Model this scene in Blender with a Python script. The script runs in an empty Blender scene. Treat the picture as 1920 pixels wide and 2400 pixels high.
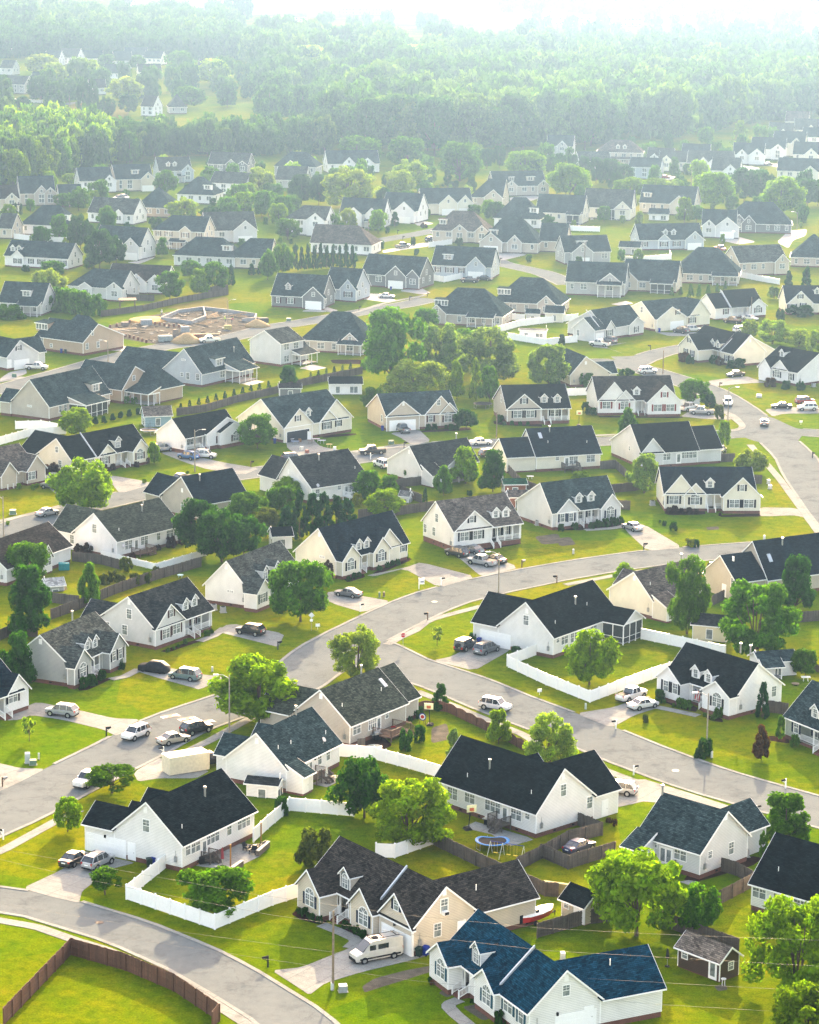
import bpy,math,random
from mathutils import Vector,Matrix
R=math.radians
scn=bpy.context.scene
col=scn.collection
# ---------------------------------------------------------------- camera, world, sun, exposure
cam=bpy.data.objects.new('camera',bpy.data.cameras.new('camera'))
col.objects.link(cam)
cam.matrix_world=Matrix.Translation((0,0,115)) @ Matrix.Rotation(R(90 - 12.55),4,'X') @ Matrix.Rotation(R(0.7),4,'Z')
cam.data.sensor_fit='VERTICAL'
cam.data.sensor_height=24
cam.data.lens=64.7
cam.data.clip_start=1
cam.data.clip_end=12000
scn.camera=cam
SUN_EL,SUN_AZ=18.5,7.0
w=bpy.data.worlds.new('World')
scn.world=w
w.use_nodes=True
nt=w.node_tree
sky=nt.nodes.new('ShaderNodeTexSky')
sky.sky_type='NISHITA'
sky.sun_disc=False
sky.sun_elevation=R(SUN_EL)
sky.sun_rotation=R(SUN_AZ)
sky.air_density=1.0
sky.dust_density=3.0
sky.ozone_density=1.0
bg=nt.nodes['Background']
bg.inputs[1].default_value=0.15
wb=nt.nodes.new('ShaderNodeMix')
wb.data_type='RGBA'
wb.blend_type='MULTIPLY'
wb.inputs[0].default_value=1
wb.inputs[7].default_value=(1.30,0.99,0.78,1)
nt.links.new(sky.outputs[0],wb.inputs[6])
nt.links.new(wb.outputs[2],bg.inputs[0])
sl=bpy.data.lights.new('sun','SUN')
sl.energy=2.75
sl.angle=R(0.5)
sl.color=(1.0,0.76,0.46)
so=bpy.data.objects.new('sun',sl)
col.objects.link(so)
sd=Vector((math.sin(R(SUN_AZ)) * math.cos(R(SUN_EL)),math.cos(R(SUN_AZ)) * math.cos(R(SUN_EL)),math.sin(R(SUN_EL))))
so.rotation_euler=sd.to_track_quat('Z','Y').to_euler()
so.location=(0,0,500)
scn.view_settings.view_transform='Standard'
scn.view_settings.look='None'
scn.view_settings.gamma=1
scn.view_settings.exposure=3.16
cy=scn.cycles
cy.use_denoising=True
cy.max_bounces=5
cy.diffuse_bounces=3
cy.glossy_bounces=2
cy.transmission_bounces=3
cy.volume_bounces=0
cy.use_adaptive_sampling=True
cy.adaptive_threshold=0.02
cy.caustics_reflective=cy.caustics_refractive=False
HAZE=(0.00038,(0.052,0.099,0.192),0.88)
# ---------------------------------------------------------------- materials
MATS={}
def nodes(name):
	m=bpy.data.materials.new(name)
	m.use_nodes=True
	t=m.node_tree
	return m,t,t.nodes['Principled BSDF']
def N(t,kind,**kw):
	n=t.nodes.new('ShaderNode' + kind)
	for k,v in kw.items():
		if k.startswith('i_'):
			k=k[2:].replace('_',' ')
			n.inputs[int(k) if k.isdigit() else k].default_value=v
		else:
			setattr(n,k,v)
	return n
def ramp(t,fac,stops):
	r=t.nodes.new('ShaderNodeValToRGB')
	while len(r.color_ramp.elements) < len(stops):
		r.color_ramp.elements.new(0.5)
	for e,(p,c) in zip(r.color_ramp.elements,stops):
		e.position=p
		e.color=(*c,1) if len(c) == 3 else c
	t.links.new(fac,r.inputs[0])
	return r.outputs[0]
def noise(t,scale,detail=4,rough=.55,vec=None):
	n=N(t,'TexNoise',i_Scale=scale,i_Detail=detail,i_Roughness=rough)
	if vec is None:
		tc=t.nodes.get('tc') or N(t,'TexCoord',name='tc')
		vec=tc.outputs['Object']
	t.links.new(vec,n.inputs['Vector'])
	return n.outputs[0]
def mixc(t,fac,a,b,mode='MIX'):
	m=N(t,'Mix',data_type='RGBA',blend_type=mode)
	for s,v in ((0,fac),(6,a),(7,b)):
		if hasattr(v,'is_linked') or hasattr(v,'links'):
			t.links.new(v,m.inputs[s])
		else:
			m.inputs[s].default_value=(*v,1) if isinstance(v,tuple) and len(v) == 3 else v
	return m.outputs[2]
def sh(c,k):
	return tuple(min(1,x * k) for x in c)
def plain(name,c,rough=.6,metal=0,var=.12,scale=3):
	key=('plain',name,c)
	if key in MATS: return MATS[key]
	m,t,b=nodes(name)
	if var:
		t.links.new(ramp(t,noise(t,scale),[(.3,sh(c,1 - var)),(.7,sh(c,1 + var))]),b.inputs['Base Color'])
	else:
		b.inputs['Base Color'].default_value=(*c,1)
	b.inputs['Roughness'].default_value=rough
	b.inputs['Specular IOR Level'].default_value=.5 if rough < .35 else .12
	b.inputs['Metallic'].default_value=metal
	MATS[key]=m
	return m
def siding(c):
	key=('siding',c)
	if key in MATS: return MATS[key]
	m,t,b=nodes('lap_siding')
	tc=N(t,'TexCoord',name='tc')
	sp=N(t,'SeparateXYZ')
	t.links.new(tc.outputs['Object'],sp.inputs[0])
	d=N(t,'Math',operation='DIVIDE',i_1=.19)
	t.links.new(sp.outputs[2],d.inputs[0])
	f=N(t,'Math',operation='FRACT')
	t.links.new(d.outputs[0],f.inputs[0])
	line=ramp(t,f.outputs[0],[(0,(.38,.38,.41)),(.2,(.96,.96,.96)),(.85,(1,1,1)),(1,(.5,.5,.53))])
	st=ramp(t,noise(t,.5,5),[(.25,sh(c,.86)),(.7,sh(c,1.03))])
	t.links.new(mixc(t,.85,st,line,'MULTIPLY'),b.inputs['Base Color'])
	bp=N(t,'Bump',i_Strength=.5,i_Distance=.02)
	t.links.new(f.outputs[0],bp.inputs['Height'])
	t.links.new(bp.outputs[0],b.inputs['Normal'])
	b.inputs['Roughness'].default_value=.5
	MATS[key]=m
	return m
def shingle(c):
	key=('shingle',c)
	if key in MATS: return MATS[key]
	m,t,b=nodes('asphalt_shingle')
	tc=N(t,'TexCoord',name='tc')
	sp=N(t,'SeparateXYZ')
	t.links.new(tc.outputs['Object'],sp.inputs[0])
	ad=N(t,'Math',operation='ADD')
	t.links.new(sp.outputs[0],ad.inputs[0]); t.links.new(sp.outputs[1],ad.inputs[1])
	cb=N(t,'CombineXYZ')
	t.links.new(ad.outputs[0],cb.inputs[0]); t.links.new(sp.outputs[2],cb.inputs[1])
	br=N(t,'TexBrick',i_Scale=1.0)
	br.inputs['Brick Width'].default_value=.5
	br.inputs['Row Height'].default_value=.14
	br.inputs['Mortar Size'].default_value=.012
	br.inputs['Color1'].default_value=(*sh(c,1.7),1)
	br.inputs['Color2'].default_value=(*sh(c,.6),1)
	br.inputs['Mortar'].default_value=(*sh(c,.3),1)
	t.links.new(cb.outputs[0],br.inputs['Vector'])
	big=ramp(t,noise(t,.35,5,.65),[(.3,(.62,.62,.62)),(.7,(1.4,1.36,1.3))])
	mp=N(t,'Mapping')
	mp.inputs['Scale'].default_value=(1.4,1.4,.12)
	t.links.new(tc.outputs['Object'],mp.inputs[0])
	stk=ramp(t,noise(t,1.0,4,.6,mp.outputs[0]),[(.35,(.8,.8,.8)),(.65,(1.12,1.12,1.12))])
	fine=ramp(t,noise(t,9,3,.7),[(.3,(.7,.7,.7)),(.7,(1.3,1.3,1.3))])
	o=mixc(t,1.,mixc(t,1.,mixc(t,1.,br.outputs[0],big,'MULTIPLY'),stk,'MULTIPLY'),fine,'MULTIPLY')
	t.links.new(o,b.inputs['Base Color'])
	b.inputs['Roughness'].default_value=.85
	b.inputs['Specular IOR Level'].default_value=0.0
	MATS[key]=m
	return m
def brick(c1=(.14,.038,.022),c2=(.09,.025,.016),w_=.22,h_=.075,mort=(.13,.085,.065),name='brick'):
	key=(name,c1)
	if key in MATS: return MATS[key]
	m,t,b=nodes(name)
	tc=N(t,'TexCoord',name='tc')
	sp=N(t,'SeparateXYZ')
	t.links.new(tc.outputs['Object'],sp.inputs[0])
	ad=N(t,'Math',operation='ADD')
	t.links.new(sp.outputs[0],ad.inputs[0]); t.links.new(sp.outputs[1],ad.inputs[1])
	cb=N(t,'CombineXYZ')
	t.links.new(ad.outputs[0],cb.inputs[0]); t.links.new(sp.outputs[2],cb.inputs[1])
	br=N(t,'TexBrick',i_Scale=1.0)
	for k,v in (('Brick Width',w_),('Row Height',h_),('Mortar Size',.01)):
		br.inputs[k].default_value=v
	for k,v in (('Color1',c1),('Color2',c2),('Mortar',mort)):
		br.inputs[k].default_value=(*v,1)
	t.links.new(cb.outputs[0],br.inputs['Vector'])
	st=ramp(t,noise(t,1.2),[(.3,(.8,.8,.8)),(.7,(1.15,1.15,1.15))])
	t.links.new(mixc(t,1.,br.outputs[0],st,'MULTIPLY'),b.inputs['Base Color'])
	b.inputs['Roughness'].default_value=.85
	MATS[key]=m
	return m
def ground_mat(name,stops,s1=.05,s2=.6,fine=9,rough=.9,dist=.0,spec=.0):
	m,t,b=nodes(name)
	a=noise(t,s1,5,.6)
	c=noise(t,s2,5,.6)
	mx=N(t,'Math',operation='MULTIPLY_ADD',i_1=.45)
	t.links.new(c,mx.inputs[0])
	m2=N(t,'Math',operation='MULTIPLY',i_1=.55)
	t.links.new(a,m2.inputs[0]); t.links.new(m2.outputs[0],mx.inputs[2])
	base=ramp(t,mx.outputs[0],stops)
	f=ramp(t,noise(t,fine,3,.7),[(.25,(.6,.6,.6)),(.75,(1.4,1.4,1.4))])
	t.links.new(mixc(t,1.,base,f,'MULTIPLY'),b.inputs['Base Color'])
	b.inputs['Roughness'].default_value=rough
	b.inputs['Specular IOR Level'].default_value=spec
	if dist:
		bp=N(t,'Bump',i_Strength=.6,i_Distance=dist)
		t.links.new(noise(t,fine,3,.7),bp.inputs['Height'])
		t.links.new(bp.outputs[0],b.inputs['Normal'])
	return m
def leafmat(name,k=1.0):
	m,t,b=nodes(name)
	oi=N(t,'ObjectInfo')
	ge=N(t,'NewGeometry')
	v=ramp(t,ge.outputs['Random Per Island'],[(0,(.62,.66,.6)),(.5,(1,1,1)),(1,(1.25,1.3,1.0))])
	c=mixc(t,1.,oi.outputs['Color'],v,'MULTIPLY')
	cl=ramp(t,noise(t,3.2,2),[(.32,(.58,.66,.7)),(.5,(1,1,1)),(.68,(1.22,1.38,.9))])
	c=mixc(t,1.,c,cl,'MULTIPLY')
	d=N(t,'BsdfDiffuse'); tr=N(t,'BsdfTranslucent')
	t.links.new(c,d.inputs[0])
	t.links.new(mixc(t,1.,c,(1.05,1.25,.35),'MULTIPLY'),tr.inputs[0])
	mx=N(t,'MixShader',i_0=.5)
	t.links.new(d.outputs[0],mx.inputs[1]); t.links.new(tr.outputs[0],mx.inputs[2])
	t.links.new(mx.outputs[0],t.nodes['Material Output'].inputs[0])
	return m
def paint(c):
	key=('paint',c)
	if key in MATS: return MATS[key]
	m,t,b=nodes('car_paint')
	t.links.new(ramp(t,noise(t,2.5),[(.3,sh(c,.92)),(.7,sh(c,1.05))]),b.inputs['Base Color'])
	b.inputs['Roughness'].default_value=.28
	b.inputs['Metallic'].default_value=.25
	b.inputs['Coat Weight'].default_value=.6
	b.inputs['Coat Roughness'].default_value=.08
	MATS[key]=m
	return m
def glassy(name,c):
	m,t,b=nodes(name)
	t.links.new(ramp(t,noise(t,1.3,2),[(.35,sh(c,.6)),(.7,sh(c,1.6))]),b.inputs['Base Color'])
	b.inputs['Roughness'].default_value=.08
	b.inputs['Specular IOR Level'].default_value=.8
	return m
def planks(c):
	key=('planks',c)
	if key in MATS: return MATS[key]
	m,t,b=nodes('wood_planks')
	tc=N(t,'TexCoord',name='tc')
	mp=N(t,'Mapping')
	mp.inputs['Scale'].default_value=(6.5,6.5,.25)
	t.links.new(tc.outputs['Object'],mp.inputs[0])
	v=ramp(t,noise(t,1.,3,.7,mp.outputs[0]),[(.25,sh(c,.45)),(.5,c),(.75,sh(c,1.5))])
	b2=ramp(t,noise(t,.4),[(.3,(.75,.75,.75)),(.7,(1.2,1.2,1.2))])
	t.links.new(mixc(t,1.,v,b2,'MULTIPLY'),b.inputs['Base Color'])
	b.inputs['Roughness'].default_value=.85
	MATS[key]=m
	return m
WHITE=plain('white_trim',(.80,.80,.78),.45,var=.03)
VINYL=plain('white_vinyl',(.82,.82,.81),.35,var=.04)
GLASS=glassy('window_glass',(.16,.18,.18))
CARGLASS=glassy('car_glass',(.02,.025,.03))
BRICK=brick()
STONE=brick((.13,.105,.08),(.08,.066,.055),.45,.2,(.14,.13,.115),'stone_veneer')
CONC2=plain('pale_concrete',(.30,.295,.275),.8,var=.15,scale=1.5)
def worn(m,cs,joint):
	t=m.node_tree; b=t.nodes['Principled BSDF']
	src=b.inputs['Base Color'].links[0].from_socket
	st=ramp(t,noise(t,.22,6,.7),[(.30,(.66,.66,.67)),(.46,(1,1,1)),(.75,(1.12,1.12,1.1))])
	o=mixc(t,1.,src,st,'MULTIPLY')
	tc=t.nodes['tc']
	if joint:
		br=N(t,'TexBrick',offset=0.,i_Scale=1.0)
		for k,v in (('Brick Width',joint),('Row Height',joint),('Mortar Size',.035)): br.inputs[k].default_value=v
		for k,v in (('Color1',(1,1,1,1)),('Color2',(.90,.90,.90,1)),('Mortar',(.5,.5,.5,1))): br.inputs[k].default_value=v
		mp=N(t,'Mapping'); mp.inputs['Rotation'].default_value=(0,0,.6)
		t.links.new(tc.outputs['Object'],mp.inputs[0]); t.links.new(mp.outputs[0],br.inputs['Vector'])
		o=mixc(t,.8,o,br.outputs[0],'MULTIPLY')
	else:
		vo=N(t,'TexVoronoi',feature='DISTANCE_TO_EDGE',i_Scale=cs)
		wv=N(t,'TexNoise',i_Scale=.5,i_Detail=4.0)
		t.links.new(tc.outputs['Object'],wv.inputs['Vector'])
		va=N(t,'VectorMath',operation='MULTIPLY_ADD'); va.inputs[1].default_value=(3,3,3)
		t.links.new(wv.outputs[1],va.inputs[0]); t.links.new(tc.outputs['Object'],va.inputs[2])
		t.links.new(va.outputs[0],vo.inputs['Vector'])
		ck=ramp(t,vo.outputs[0],[(0,(.45,.45,.46)),(.012,(1,1,1)),(1,(1,1,1))])
		o=mixc(t,.32,o,ck,'MULTIPLY')
	t.links.new(o,b.inputs['Base Color'])
	return m
CONC=worn(ground_mat('concrete',[(.3,(.18,.185,.172)),(.5,(.225,.230,.215)),(.7,(.27,.274,.258))],.12,1.2,12),0,3.2)
ASPH=worn(ground_mat('asphalt',[(.3,(.104,.116,.119)),(.5,(.121,.135,.137)),(.7,(.138,.152,.152))],.06,.9,14),.11,0)
GRASS=ground_mat('grass_lawn',[(.30,(.038,.078,.0006)),(.44,(.068,.110,.0006)),(.56,(.101,.124,.0008)),(.70,(.140,.130,.006))],.030,.33,4.5,dist=.05,spec=.0)
t_=GRASS.node_tree; b_=t_.nodes['Principled BSDF']; s_=b_.inputs['Base Color'].links[0].from_socket
vo_=N(t_,'TexVoronoi',i_Scale=.034,i_Randomness=.8)
t_.links.new(t_.nodes['tc'].outputs['Object'],vo_.inputs['Vector'])
sp_=N(t_,'SeparateColor'); t_.links.new(vo_.outputs['Color'],sp_.inputs[0])
yd_=ramp(t_,sp_.outputs[0],[(0,(.72,.98,.8)),(.5,(1.05,1.02,1)),(1,(1.28,1.06,1.1))])
s_=mixc(t_,.75,s_,yd_,'MULTIPLY')
wp_=ramp(t_,noise(t_,.085,6,.68),[(.58,(0,0,0)),(.78,(.8,.8,.8))])
s_=mixc(t_,wp_,s_,(.175,.150,.010))
dk_=ramp(t_,noise(t_,.9,5,.7),[(.32,(.62,.72,.6)),(.5,(1,1,1)),(.72,(1.22,1.16,1.0))])
s_=mixc(t_,1.,s_,dk_,'MULTIPLY')
t_.links.new(s_,b_.inputs['Base Color'])
MULCH=ground_mat('mulch',[(.3,(.018,.010,.008)),(.7,(.04,.022,.016))],.5,2,14)
DIRT=ground_mat('bare_dirt',[(.3,(.045,.042,.034)),(.5,(.088,.080,.063)),(.7,(.135,.122,.098))],.1,.8,9)
FIELD=ground_mat('dry_field',[(.3,(.10,.10,.07)),(.7,(.15,.145,.105))],.01,.1,2)
BARK=plain('bark',(.10,.075,.055),.9,var=.4,scale=5)
LEAF=leafmat('leaves')
TYRE=plain('tyre_rubber',(.015,.015,.016),.8,var=.2)
RIM=plain('alloy_rim',(.45,.46,.47),.3,.8,var=.05)
LAMPG=plain('lamp_lens',(.75,.76,.76),.15,var=.05)
REDL=plain('tail_lens',(.35,.01,.01),.2,var=.05)
DARK=plain('dark_plastic',(.014,.015,.017),.8,var=.2)
STEEL=plain('galvanised_steel',(.34,.35,.35),.4,.6,var=.15)
WOODP=plain('pole_wood',(.20,.155,.11),.85,var=.25)
FENCEW=planks((.085,.070,.058))
FENCEB=planks((.105,.048,.026))
DECKW=planks((.11,.065,.040))
OPENSHADE=plain('open_garage_shade',(.03,.035,.045),.4,var=.1)  # flat dark colour painted for the shade inside an open garage
# ---------------------------------------------------------------- helpers
class MB:
	"""collects faces for one mesh; S = -1 mirrors local y"""
	def __init__(s,S=1):
		s.v,s.f,s.m,s.S=[],[],[],S
	def poly(s,pts,m=0):
		i=len(s.v)
		s.v += [(p[0],p[1] * s.S,p[2]) for p in pts]
		s.f.append(tuple(range(i,i + len(pts))))
		s.m.append(m)
	def box(s,x0,x1,y0,y1,z0,z1,m=0):
		i=len(s.v)
		s.v += [(x,y * s.S,z) for z in (z0,z1) for x,y in ((x0,y0),(x1,y0),(x1,y1),(x0,y1))]
		for q in ((3,2,1,0),(4,5,6,7),(0,1,5,4),(1,2,6,5),(2,3,7,6),(3,0,4,7)):
			s.f.append(tuple(i + k for k in q)); s.m.append(m)
	def beam(s,p,q,wd,ht,m=0):
		p,q=Vector(p),Vector(q)
		d=(q - p).normalized()
		a=d.cross(Vector((0,0,1)))
		a=(a.normalized() if a.length > 1e-4 else Vector((1,0,0))) * wd / 2
		b=a.cross(d).normalized() * ht / 2
		s.loft([[p - a - b,p + a - b,p + a + b,p - a + b],[q - a - b,q + a - b,q + a + b,q - a + b]],m)
	def loft(s,rings,m=0,caps=True):
		n=len(rings[0]); i=len(s.v)
		for r in rings:
			s.v += [(p[0],p[1] * s.S,p[2]) for p in r]
		for k in range(len(rings) - 1):
			for j in range(n):
				a=i + k * n + j; b=i + k * n + (j + 1) % n
				s.f.append((a,b,b + n,a + n)); s.m.append(m)
		if caps:
			s.f.append(tuple(range(i + n - 1,i - 1,-1))); s.m.append(m)
			e=i + (len(rings) - 1) * n
			s.f.append(tuple(range(e,e + n))); s.m.append(m)
	def tube(s,p,q,r,r2=None,n=7,m=0,caps=True):
		p,q=Vector(p),Vector(q)
		r2=r if r2 is None else r2
		d=(q - p).normalized()
		a=d.orthogonal().normalized(); b=d.cross(a)
		ring=lambda c,k: [c + (a * math.cos(2 * math.pi * j / n) + b * math.sin(2 * math.pi * j / n)) * k for j in range(n)]
		s.loft([ring(p,r),ring(q,r2)],m,caps)
	def disc(s,c,rx,ry,z0,z1,n=16,m=0,top=1.0):
		ring=lambda z,k: [(c[0] + rx * k * math.cos(2 * math.pi * j / n),c[1] + ry * k * math.sin(2 * math.pi * j / n),z) for j in range(n)]
		s.loft([ring(z0,1),ring(z1,top)],m)
	def mesh(s,name,mats,smooth=False):
		me=bpy.data.meshes.new(name)
		me.from_pydata(s.v,[],s.f)
		for x in mats: me.materials.append(x)
		me.polygons.foreach_set('material_index',s.m)
		if smooth: me.polygons.foreach_set('use_smooth',[True] * len(s.f))
		me.update()
		return me
	def build(s,name,mats,parent=None,loc=(0,0,0),rz=0,smooth=False):
		mats=mats if isinstance(mats,(list,tuple)) else [mats]
		return put(name,s.mesh(name,mats,smooth),parent,loc,rz)
def put(name,me,parent=None,loc=(0,0,0),rz=0):
	o=bpy.data.objects.new(name,me)
	col.objects.link(o)
	o.parent=parent
	o.location=loc
	o.rotation_euler=(0,0,rz)
	return o
def tag(o,label,cat,group=None):
	o['label']=label; o['category']=cat
	if group: o['group']=group
	return o
def thing(name,label,cat,loc=(0,0,0),rz=0,group=None):
	return tag(put(name,None,None,loc,rz),label,cat,group)
def structure(name,me_mb,mat):
	o=me_mb.build(name,mat)
	o['kind']='structure'
	return o
def copy_tree(o,parent=None):
	c=o.copy()
	col.objects.link(c)
	c.parent=parent
	for ch in list(o.children): copy_tree(ch,c)
	return c
# ---------------------------------------------------------------- houses
CACHE={}
def once(key,fn):
	if key not in CACHE: CACHE[key]=fn()
	return CACHE[key]
WK={'s': (.95,1.5,1),'d': (1.8,1.5,2),'t': (2.7,1.5,3),'q': (.75,.85,1),'a': (1.7,1.35,2),'k': (.8,1.15,1),'b': (1.9,1.5,4),'n': (1.1,.3,3)}
def window_meshes(kind,lod):
	key=(kind,lod)
	if key in CACHE: return CACHE[key]
	w_,h,n=WK[kind]
	f=MB(); g=MB()
	t=.085 if lod < 2 else .11
	x0,x1,z0,z1=-w_ / 2,w_ / 2,-h / 2,h / 2
	f.box(x0 - t,x1 + t,-.07,.01,z0 - t,z0); f.box(x0 - t,x1 + t,-.07,.01,z1,z1 + t)
	f.box(x0 - t,x0,-.07,.01,z0,z1); f.box(x1,x1 + t,-.07,.01,z0,z1)
	for i in range(1,n):
		x=x0 + w_ * i / n
		f.box(x - t * .5,x + t * .5,-.06,.005,z0,z1)
	if lod < 2:
		f.box(x0,x1,-.05,.004,-.03,.03)
		if h > .5:
			for i in range(n):
				x=x0 + w_ * (i + .5) / n
				f.box(x - .014,x + .014,-.04,.003,.03,z1)
				f.box(x0 + w_ * i / n,x0 + w_ * (i + 1) / n,-.038,.002,h * .25 - .014,h * .25 + .014)
	g.poly([(x0,-.02,z0),(x1,-.02,z0),(x1,-.02,z1),(x0,-.02,z1)])
	if kind == 'a':
		r=w_ / 2; c=z1 + t
		arc=[(r * math.cos(math.pi * k / 10),c + r * .8 * math.sin(math.pi * k / 10)) for k in range(11)]
		g.poly([(x,-.02,z) for x,z in arc])
		arc2=[((r + t) * math.cos(math.pi * k / 10),c + (r * .8 + t) * math.sin(math.pi * k / 10)) for k in range(11)]
		for k in range(10):
			a,b,c2,d=arc[k],arc[k + 1],arc2[k + 1],arc2[k]
			f.loft([[(p[0],-.07,p[1]) for p in (a,b,c2,d)],[(p[0],.01,p[1]) for p in (a,b,c2,d)]])
		for k in (3,5,7):
			a=arc[k]
			f.beam((0,-.04,c),(a[0],-.04,a[1]),.035,.035)
	CACHE[key]=(f.mesh('window',[WHITE]),g.mesh('pane',[GLASS]))
	return CACHE[key]
def shutter_mesh(h,c):
	key=('sh',h,c)
	if key not in CACHE:
		m=MB()
		m.box(-.2,.2,-.06,.01,-h / 2 - .05,h / 2 + .05)
		for i in range(6):
			z=-h / 2 + h * (i + .5) / 6
			m.box(-.14,.14,-.075,-.058,z - .07,z + .05)
		CACHE[key]=m.mesh('shutter',[plain('shutter_paint',c,.5)])
	return CACHE[key]
def add_window(root,kind,loc,rz,shut,lod,label=None):
	fm,gm=window_meshes(kind,lod)
	o=put('window',fm,root,loc,rz)
	put('pane',gm,o)
	if shut is not None:
		w_,h,n=WK[kind]
		c,s_=math.cos(rz),math.sin(rz)
		for k in (-1,1):
			dx=k * (w_ / 2 + .31)
			put('shutter',shutter_mesh(h,shut),root,(loc[0] + c * dx,loc[1] + s_ * dx,loc[2]),rz)
	return o
def door_mesh(kind):
	key=('door',kind)
	if key not in CACHE:
		m=MB()
		w_=1.85 if kind == 'f' else .95
		m.box(-w_ / 2 - .12,w_ / 2 + .12,-.05,.01,0,2.2,0)
		n=2 if kind == 'f' else 1
		for i in range(n):
			x0=-w_ / 2 + w_ * i / n; x1=x0 + w_ / n
			if kind in 'fP':
				m.box(x0 + .14,x1 - .14,-.065,0,.35,1.95,1)
			else:
				m.box(x0 + .03,x1 - .03,-.062,0,.02,2.08,2)
				for z0,z1 in ((.2,.9),(1.05,1.9)):
					m.box(x0 + .15,x1 - .15,-.075,0,z0,z1,2)
		dm={'p': WHITE,'r': plain('door_paint',(.12,.03,.025),.4),'f': WHITE,'P': WHITE}[kind]
		CACHE[key]=m.mesh('door',[WHITE,GLASS,dm])
	return CACHE[key]
def knob_mesh():
	if 'knob' not in CACHE:
		m=MB(); m.box(.3,.38,-.13,-.05,.95,1.03)
		CACHE['knob']=m.mesh('handle',[STEEL])
	return CACHE['knob']
def side_rz(side,S):
	return {'e': 0 if S > 0 else math.pi,'r': 0 if S > 0 else math.pi,'E': math.pi if S > 0 else 0,'g': -math.pi / 2,'G': math.pi / 2}[side]
def block_mesh(W,RF,TR,FD,b,i,rec=None):
	ax,x0,x1,y0,y1,ze,zr,kr,zf,fl=b[:10]
	e=.003 * i
	T=(lambda u,v,z: (u,v,z)) if ax == 'x' else (lambda u,v,z: (v,u,z))
	u0,u1,v0,v1=(x0,x1,y0,y1) if ax == 'x' else (y0,y1,x0,x1)
	u0 -= e; u1 += e; v0 -= e; v1 += e
	m0=(zr - ze) / max(kr - v0,.01)
	lean=v1 - kr < .06
	m1=m0 if lean else (zr - ze) / (v1 - kr)
	hp0,hp1='h' in fl,'H' in fl
	wm=1 if 'B' in fl else 0
	if 'O' in fl or 'S' in fl:
		W.box(x0 + .05,x1 - .05,y0 + .05,y1,.3 if zf < .3 else zf - .15,(.32 if zf < .3 else zf) ,2)
		nx=max(2,round((x1 - x0) / 2.2) + 1); ny=max(2,round((y1 - y0) / 2.2) + 1)
		for k in range(nx):
			x=x0 + .1 + (x1 - x0 - .2) * k / (nx - 1)
			TR.box(x - .07,x + .07,y0 + .03,y0 + .17,0,ze)
		for k in range(1,ny):
			y=y0 + .1 + (y1 - y0 - .2) * k / (ny - 1)
			for x in (x0 + .1,x1 - .1):
				TR.box(x - .07,x + .07,y - .07,y + .07,0,ze)
		TR.box(x0 + .02,x1 - .02,y0 + .02,y0 + .18,ze - .3,ze - .02)
		TR.box(x0 + .02,x0 + .18,y0 + .19,y1,ze - .3,ze - .02)
		if 'S' in fl:
			W.box(x0 + .1,x1 - .1,y0 + .09,y0 + .11,zf,ze - .05,3)
			W.box(x0 + .09,x0 + .11,y0 + .12,y1,zf,ze - .05,3)
			TR.box(x0 + .18,x1 - .18,y0 + .07,y0 + .13,zf + .75,zf + .83)
			TR.box(x0 + .07,x0 + .13,y0 + .2,y1,zf + .75,zf + .83)
		zb=ze
	else:
		zb=zf
	if zb < ze or True:
		if not ('O' in fl or 'S' in fl):
			if rec:
				r0,r1,rd=rec
				for a,c in ((u0,r0),(r1,u1)):
					if c - a > .02: W.poly([T(a,v0,zb),T(c,v0,zb),T(c,v0,ze),T(a,v0,ze)],wm)
				W.poly([T(r0,v0 + rd,zb),T(r1,v0 + rd,zb),T(r1,v0 + rd,ze),T(r0,v0 + rd,ze)],wm)
				for a in (r0,r1): W.poly([T(a,v0,zb),T(a,v0 + rd,zb),T(a,v0 + rd,ze),T(a,v0,ze)],wm)
				TR.box(r0,r1,v0 - .02,v0 + .16,ze - .28,ze - .01)
				TR.box(r0,r1,v0 + .17,v0 + rd - .01,ze - .06,ze - .02)
			else:
				W.poly([T(u0,v0,zb),T(u1,v0,zb),T(u1,v0,ze),T(u0,v0,ze)],wm)
			W.poly([T(u0,v1,zb),T(u1,v1,zb),T(u1,v1,ze),T(u0,v1,ze)],wm)
		for uu,hp in ((u0,hp0),(u1,hp1)):
			zg=zb if not ('O' in fl or 'S' in fl) else ze - .02
			pts=[T(uu,v0,zg),T(uu,v1,zg),T(uu,v1,ze)]
			if not hp: pts.append(T(uu,kr,zr))
			pts.append(T(uu,v0,ze))
			if not (hp and zg > ze - .1): W.poly(pts,wm)
	if zf > .05 and not ('O' in fl or 'S' in fl):
		FD.box(x0 + .03,x1 - .03,y0 + .03,y1 - .03,0,zf)
	if not ('O' in fl or 'S' in fl):
		for cu in (u0,u1):
			for cv in (v0,v1):
				a=T(cu - .02 if cu == u0 else cu - .09,cv - .02 if cv == v0 else cv - .09,0)
				TR.box(a[0],a[0] + .11,a[1],a[1] + .11,zf,ze - .01)
	oe,og,t=.38,.28,.13
	a0,a1=u0 - (oe if hp0 else og),u1 + (oe if hp1 else og)
	run=(kr - v0 + oe)
	hr0=a0 + (run if hp0 else 0); hr1=a1 - (run if hp1 else 0)
	in0=in1=False
	if len(b) > 10:
		if b[10] < u0: hr0,a0,in0=b[10],u0,True
		else: hr1,a1,in1=b[10],u1,True
	if hr0 > hr1: hr0=hr1=(hr0 + hr1) / 2
	ez0=ze - oe * m0; ez1=ze - oe * m1
	vv0,vv1=v0 - oe,v1 + oe
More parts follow.
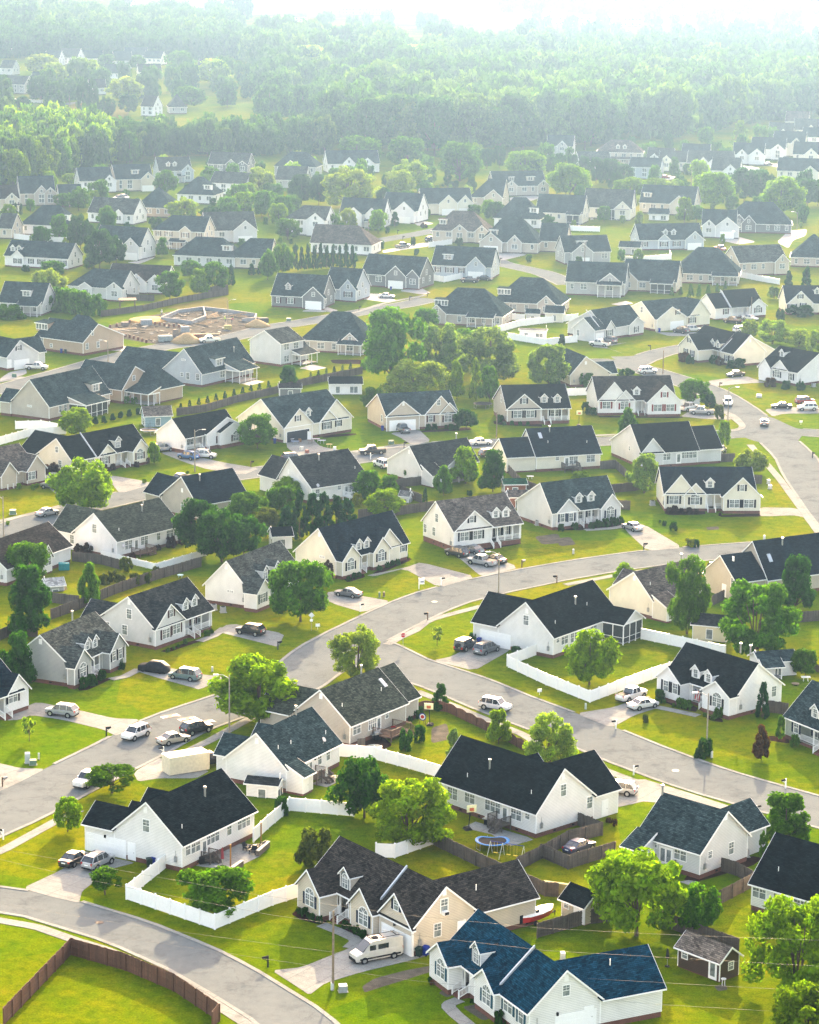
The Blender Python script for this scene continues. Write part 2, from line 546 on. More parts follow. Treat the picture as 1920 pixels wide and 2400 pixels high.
	def slab(p):
		RF.poly([T(a,b_,c + t) for a,b_,c in p]); RF.poly([T(a,b_,c) for a,b_,c in p])
		for k in range(len(p)):
			a,c=p[k],p[(k + 1) % len(p)]
			RF.poly([T(a[0],a[1],a[2]),T(c[0],c[1],c[2]),T(c[0],c[1],c[2] + t),T(a[0],a[1],a[2] + t)])
	slab([(a0,vv0,ez0),(a1,vv0,ez0),(hr1,kr,zr),(hr0,kr,zr)])
	if not lean: slab([(a1,vv1,ez1),(a0,vv1,ez1),(hr0,kr,zr),(hr1,kr,zr)])
	for hp,aa,hr in ((hp0,a0,hr0),(hp1,a1,hr1)):
		if hp: slab([(aa,vv0,ez0),(aa,vv1,ez0),(hr,kr,zr)])
	def tbox(ua,ub,va,vb,za,zb_):
		p,q=T(ua,va,0),T(ub,vb,0)
		TR.box(min(p[0],q[0]),max(p[0],q[0]),min(p[1],q[1]),max(p[1],q[1]),za,zb_)
	tbox(a0,a1,vv0 - .09,vv0 - .003,ez0 - .05,ez0 + .1)
	if not lean: tbox(a0,a1,vv1 + .003,vv1 + .09,ez1 - .05,ez1 + .1)
	for hp,uu,d,inn in ((hp0,a0,-1,in0),(hp1,a1,1,in1)):
		if inn: continue
		if hp:
			tbox(uu + d * .003,uu + d * .09,vv0,vv1,ez0 - .05,ez0 + .1)
			continue
		sides=[(vv0,ez0)] + ([] if lean else [(vv1,ez1)])
		for v,z in sides:
			q=[(v,z - .12),(kr,zr - .12),(kr,zr + t - .01),(v,z + t - .01)]
			TR.loft([[T(uu + d * .003,a,b_) for a,b_ in q],[T(uu + d * .05,a,b_) for a,b_ in q]])
def gable_dormer(root,S,WM,RM,x,y,z,wd,m,arch,lod,shed=None):
	W,RF,TR=MB(S),MB(S),MB(S)
	h=1.35 if not arch else 1.75
	hw=wd / 2
	if shed:
		dep=(shed) / max(m - .12,.15)
		h=shed
		W.loft([[(x - hw,y,z - .3),(x + hw,y,z - .3),(x + hw,y,z + h),(x - hw,y,z + h)],[(x - hw,y + dep,z - .3),(x + hw,y + dep,z - .3),(x + hw,y + dep,z + h + .12 * dep),(x - hw,y + dep,z + h + .12 * dep)]])
		o=.35
		p=[(x - hw - .3,y - o,z + h - .12 * o),(x + hw + .3,y - o,z + h - .12 * o),(x + hw + .3,y + dep + .3,z + h + .12 * dep),(x - hw - .3,y + dep + .3,z + h + .12 * dep)]
		RF.loft([[(a,b,c + .01) for a,b,c in p],[(a,b,c + .14) for a,b,c in p]])
		TR.box(x - hw - .3,x + hw + .3,y - o - .06,y - o - .003,z + h - .17,z + h + .06)
	else:
		g=hw * .95
		dep=(h + g) / m + .2
		W.loft([[(x - hw,yy,z - .3),(x + hw,yy,z - .3),(x + hw,yy,z + h),(x,yy,z + h + g),(x - hw,yy,z + h)] for yy in (y,y + dep)])
		o,k=.22,.95
		for s in (-1,1):
			p=[(x + s * (hw + o),z + h - o * k),(x,z + h + g)]
			RF.loft([[(p[0][0],yy,p[0][1] + .01),(p[1][0],yy,p[1][1] + .01),(p[1][0],yy,p[1][1] + .11),(p[0][0],yy,p[0][1] + .11)] for yy in (y - .22,y + dep)])
			TR.loft([[(p[0][0],yy,p[0][1] - .1),(p[1][0],yy,p[1][1] - .1),(p[1][0],yy,p[1][1] + .1),(p[0][0],yy,p[0][1] + .1)] for yy in (y - .27,y - .223)])
			TR.box(min(x + s * (hw + o),x + s * (hw + o + .05)),max(x + s * (hw + o),x + s * (hw + o + .05)),y - .2,y + (h - .1) / m,z + h - o * k - .06,z + h - o * k + .06)
			TR.box(x + s * hw - .05,x + s * hw + .05,y - .03,y + .05,z - .1,z + h - .02)
	d=W.build('dormer',WM,root)
	RF.build('dormer_roof',RM,d); TR.build('trim',WHITE,d)
	k='d' if shed else ('a' if arch else 'k')
	zc=z + (h * .55 if not arch else .85)
	if shed and wd > 3.4:
		for q in (-.25,.25): put('window',window_meshes('d',2)[0],d,(x + q * wd,S * (y - .001),zc),side_rz('e',S)); put('pane',window_meshes('d',2)[1],d,(x + q * wd,S * (y - .001),zc),side_rz('e',S))
	else:
		if arch: zc -= .15
		o=put('window',window_meshes(k if wd > 1.3 or shed else 'k',lod)[0],d,(x,S * (y - .001),zc),side_rz('e',S))
		put('pane',window_meshes(k,lod)[1],d,(x,S * (y - .001),zc),side_rz('e',S))
		if arch: o.scale=(.62,1,.8); d.children[-1].scale=(.62,1,.8)
SCREEN=plain('insect_screen',(.045,.05,.05),.35,var=.2)
FLASH=plain('flashing',(.42,.46,.50),.35,.3,var=.1)
def autowin(blocks,feats,shut,mode):
	pl='+' if shut else ''
	for i,B in enumerate(blocks):
		if any(c in B[9] for c in 'OSL'): continue
		ax,x0,x1,y0,y1,ze,zr,kr,zf,fl=B[:10]
		eps=.003*i+.002
		fl2=[ze-1.55] if ze<4.8 else [zf+1.6,ze-1.35]
		if ax=='x':
			n=max(1,int((x1-x0)/3.3))
			for k in range(n):
				uu=x0+(x1-x0)*(k+.5)/n
				if any(b[0]=='y' and b[3]<y0 and b[1]-1<uu<b[2]+1 for b in blocks[1:]): continue
				for zz in fl2: feats.append(('w',('d' if k%2 else 's')+pl,'e',y0-eps,uu,zz))
			sides=[('g',x0-eps)] if 'R' not in mode else [('G',x1+eps)]
			for sd,p in sides:
				if 'h' in fl and sd=='g' or 'H' in fl and sd=='G':
					us=[.3,.7]
				else:
					us=[.28,.72]; feats.append(('w','v' if zr-ze<2.6 else 's',sd,p,(y0+y1)/2,ze+(.9 if zr-ze<2.6 else .6)))
				for q in us:
					for zz in fl2: feats.append(('w','s',sd,p,y0+(y1-y0)*q,zz))
		elif y0<0:
			c=(x0+x1)/2
			if x1-x0>5 and mode and 'G' in mode:
				feats.append(('G','e',y0-eps,c-2.3,c+2.3,0)); feats.append(('w','k','e',y0-eps,c,ze+.8))
			else:
				for zz in fl2: feats.append(('w',('d' if x1-x0>2.8 else 's')+pl,'e',y0-eps,c,zz))
				if x1-x0>4.5: feats.append(('w','k','e',y0-eps,c,ze+.7))
def house(name,label,loc,rot,S,wall,roof,shut,blocks,feats,lod=0,cat='house',group=None):
	feats=list(feats)
	wall,roof,shut=WALL[wall],ROOF[roof],SHUT.get(shut)
	root=thing(name,label,cat,(*loc,0),R(rot),group)
	WM=[siding(wall),STONE,CONC2,SCREEN]; RM=shingle(roof)
	W,RF,TR,FD=MB(S),MB(S),MB(S),MB(S)
	for f in list(feats):
		if f[0] == 'W':
			for q in f[1].split(';'):
				q=q.split()
				feats.append(('w',q[0],q[1],*map(float,q[2:])))
	for f in list(feats):
		if f[0] == 'auto': feats=[q for q in feats if q[0] != 'auto']; autowin(blocks,feats,shut,f[1])
	rec=next((f for f in feats if f[0] == 'rec'),None)
	for i,b in enumerate(blocks):
		block_mesh(W,RF,TR,FD,b,i,rec[1:4] if rec and i == 0 else None)
	W.build('wall',WM,root)
	ro=RF.build('roof',RM,root)
	TR.build('trim',WHITE,root)
	if FD.f: FD.build('foundation',BRICK if lod < 2 else STONE,root)
	ax,x0,x1,y0,y1,ze,zr,kr,zf,fl=blocks[0][:10]
	if lod == 0 and zf > .35 and cat == 'house':
		def vm():
			q=MB(); q.box(-.22,.22,-.02,.02,-.1,.1); q.box(-.18,.18,-.03,-.021,-.07,.07); return q.mesh('foundation_vent',[DARK])
		for k in range(1,int((x1 - x0) / 3.4)): put('foundation_vent',once('fvent',vm),root,(x0 + k * 3.4,S * (y0 + .03),zf * .5),side_rz('e',S))
		for k in range(1,int((y1 - y0) / 3.4)): put('foundation_vent',once('fvent',vm),root,(x0 + .03,S * (y0 + k * 3.4),zf * .5),side_rz('g',S))
		g=MB(); g.box(-.2,.2,-.16,0,-.35,.35); g.tube((0,-.07,.35),(0,-.07,1.1),.03)
		g.build('electric_meter',STEEL,root,(x0 - .01,S * (y0 + .9),1.5),side_rz('g',S))
	m=(zr - ze) / (kr - y0)
	for f in feats:
		k=f[0]
		if k == 'w':
			_,kind,side,pl,u,z=f[:6]
			s_=shut if kind.endswith('+') else None
			kind=kind[0]
			pos=(u,S * pl,z) if side in 'erE' else (pl,S * u,z)
			rz=side_rz(side,S)
			if kind in 'prfP':
				d=put('door',door_mesh(kind),root,(*pos[:2],z),rz)
				put('handle',knob_mesh(),d)
			elif kind == 'v':
				g=MB()
				g.box(-.26,.26,-.06,.01,-.4,.4)
				for q in range(5): g.box(-.2,.2,-.075,-.055,-.34 + q * .14,-.25 + q * .14)
				g.build('gable_vent',WHITE,root,pos,rz)
			elif kind == 'x':
				g=MB(); g.box(-.35,.35,-.55,0,-.22,.22); g.box(-.3,.3,-.57,-.552,-.17,.17,1)
				g.build('window_air_conditioner',[WHITE,DARK],root,pos,rz)
			elif kind == 'm':
				g=MB(); g.box(-.2,.2,-.16,0,-.35,.35); g.tube((0,-.07,.35),(0,-.07,1.1),.03)
				g.build('electric_meter',STEEL,root,pos,rz)
			elif kind == 'l':
				g=MB(); g.box(-.1,.1,-.2,0,-.18,.18)
				g.build('wall_lamp',DARK,root,pos,rz)
			else:
				add_window(root,kind,pos,rz,s_,lod)
		elif k == 'G':
			_,side,pl,u0,u1,op=f
			g=MB()
			wd=abs(u1 - u0); c=(u0 + u1) / 2
			g.box(-wd / 2 - .12,wd / 2 + .12,-.04,.012,.03,2.42,0)
			if op:
				g.box(-wd / 2,wd / 2,-.055,.01,.03,2.3,1)
			else:
				for r_ in range(4):
					g.box(-wd / 2,wd / 2,-.055,.01,.05 + r_ * .56,.57 + r_ * .56,0)
					n=4 if wd < 3.6 else 8
					for q in range(n):
						xx=-wd / 2 + wd * (q + .5) / n
						g.box(xx - wd / n * .4,xx + wd / n * .4,-.068,0,.12 + r_ * .56,.50 + r_ * .56,0)
			pos=(c,S * pl,0) if side in 'erE' else (pl,S * c,0)
			g.build('garage_door',[WHITE,OPENSHADE],root,pos,side_rz(side,S))
		elif k == 'D':
			_,x,y,z,wd,arch=f
			gable_dormer(root,S,WM,RM,x,y,z,wd,m,arch,lod)
		elif k == 'SD':
			_,x,y,z,wd,h=f
			gable_dormer(root,S,WM,RM,x,y,z,wd,m,False,lod,h)
		elif k == 'pipe':
			_,x,y,z,big=f
			g=MB(S)
			if big:
				g.tube((x,y,z - .3),(x,y,z + 1.0),.13,n=8); g.tube((x,y,z + 1.0),(x,y,z + 1.25),.2,n=8)
				g.build('chimney',STEEL,ro)
			else:
				g.tube((x,y,z - .2),(x,y,z + .5),.05); g.build('vent_pipe',WHITE,ro)
		elif k == 'sky':
			_,x,y,z=f
			g=MB(S)
			c,s_=1 / math.hypot(1,m),m / math.hypot(1,m)
			q=lambda a,b,n_: (x + a,y + b * c - n_ * s_,z + .13 + b * s_ + n_ * c)
			g.loft([[q(a,b,n_) for a,b in ((-.35,-.75),(.35,-.75),(.35,.75),(-.35,.75))] for n_ in (-.05,.13)])
			g.build('skylight',FLASH,ro)
		elif k == 'flash':
			g=MB(S)
			_,x=f
			q=[(y0 - .5,ze - .5 * m + .1),(kr,zr + .1),(kr,zr + .42),(y0 - .5,ze - .5 * m + .42)]
			g.loft([[(x,a,b) for a,b in q],[(x + .22,a,b) for a,b in q]])
			g.build('roof_divider',FLASH,root)
		elif k == 'dish':
			_,x,y,z=f
			g=MB(S)
			g.tube((x,y,z - .1),(x,y,z + .5),.03)
			g.tube((x,y - .05,z + .55),(x,y - .12,z + .6),.12,.36,n=12)
			g.build('satellite_dish',STEEL,root)
		elif k == 'rec' or k == 'porch':
			if k == 'rec': _,a,c,d,sx,n=f; fy=y0
			else: _,a,c,fy,d,sx,n=f
			zd=max(zf,.55)
			g=MB(S)
			g.box(a + .02,c - .02,fy + .02,fy + d - .01,zd - .14,zd,0)
			g.box(a + .06,c - .06,fy + .06,fy + d - .02,0,zd - .141,1)
			pf=g.build('porch',[CONC2,BRICK],root)
			xs=[a + .12 + (c - a - .24) * q / max(1,n - 1) for q in range(n)]
			for q in xs:
				p=MB(S); p.box(q - .09,q + .09,fy + .05,fy + .22,zd,ze - .3)
				p.build('porch_post',WHITE,pf)
			def rail(pa,pb):
				r_=MB(S)
				pa,pb=Vector(pa),Vector(pb)
				up=Vector((0,0,1))
				r_.beam(pa + up * .9,pb + up * .9,.07,.07); r_.beam(pa + up * .15,pb + up * .15,.05,.05)
				nn=max(2,int((pb - pa).length / (.16 if lod == 0 else .4)))
				for q in range(nn + 1):
					o=pa.lerp(pb,q / nn)
					r_.box(o.x - .022,o.x + .022,o.y - .022,o.y + .022,o.z + .1,o.z + .9)
				for o in (pa,pb): r_.box(o.x - .06,o.x + .06,o.y - .06,o.y + .06,o.z,o.z + 1.02)
				r_.build('railing',WHITE,pf)
			hs=.75
			if sx is None:
				rail((a + .15,fy + .13,zd),(c - .15,fy + .13,zd))
			else:
				if sx - hs - a > .5: rail((a + .2,fy + .13,zd),(sx - hs,fy + .13,zd))
				if c - sx - hs > .5: rail((sx + hs,fy + .13,zd),(c - .2,fy + .13,zd))
				st=MB(S); ns=4
				for q in range(ns):
					st.box(sx - hs + .05,sx + hs - .05,fy - .32 * (q + 1),fy - .32 * q - (0 if q else -.015),0,zd - .14 - (zd - .2) * q / ns)
				st.build('steps',BRICK if lod < 2 else CONC2,pf)
				for q in (-hs,hs): rail((sx + q,fy - .05,zd - .02),(sx + q,fy - .32 * ns,.08))
	return root
# ---------------------------------------------------------------- trees and shrubs
import numpy as np
TONE={'B': (.150,.235,.006),'M': (.070,.150,.009),'D': (.028,.082,.010),'C': (.016,.062,.018),'L': (.215,.275,.045),'S': (.145,.210,.060),'O': (.080,.095,.020),'R': (.09,.04,.016),'Y': (.22,.23,.008),'N': (.028,.068,.024),'P': (.045,.02,.02),'F': (.050,.105,.026),'G': (.085,.140,.040),'H': (.034,.078,.024)}
def crown_mesh(kind,seed,n,leaf):
	rg=np.random.default_rng(seed)
	def prof(t):
		if kind in 'rw': return np.sqrt(np.clip(1 - ((t - .45) / .57) ** 2,0,1)) * (1 - .12 * t)
		if kind == 'o': return np.sqrt(np.clip(1 - ((t - .4) / .62) ** 2,0,1)) * (1.05 - .45 * t)
		if kind == 'c': return np.clip(1.02 - t,0,1) ** .75 * np.clip(t * 12 + .3,0,1)
		if kind == 'k': return np.clip(1.0 - t ** 3.2,0,1) * np.clip(t * 6 + .6,0,1)
		if kind == 'u': return np.sqrt(np.clip(1 - ((t - .38) / .63) ** 2,0,1))
		if kind == 'b': return np.sqrt(np.clip(1 - ((t - .3) / .72) ** 2,0,1))
		return np.sqrt(np.clip(1 - ((t - .5) / .52) ** 2,0,1))
	nc={'r': 46,'w': 70,'o': 46,'c': 60,'k': 44,'u': 40,'b': 26,'y': 20}[kind]
	t=rg.uniform(.04,.93,nc)
	a=rg.uniform(0,2 * np.pi,nc)
	d=np.sqrt(rg.uniform(.3,1,nc)) * (.80 if kind != 'k' else .72)
	pr=prof(t) * (1 + .16 * np.sin(3 * a + rg.uniform(0,6)) + .12 * np.sin(5 * a + t * 6)) if kind in 'rwou' else prof(t)
	cr=rg.uniform(.12,.33,nc) * {'c': .62,'k': .8,'w': .75,'y': .8}.get(kind,1)
	C=np.stack([np.cos(a) * d * pr,np.sin(a) * d * pr,t],1)
	wgt=cr ** 2; wgt /= wgt.sum()
	ci=rg.choice(nc,n,p=wgt)
	v=rg.normal(size=(n,3)); v /= np.linalg.norm(v,axis=1)[:,None]
	if kind == 'w': v[:,2] -= .15
	rr=cr[ci] * rg.uniform(.55,1.08,n)
	hz={'r': .62,'o': .55,'c': .5,'k': .5,'u': .7,'b': .9,'w': .6,'y': .6}[kind]
	P=C[ci] + v * rr[:,None] * np.array([1,1,hz])
	P[:,2]=np.clip(P[:,2],0.0,1.02)
	nn=v + rg.normal(size=(n,3)) * .55
	nn[:,2] += .25
	nn /= np.linalg.norm(nn,axis=1)[:,None]
	h=np.cross(nn,rg.normal(size=(n,3))); h /= np.linalg.norm(h,axis=1)[:,None]
	g=np.cross(nn,h)
	L=leaf * rg.uniform(.4,1.4,n)[:,None]
	zs=np.array([1,1,{'k': .35,'c': .5,'o': .55}.get(kind,.75)])
	q=np.stack([P - h * L * zs,P + g * L * .55 * zs,P + h * L * zs,P - g * L * .55 * zs],1).reshape(-1,3)
	me=bpy.data.meshes.new('crown')
	me.vertices.add(4 * n); me.loops.add(4 * n); me.polygons.add(n)
	me.vertices.foreach_set('co',q.ravel())
	me.loops.foreach_set('vertex_index',np.arange(4 * n,dtype=np.int32))
	me.polygons.foreach_set('loop_start',np.arange(0,4 * n,4,dtype=np.int32))
	me.materials.append(LEAF)
	me.update(calc_edges=True)
	return me,C
def trunk_mesh(C,zb,multi):
	m=MB()
	stems=[(0,0)] if not multi else [(-.05,0),(.04,.05),(.03,-.06)]
	for sx,sy in stems:
		q=.6 / len(stems) ** .5
		m.tube((sx * .4,sy * .4,-.02),(sx,sy,zb * .6),.075 * q,.05 * q,n=8)
		m.tube((sx,sy,zb * .6),(sx * 1.8,sy * 1.8,zb + (1 - zb) * .75),.05 * q,.01,n=7)
	for c in C[:9]:
		z=zb + c[2] * (1 - zb)
		m.tube((c[0] * .06,c[1] * .06,zb * .75 + (z - zb * .75) * .15),(c[0] * .85,c[1] * .85,z),.017,.005,n=5)
	return m.mesh('trunk',[BARK],True)
PROTO={}
SPEC={'r': (9500,.060,.16),'w': (15000,.042,.12),'o': (9000,.074,.12),'c': (7000,.07,.05),'k': (7000,.085,.02),'u': (7000,.062,.34),'b': (4200,.092,0),'y': (900,.13,.33)}
def proto(kind,var,lod):
	key=(kind,var,lod)
	if key not in PROTO:
		n,lf,zb=SPEC[kind]
		if lod: n,lf=int(n * .22),lf * 1.9
		me,C=crown_mesh(kind,hash((ord(kind) * 7 + var * 13 + 5)) % 99991,n,lf)
		PROTO[key]=(me,trunk_mesh(C,zb,kind in 'uw') if zb > 0 else None,zb)
	return PROTO[key]
TN={'r': 'tree','w': 'tree','o': 'tree','c': 'conifer','k': 'columnar_tree','u': 'tree','b': 'shrub','y': 'young_tree'}
def tree(kind,x,y,h,r,tone,label,group=None,lod=0,name=None):
	rnd=random.Random(int(x * 31 + y * 17))
	me,tk,zb=proto(kind,rnd.randrange(4),lod)
	cat='shrub' if kind == 'b' else 'tree'
	k=rnd.uniform(.9,1.12)
	c=tuple(v * k * rnd.uniform(.95,1.06) for v in TONE[tone])
	rz=rnd.uniform(0,6.28)
	name=name or TN[kind]
	if tk is None:
		o=put(name,me,None,(x,y,0),rz)
		tag(o,label,cat,group)
		o.scale=(r,r,h); o.color=(*c,1)
		return o
	root=thing(name,label,cat,(x,y,0),rz,group)
	a=put('trunk',tk,root); a.scale=(r,r,h)
	b=put('crown',me,root,(0,0,zb * h)); b.scale=(r,r,h * (1 - zb)); b.color=(*c,1)
	return root
# ---------------------------------------------------------------- vehicles
PAINT={'white': (.70,.70,.69),'silver': (.33,.34,.35),'grey': (.16,.17,.18),'dark': (.035,.04,.048),'black': (.012,.013,.016),'blue': (.03,.12,.32),'navy': (.03,.035,.10),'red': (.28,.02,.02),'champagne': (.40,.37,.31),'pearl': (.60,.58,.53),'teal': (.13,.19,.20),'bronze': (.12,.095,.07),'cream': (.68,.64,.52)}
VT={
 'sedan': (4.85,.91,[(0,.62),(.12,.78),(1.35,.93),(3.7,1.0),(4.7,.98),(4.85,.7)],(1.3,2.05,3.25,4.05,1.45),(.92,3.75),.33),
 'suv': (4.85,.96,[(0,.7),(.1,.95),(1.25,1.08),(4.7,1.12),(4.85,.8)],(1.15,1.85,4.15,4.72,1.75),(.95,3.8),.38),
 'minivan': (5.1,.98,[(0,.6),(.12,.8),(1.0,1.02),(4.95,1.08),(5.1,.75)],(.95,2.0,4.5,5.02,1.76),(.98,3.98),.35),
 'pickup': (5.7,.98,[(0,.8),(.08,1.05),(1.4,1.15),(5.6,1.18),(5.7,.9)],(1.35,2.0,3.35,3.62,1.85),(1.02,4.5),.40),
 'van': (6.0,.98,[(0,.75),(.08,1.0),(1.0,1.36),(5.95,1.38),(6.0,.9)],(.8,2.15,5.9,5.97,2.45),(1.05,4.75),.36),
 'jeep': (4.6,.94,[(0,.75),(.05,1.05),(1.5,1.15),(4.3,1.17),(4.4,.9)],(1.5,1.75,4.15,4.32,1.85),(.85,3.55),.42),
}
VT['hatch']=(4.3,.89,[(0,.62),(.12,.8),(1.2,.95),(4.15,1.02),(4.3,.7)],(1.1,1.9,3.55,4.15,1.5),(.85,3.4),.32)
def car_meshes(kind,pc):
	key=('car',kind,pc)
	if key in CACHE: return CACHE[key]
	L,w_,prof,cab,wx,wr=VT[kind]
	z0=.30 if kind not in ('pickup','jeep','suv') else .40
	P=paint(PAINT[pc])
	hz=lambda x: next((a[1] + (b[1] - a[1]) * (x - a[0]) / (b[0] - a[0]) for a,b in zip(prof,prof[1:]) if a[0] <= x <= b[0]),prof[-1][1])
	xs=sorted(set([p[0] for p in prof] + [.3,.6,L * .3,L * .5,L * .7,L - .5,L - .2]))
	body=MB()
	rings=[]
	for x in xs:
		e=min(x,L - x)
		k=.80 + .20 * min(1,(e / .55) ** .5) if kind != 'jeep' else .93 + .07 * min(1,e / .3)
		zt=hz(x); ww=w_ * k; zb=z0 + (.14 if e < .05 else 0)
		h=[(ww * .90,zb),(ww * .99,zb + (zt - zb) * .3),(ww,zb + (zt - zb) * .6),(ww * .965,zt - .05),(ww * .86,zt),(ww * .45,zt + .025)]
		rings.append([(x,-a,b) for a,b in h] + [(x,a,b) for a,b in reversed(h)])
	body.loft(rings,0)
	for x in wx:
		for s in (-1,1):
			body.tube((x,s * (w_ - .06),wr),(x,s * (w_ + .012),wr),wr * 1.2,n=16,m=1)
	body.box(.02,.12,-w_ * .5,w_ * .5,z0 + .12,z0 + .38,1)
	body.box(-.02,.02,-.26,.26,z0 + .1,z0 + .22,2); body.box(L - .02,L + .015,-.26,.26,z0 + .35,z0 + .48,2)
	body.box(.1,L - .1,-w_ * .8,w_ * .8,z0 - .12,z0 + .05,1)
	if kind == 'pickup':
		body.box(3.72,L - .12,-w_ * .78,w_ * .78,1.14,1.225,1)
	for s in (-1,1):
		body.box(cab[0] + .35,cab[0] + .5,s * (w_ + .02) - .1,s * (w_ + .02) + .1,hz(cab[0]) + .02,hz(cab[0]) + .17,0)
	gl=MB(); rf=MB()
	b0,t0,t1,b1,zt=cab
	rc=[]
	wt={'jeep': .86,'van': .84}.get(kind,.74)
	for x,k in ((b0,0),(t0,1),((t0 + t1) / 2,1),(t1,1),(b1,0)):
		wb=w_ * .9
		za=hz(x) - .02; zz=za + .02 if k == 0 else zt
		wtt=w_ * (wt if k else .86)
		rc.append([(x,-wb,za),(x,wb,za),(x,wtt,zz),(x,-wtt,zz)])
	if kind == 'van':
		rf.loft(rc,0)
		for s in (-1,1):
			for xa,xb in ((1.75,2.5),(2.8,4.1)):
				gl.loft([[(x,s * w_ * .895,1.42),(x,s * w_ * .93,1.42),(x,s * w_ * .895,1.98),(x,s * w_ * .86,1.98)] for x in (xa,xb)])
		gl.loft([[(.82,-.86,1.36),(.82,.86,1.36),(.95,.86,1.36),(.95,-.86,1.36)],[(1.8,-.78,2.24),(1.8,.78,2.24),(1.97,.78,2.24),(1.97,-.78,2.24)]])
		for y in (-.62,.62): rf.beam((1.9,y,2.6),(5.6,y,2.6),.06,.06,1)
		for x in (2.1,3.6,5.2): rf.beam((x,-.75,2.62),(x,.75,2.62),.06,.06,1)
		rf.box(2.5,3.1,-.3,.3,2.45,2.56,1)
		body.box(-.03,.1,-w_ * .8,w_ * .8,z0,z0 + .35,1)
		for s in (-1,1): body.box(.5,5.6,s * w_ - .03,s * w_ + .03,.5,.68,1)
	else:
		gl.loft(rc,0)
		r_=MB()
		o=.025
		tw=w_ * wt + o
		rf.loft([[(t0 - .1,-tw,zt - .02),(t0 - .1,tw,zt - .02),(t0 - .05,tw * .9,zt + .04),(t0 - .05,-tw * .9,zt + .04)],[((t0 + t1) / 2,-tw,zt - .02),((t0 + t1) / 2,tw,zt - .02),((t0 + t1) / 2,tw * .88,zt + .075),((t0 + t1) / 2,-tw * .88,zt + .075)],
				 [(t1 + .1,-tw,zt - .02),(t1 + .1,tw,zt - .02),(t1 + .05,tw * .9,zt + .04),(t1 + .05,-tw * .9,zt + .04)]])
		for s in (-1,1):
			tp=lambda x,k: (x,s * (w_ * .9 if k == 0 else w_ * wt) + s * .012,hz(x) if k == 0 else zt)
			pil=[(b0 + .02,t0)] + [(b1 - .02,t1)] + [(q,q) for q in ({'sedan': (2.65,),'suv': (2.45,3.55),'minivan': (2.4,3.6),'pickup': (2.6,),'jeep': (2.5,3.4),'hatch': (2.5,)}[kind])]
			for xb,xt in pil:
				rf.beam(tp(xb,0),tp(xt,1),.08,.05)
		if kind in ('suv','minivan'):
			for y in (-tw * .85,tw * .85): rf.beam((t0 + .3,y,zt + .1),(t1 - .1,y,zt + .1),.05,.05,1)
		if kind == 'jeep':
			rf.tube((4.42,-.1,1.05),(4.62,-.1,1.05),.4,n=14,m=1)
	hl=MB(); hl.box(-.09,.09,-.16,.16,-.09,.09)
	tl=MB(); tl.box(-.06,.06,-.12,.12,-.13 if kind in ('sedan','hatch') else -.22,.12)
	wh=MB(); wh.tube((0,-.11,0),(0,.11,0),wr,n=18)
	rm=MB()
	rm.tube((0,-.118,0),(0,.118,0),wr * .62,n=12)
	CACHE[key]=(body.mesh('body',[P,DARK,WHITE],True),gl.mesh('window',[CARGLASS]),rf.mesh('roof',[P,DARK]),hl.mesh('headlight',[LAMPG]),tl.mesh('taillight',[REDL]),wh.mesh('wheel',[TYRE]),rm.mesh('rim',[RIM]),hz)
	for me in CACHE[key][:1]:
		try: me.set_sharp_from_angle(angle=R(38))
		except Exception: pass
	return CACHE[key]
VN={'sedan': ('sedan','car'),'suv': ('suv','car'),'minivan': ('minivan','car'),'pickup': ('pickup_truck','pickup'),'van': ('camper_van','van'),'jeep': ('jeep','car'),'hatch': ('hatchback','car')}
def car(kind,pc,x,y,rot,label):
	L,w_,prof,cab,wx,wr=VT[kind]
	bo,gl,rf,hl,tl,wh,rm,hz=car_meshes(kind,pc)
	nm,cat=VN[kind]
	if kind == 'jeep': nm='off_road_car'
	root=thing(nm,label,cat,(x,y,ROADZ),R(rot))
	o=-L / 2
	put('body',bo,root,(o,0,0)); put('window',gl,root,(o,0,0)); put('roof',rf,root,(o,0,0))
	for s in (-1,1):
		put('headlight',hl,root,(o + .17,s * w_ * .66,hz(.12) - .1))
		put('taillight',tl,root,(o + L - .1,s * w_ * .74,hz(L - .2) - .14))
		for q in wx:
			a=put('wheel',wh,root,(o + q,s * (w_ - .10),wr))
			put('rim',rm,a)
	return root
ROADZ=.02
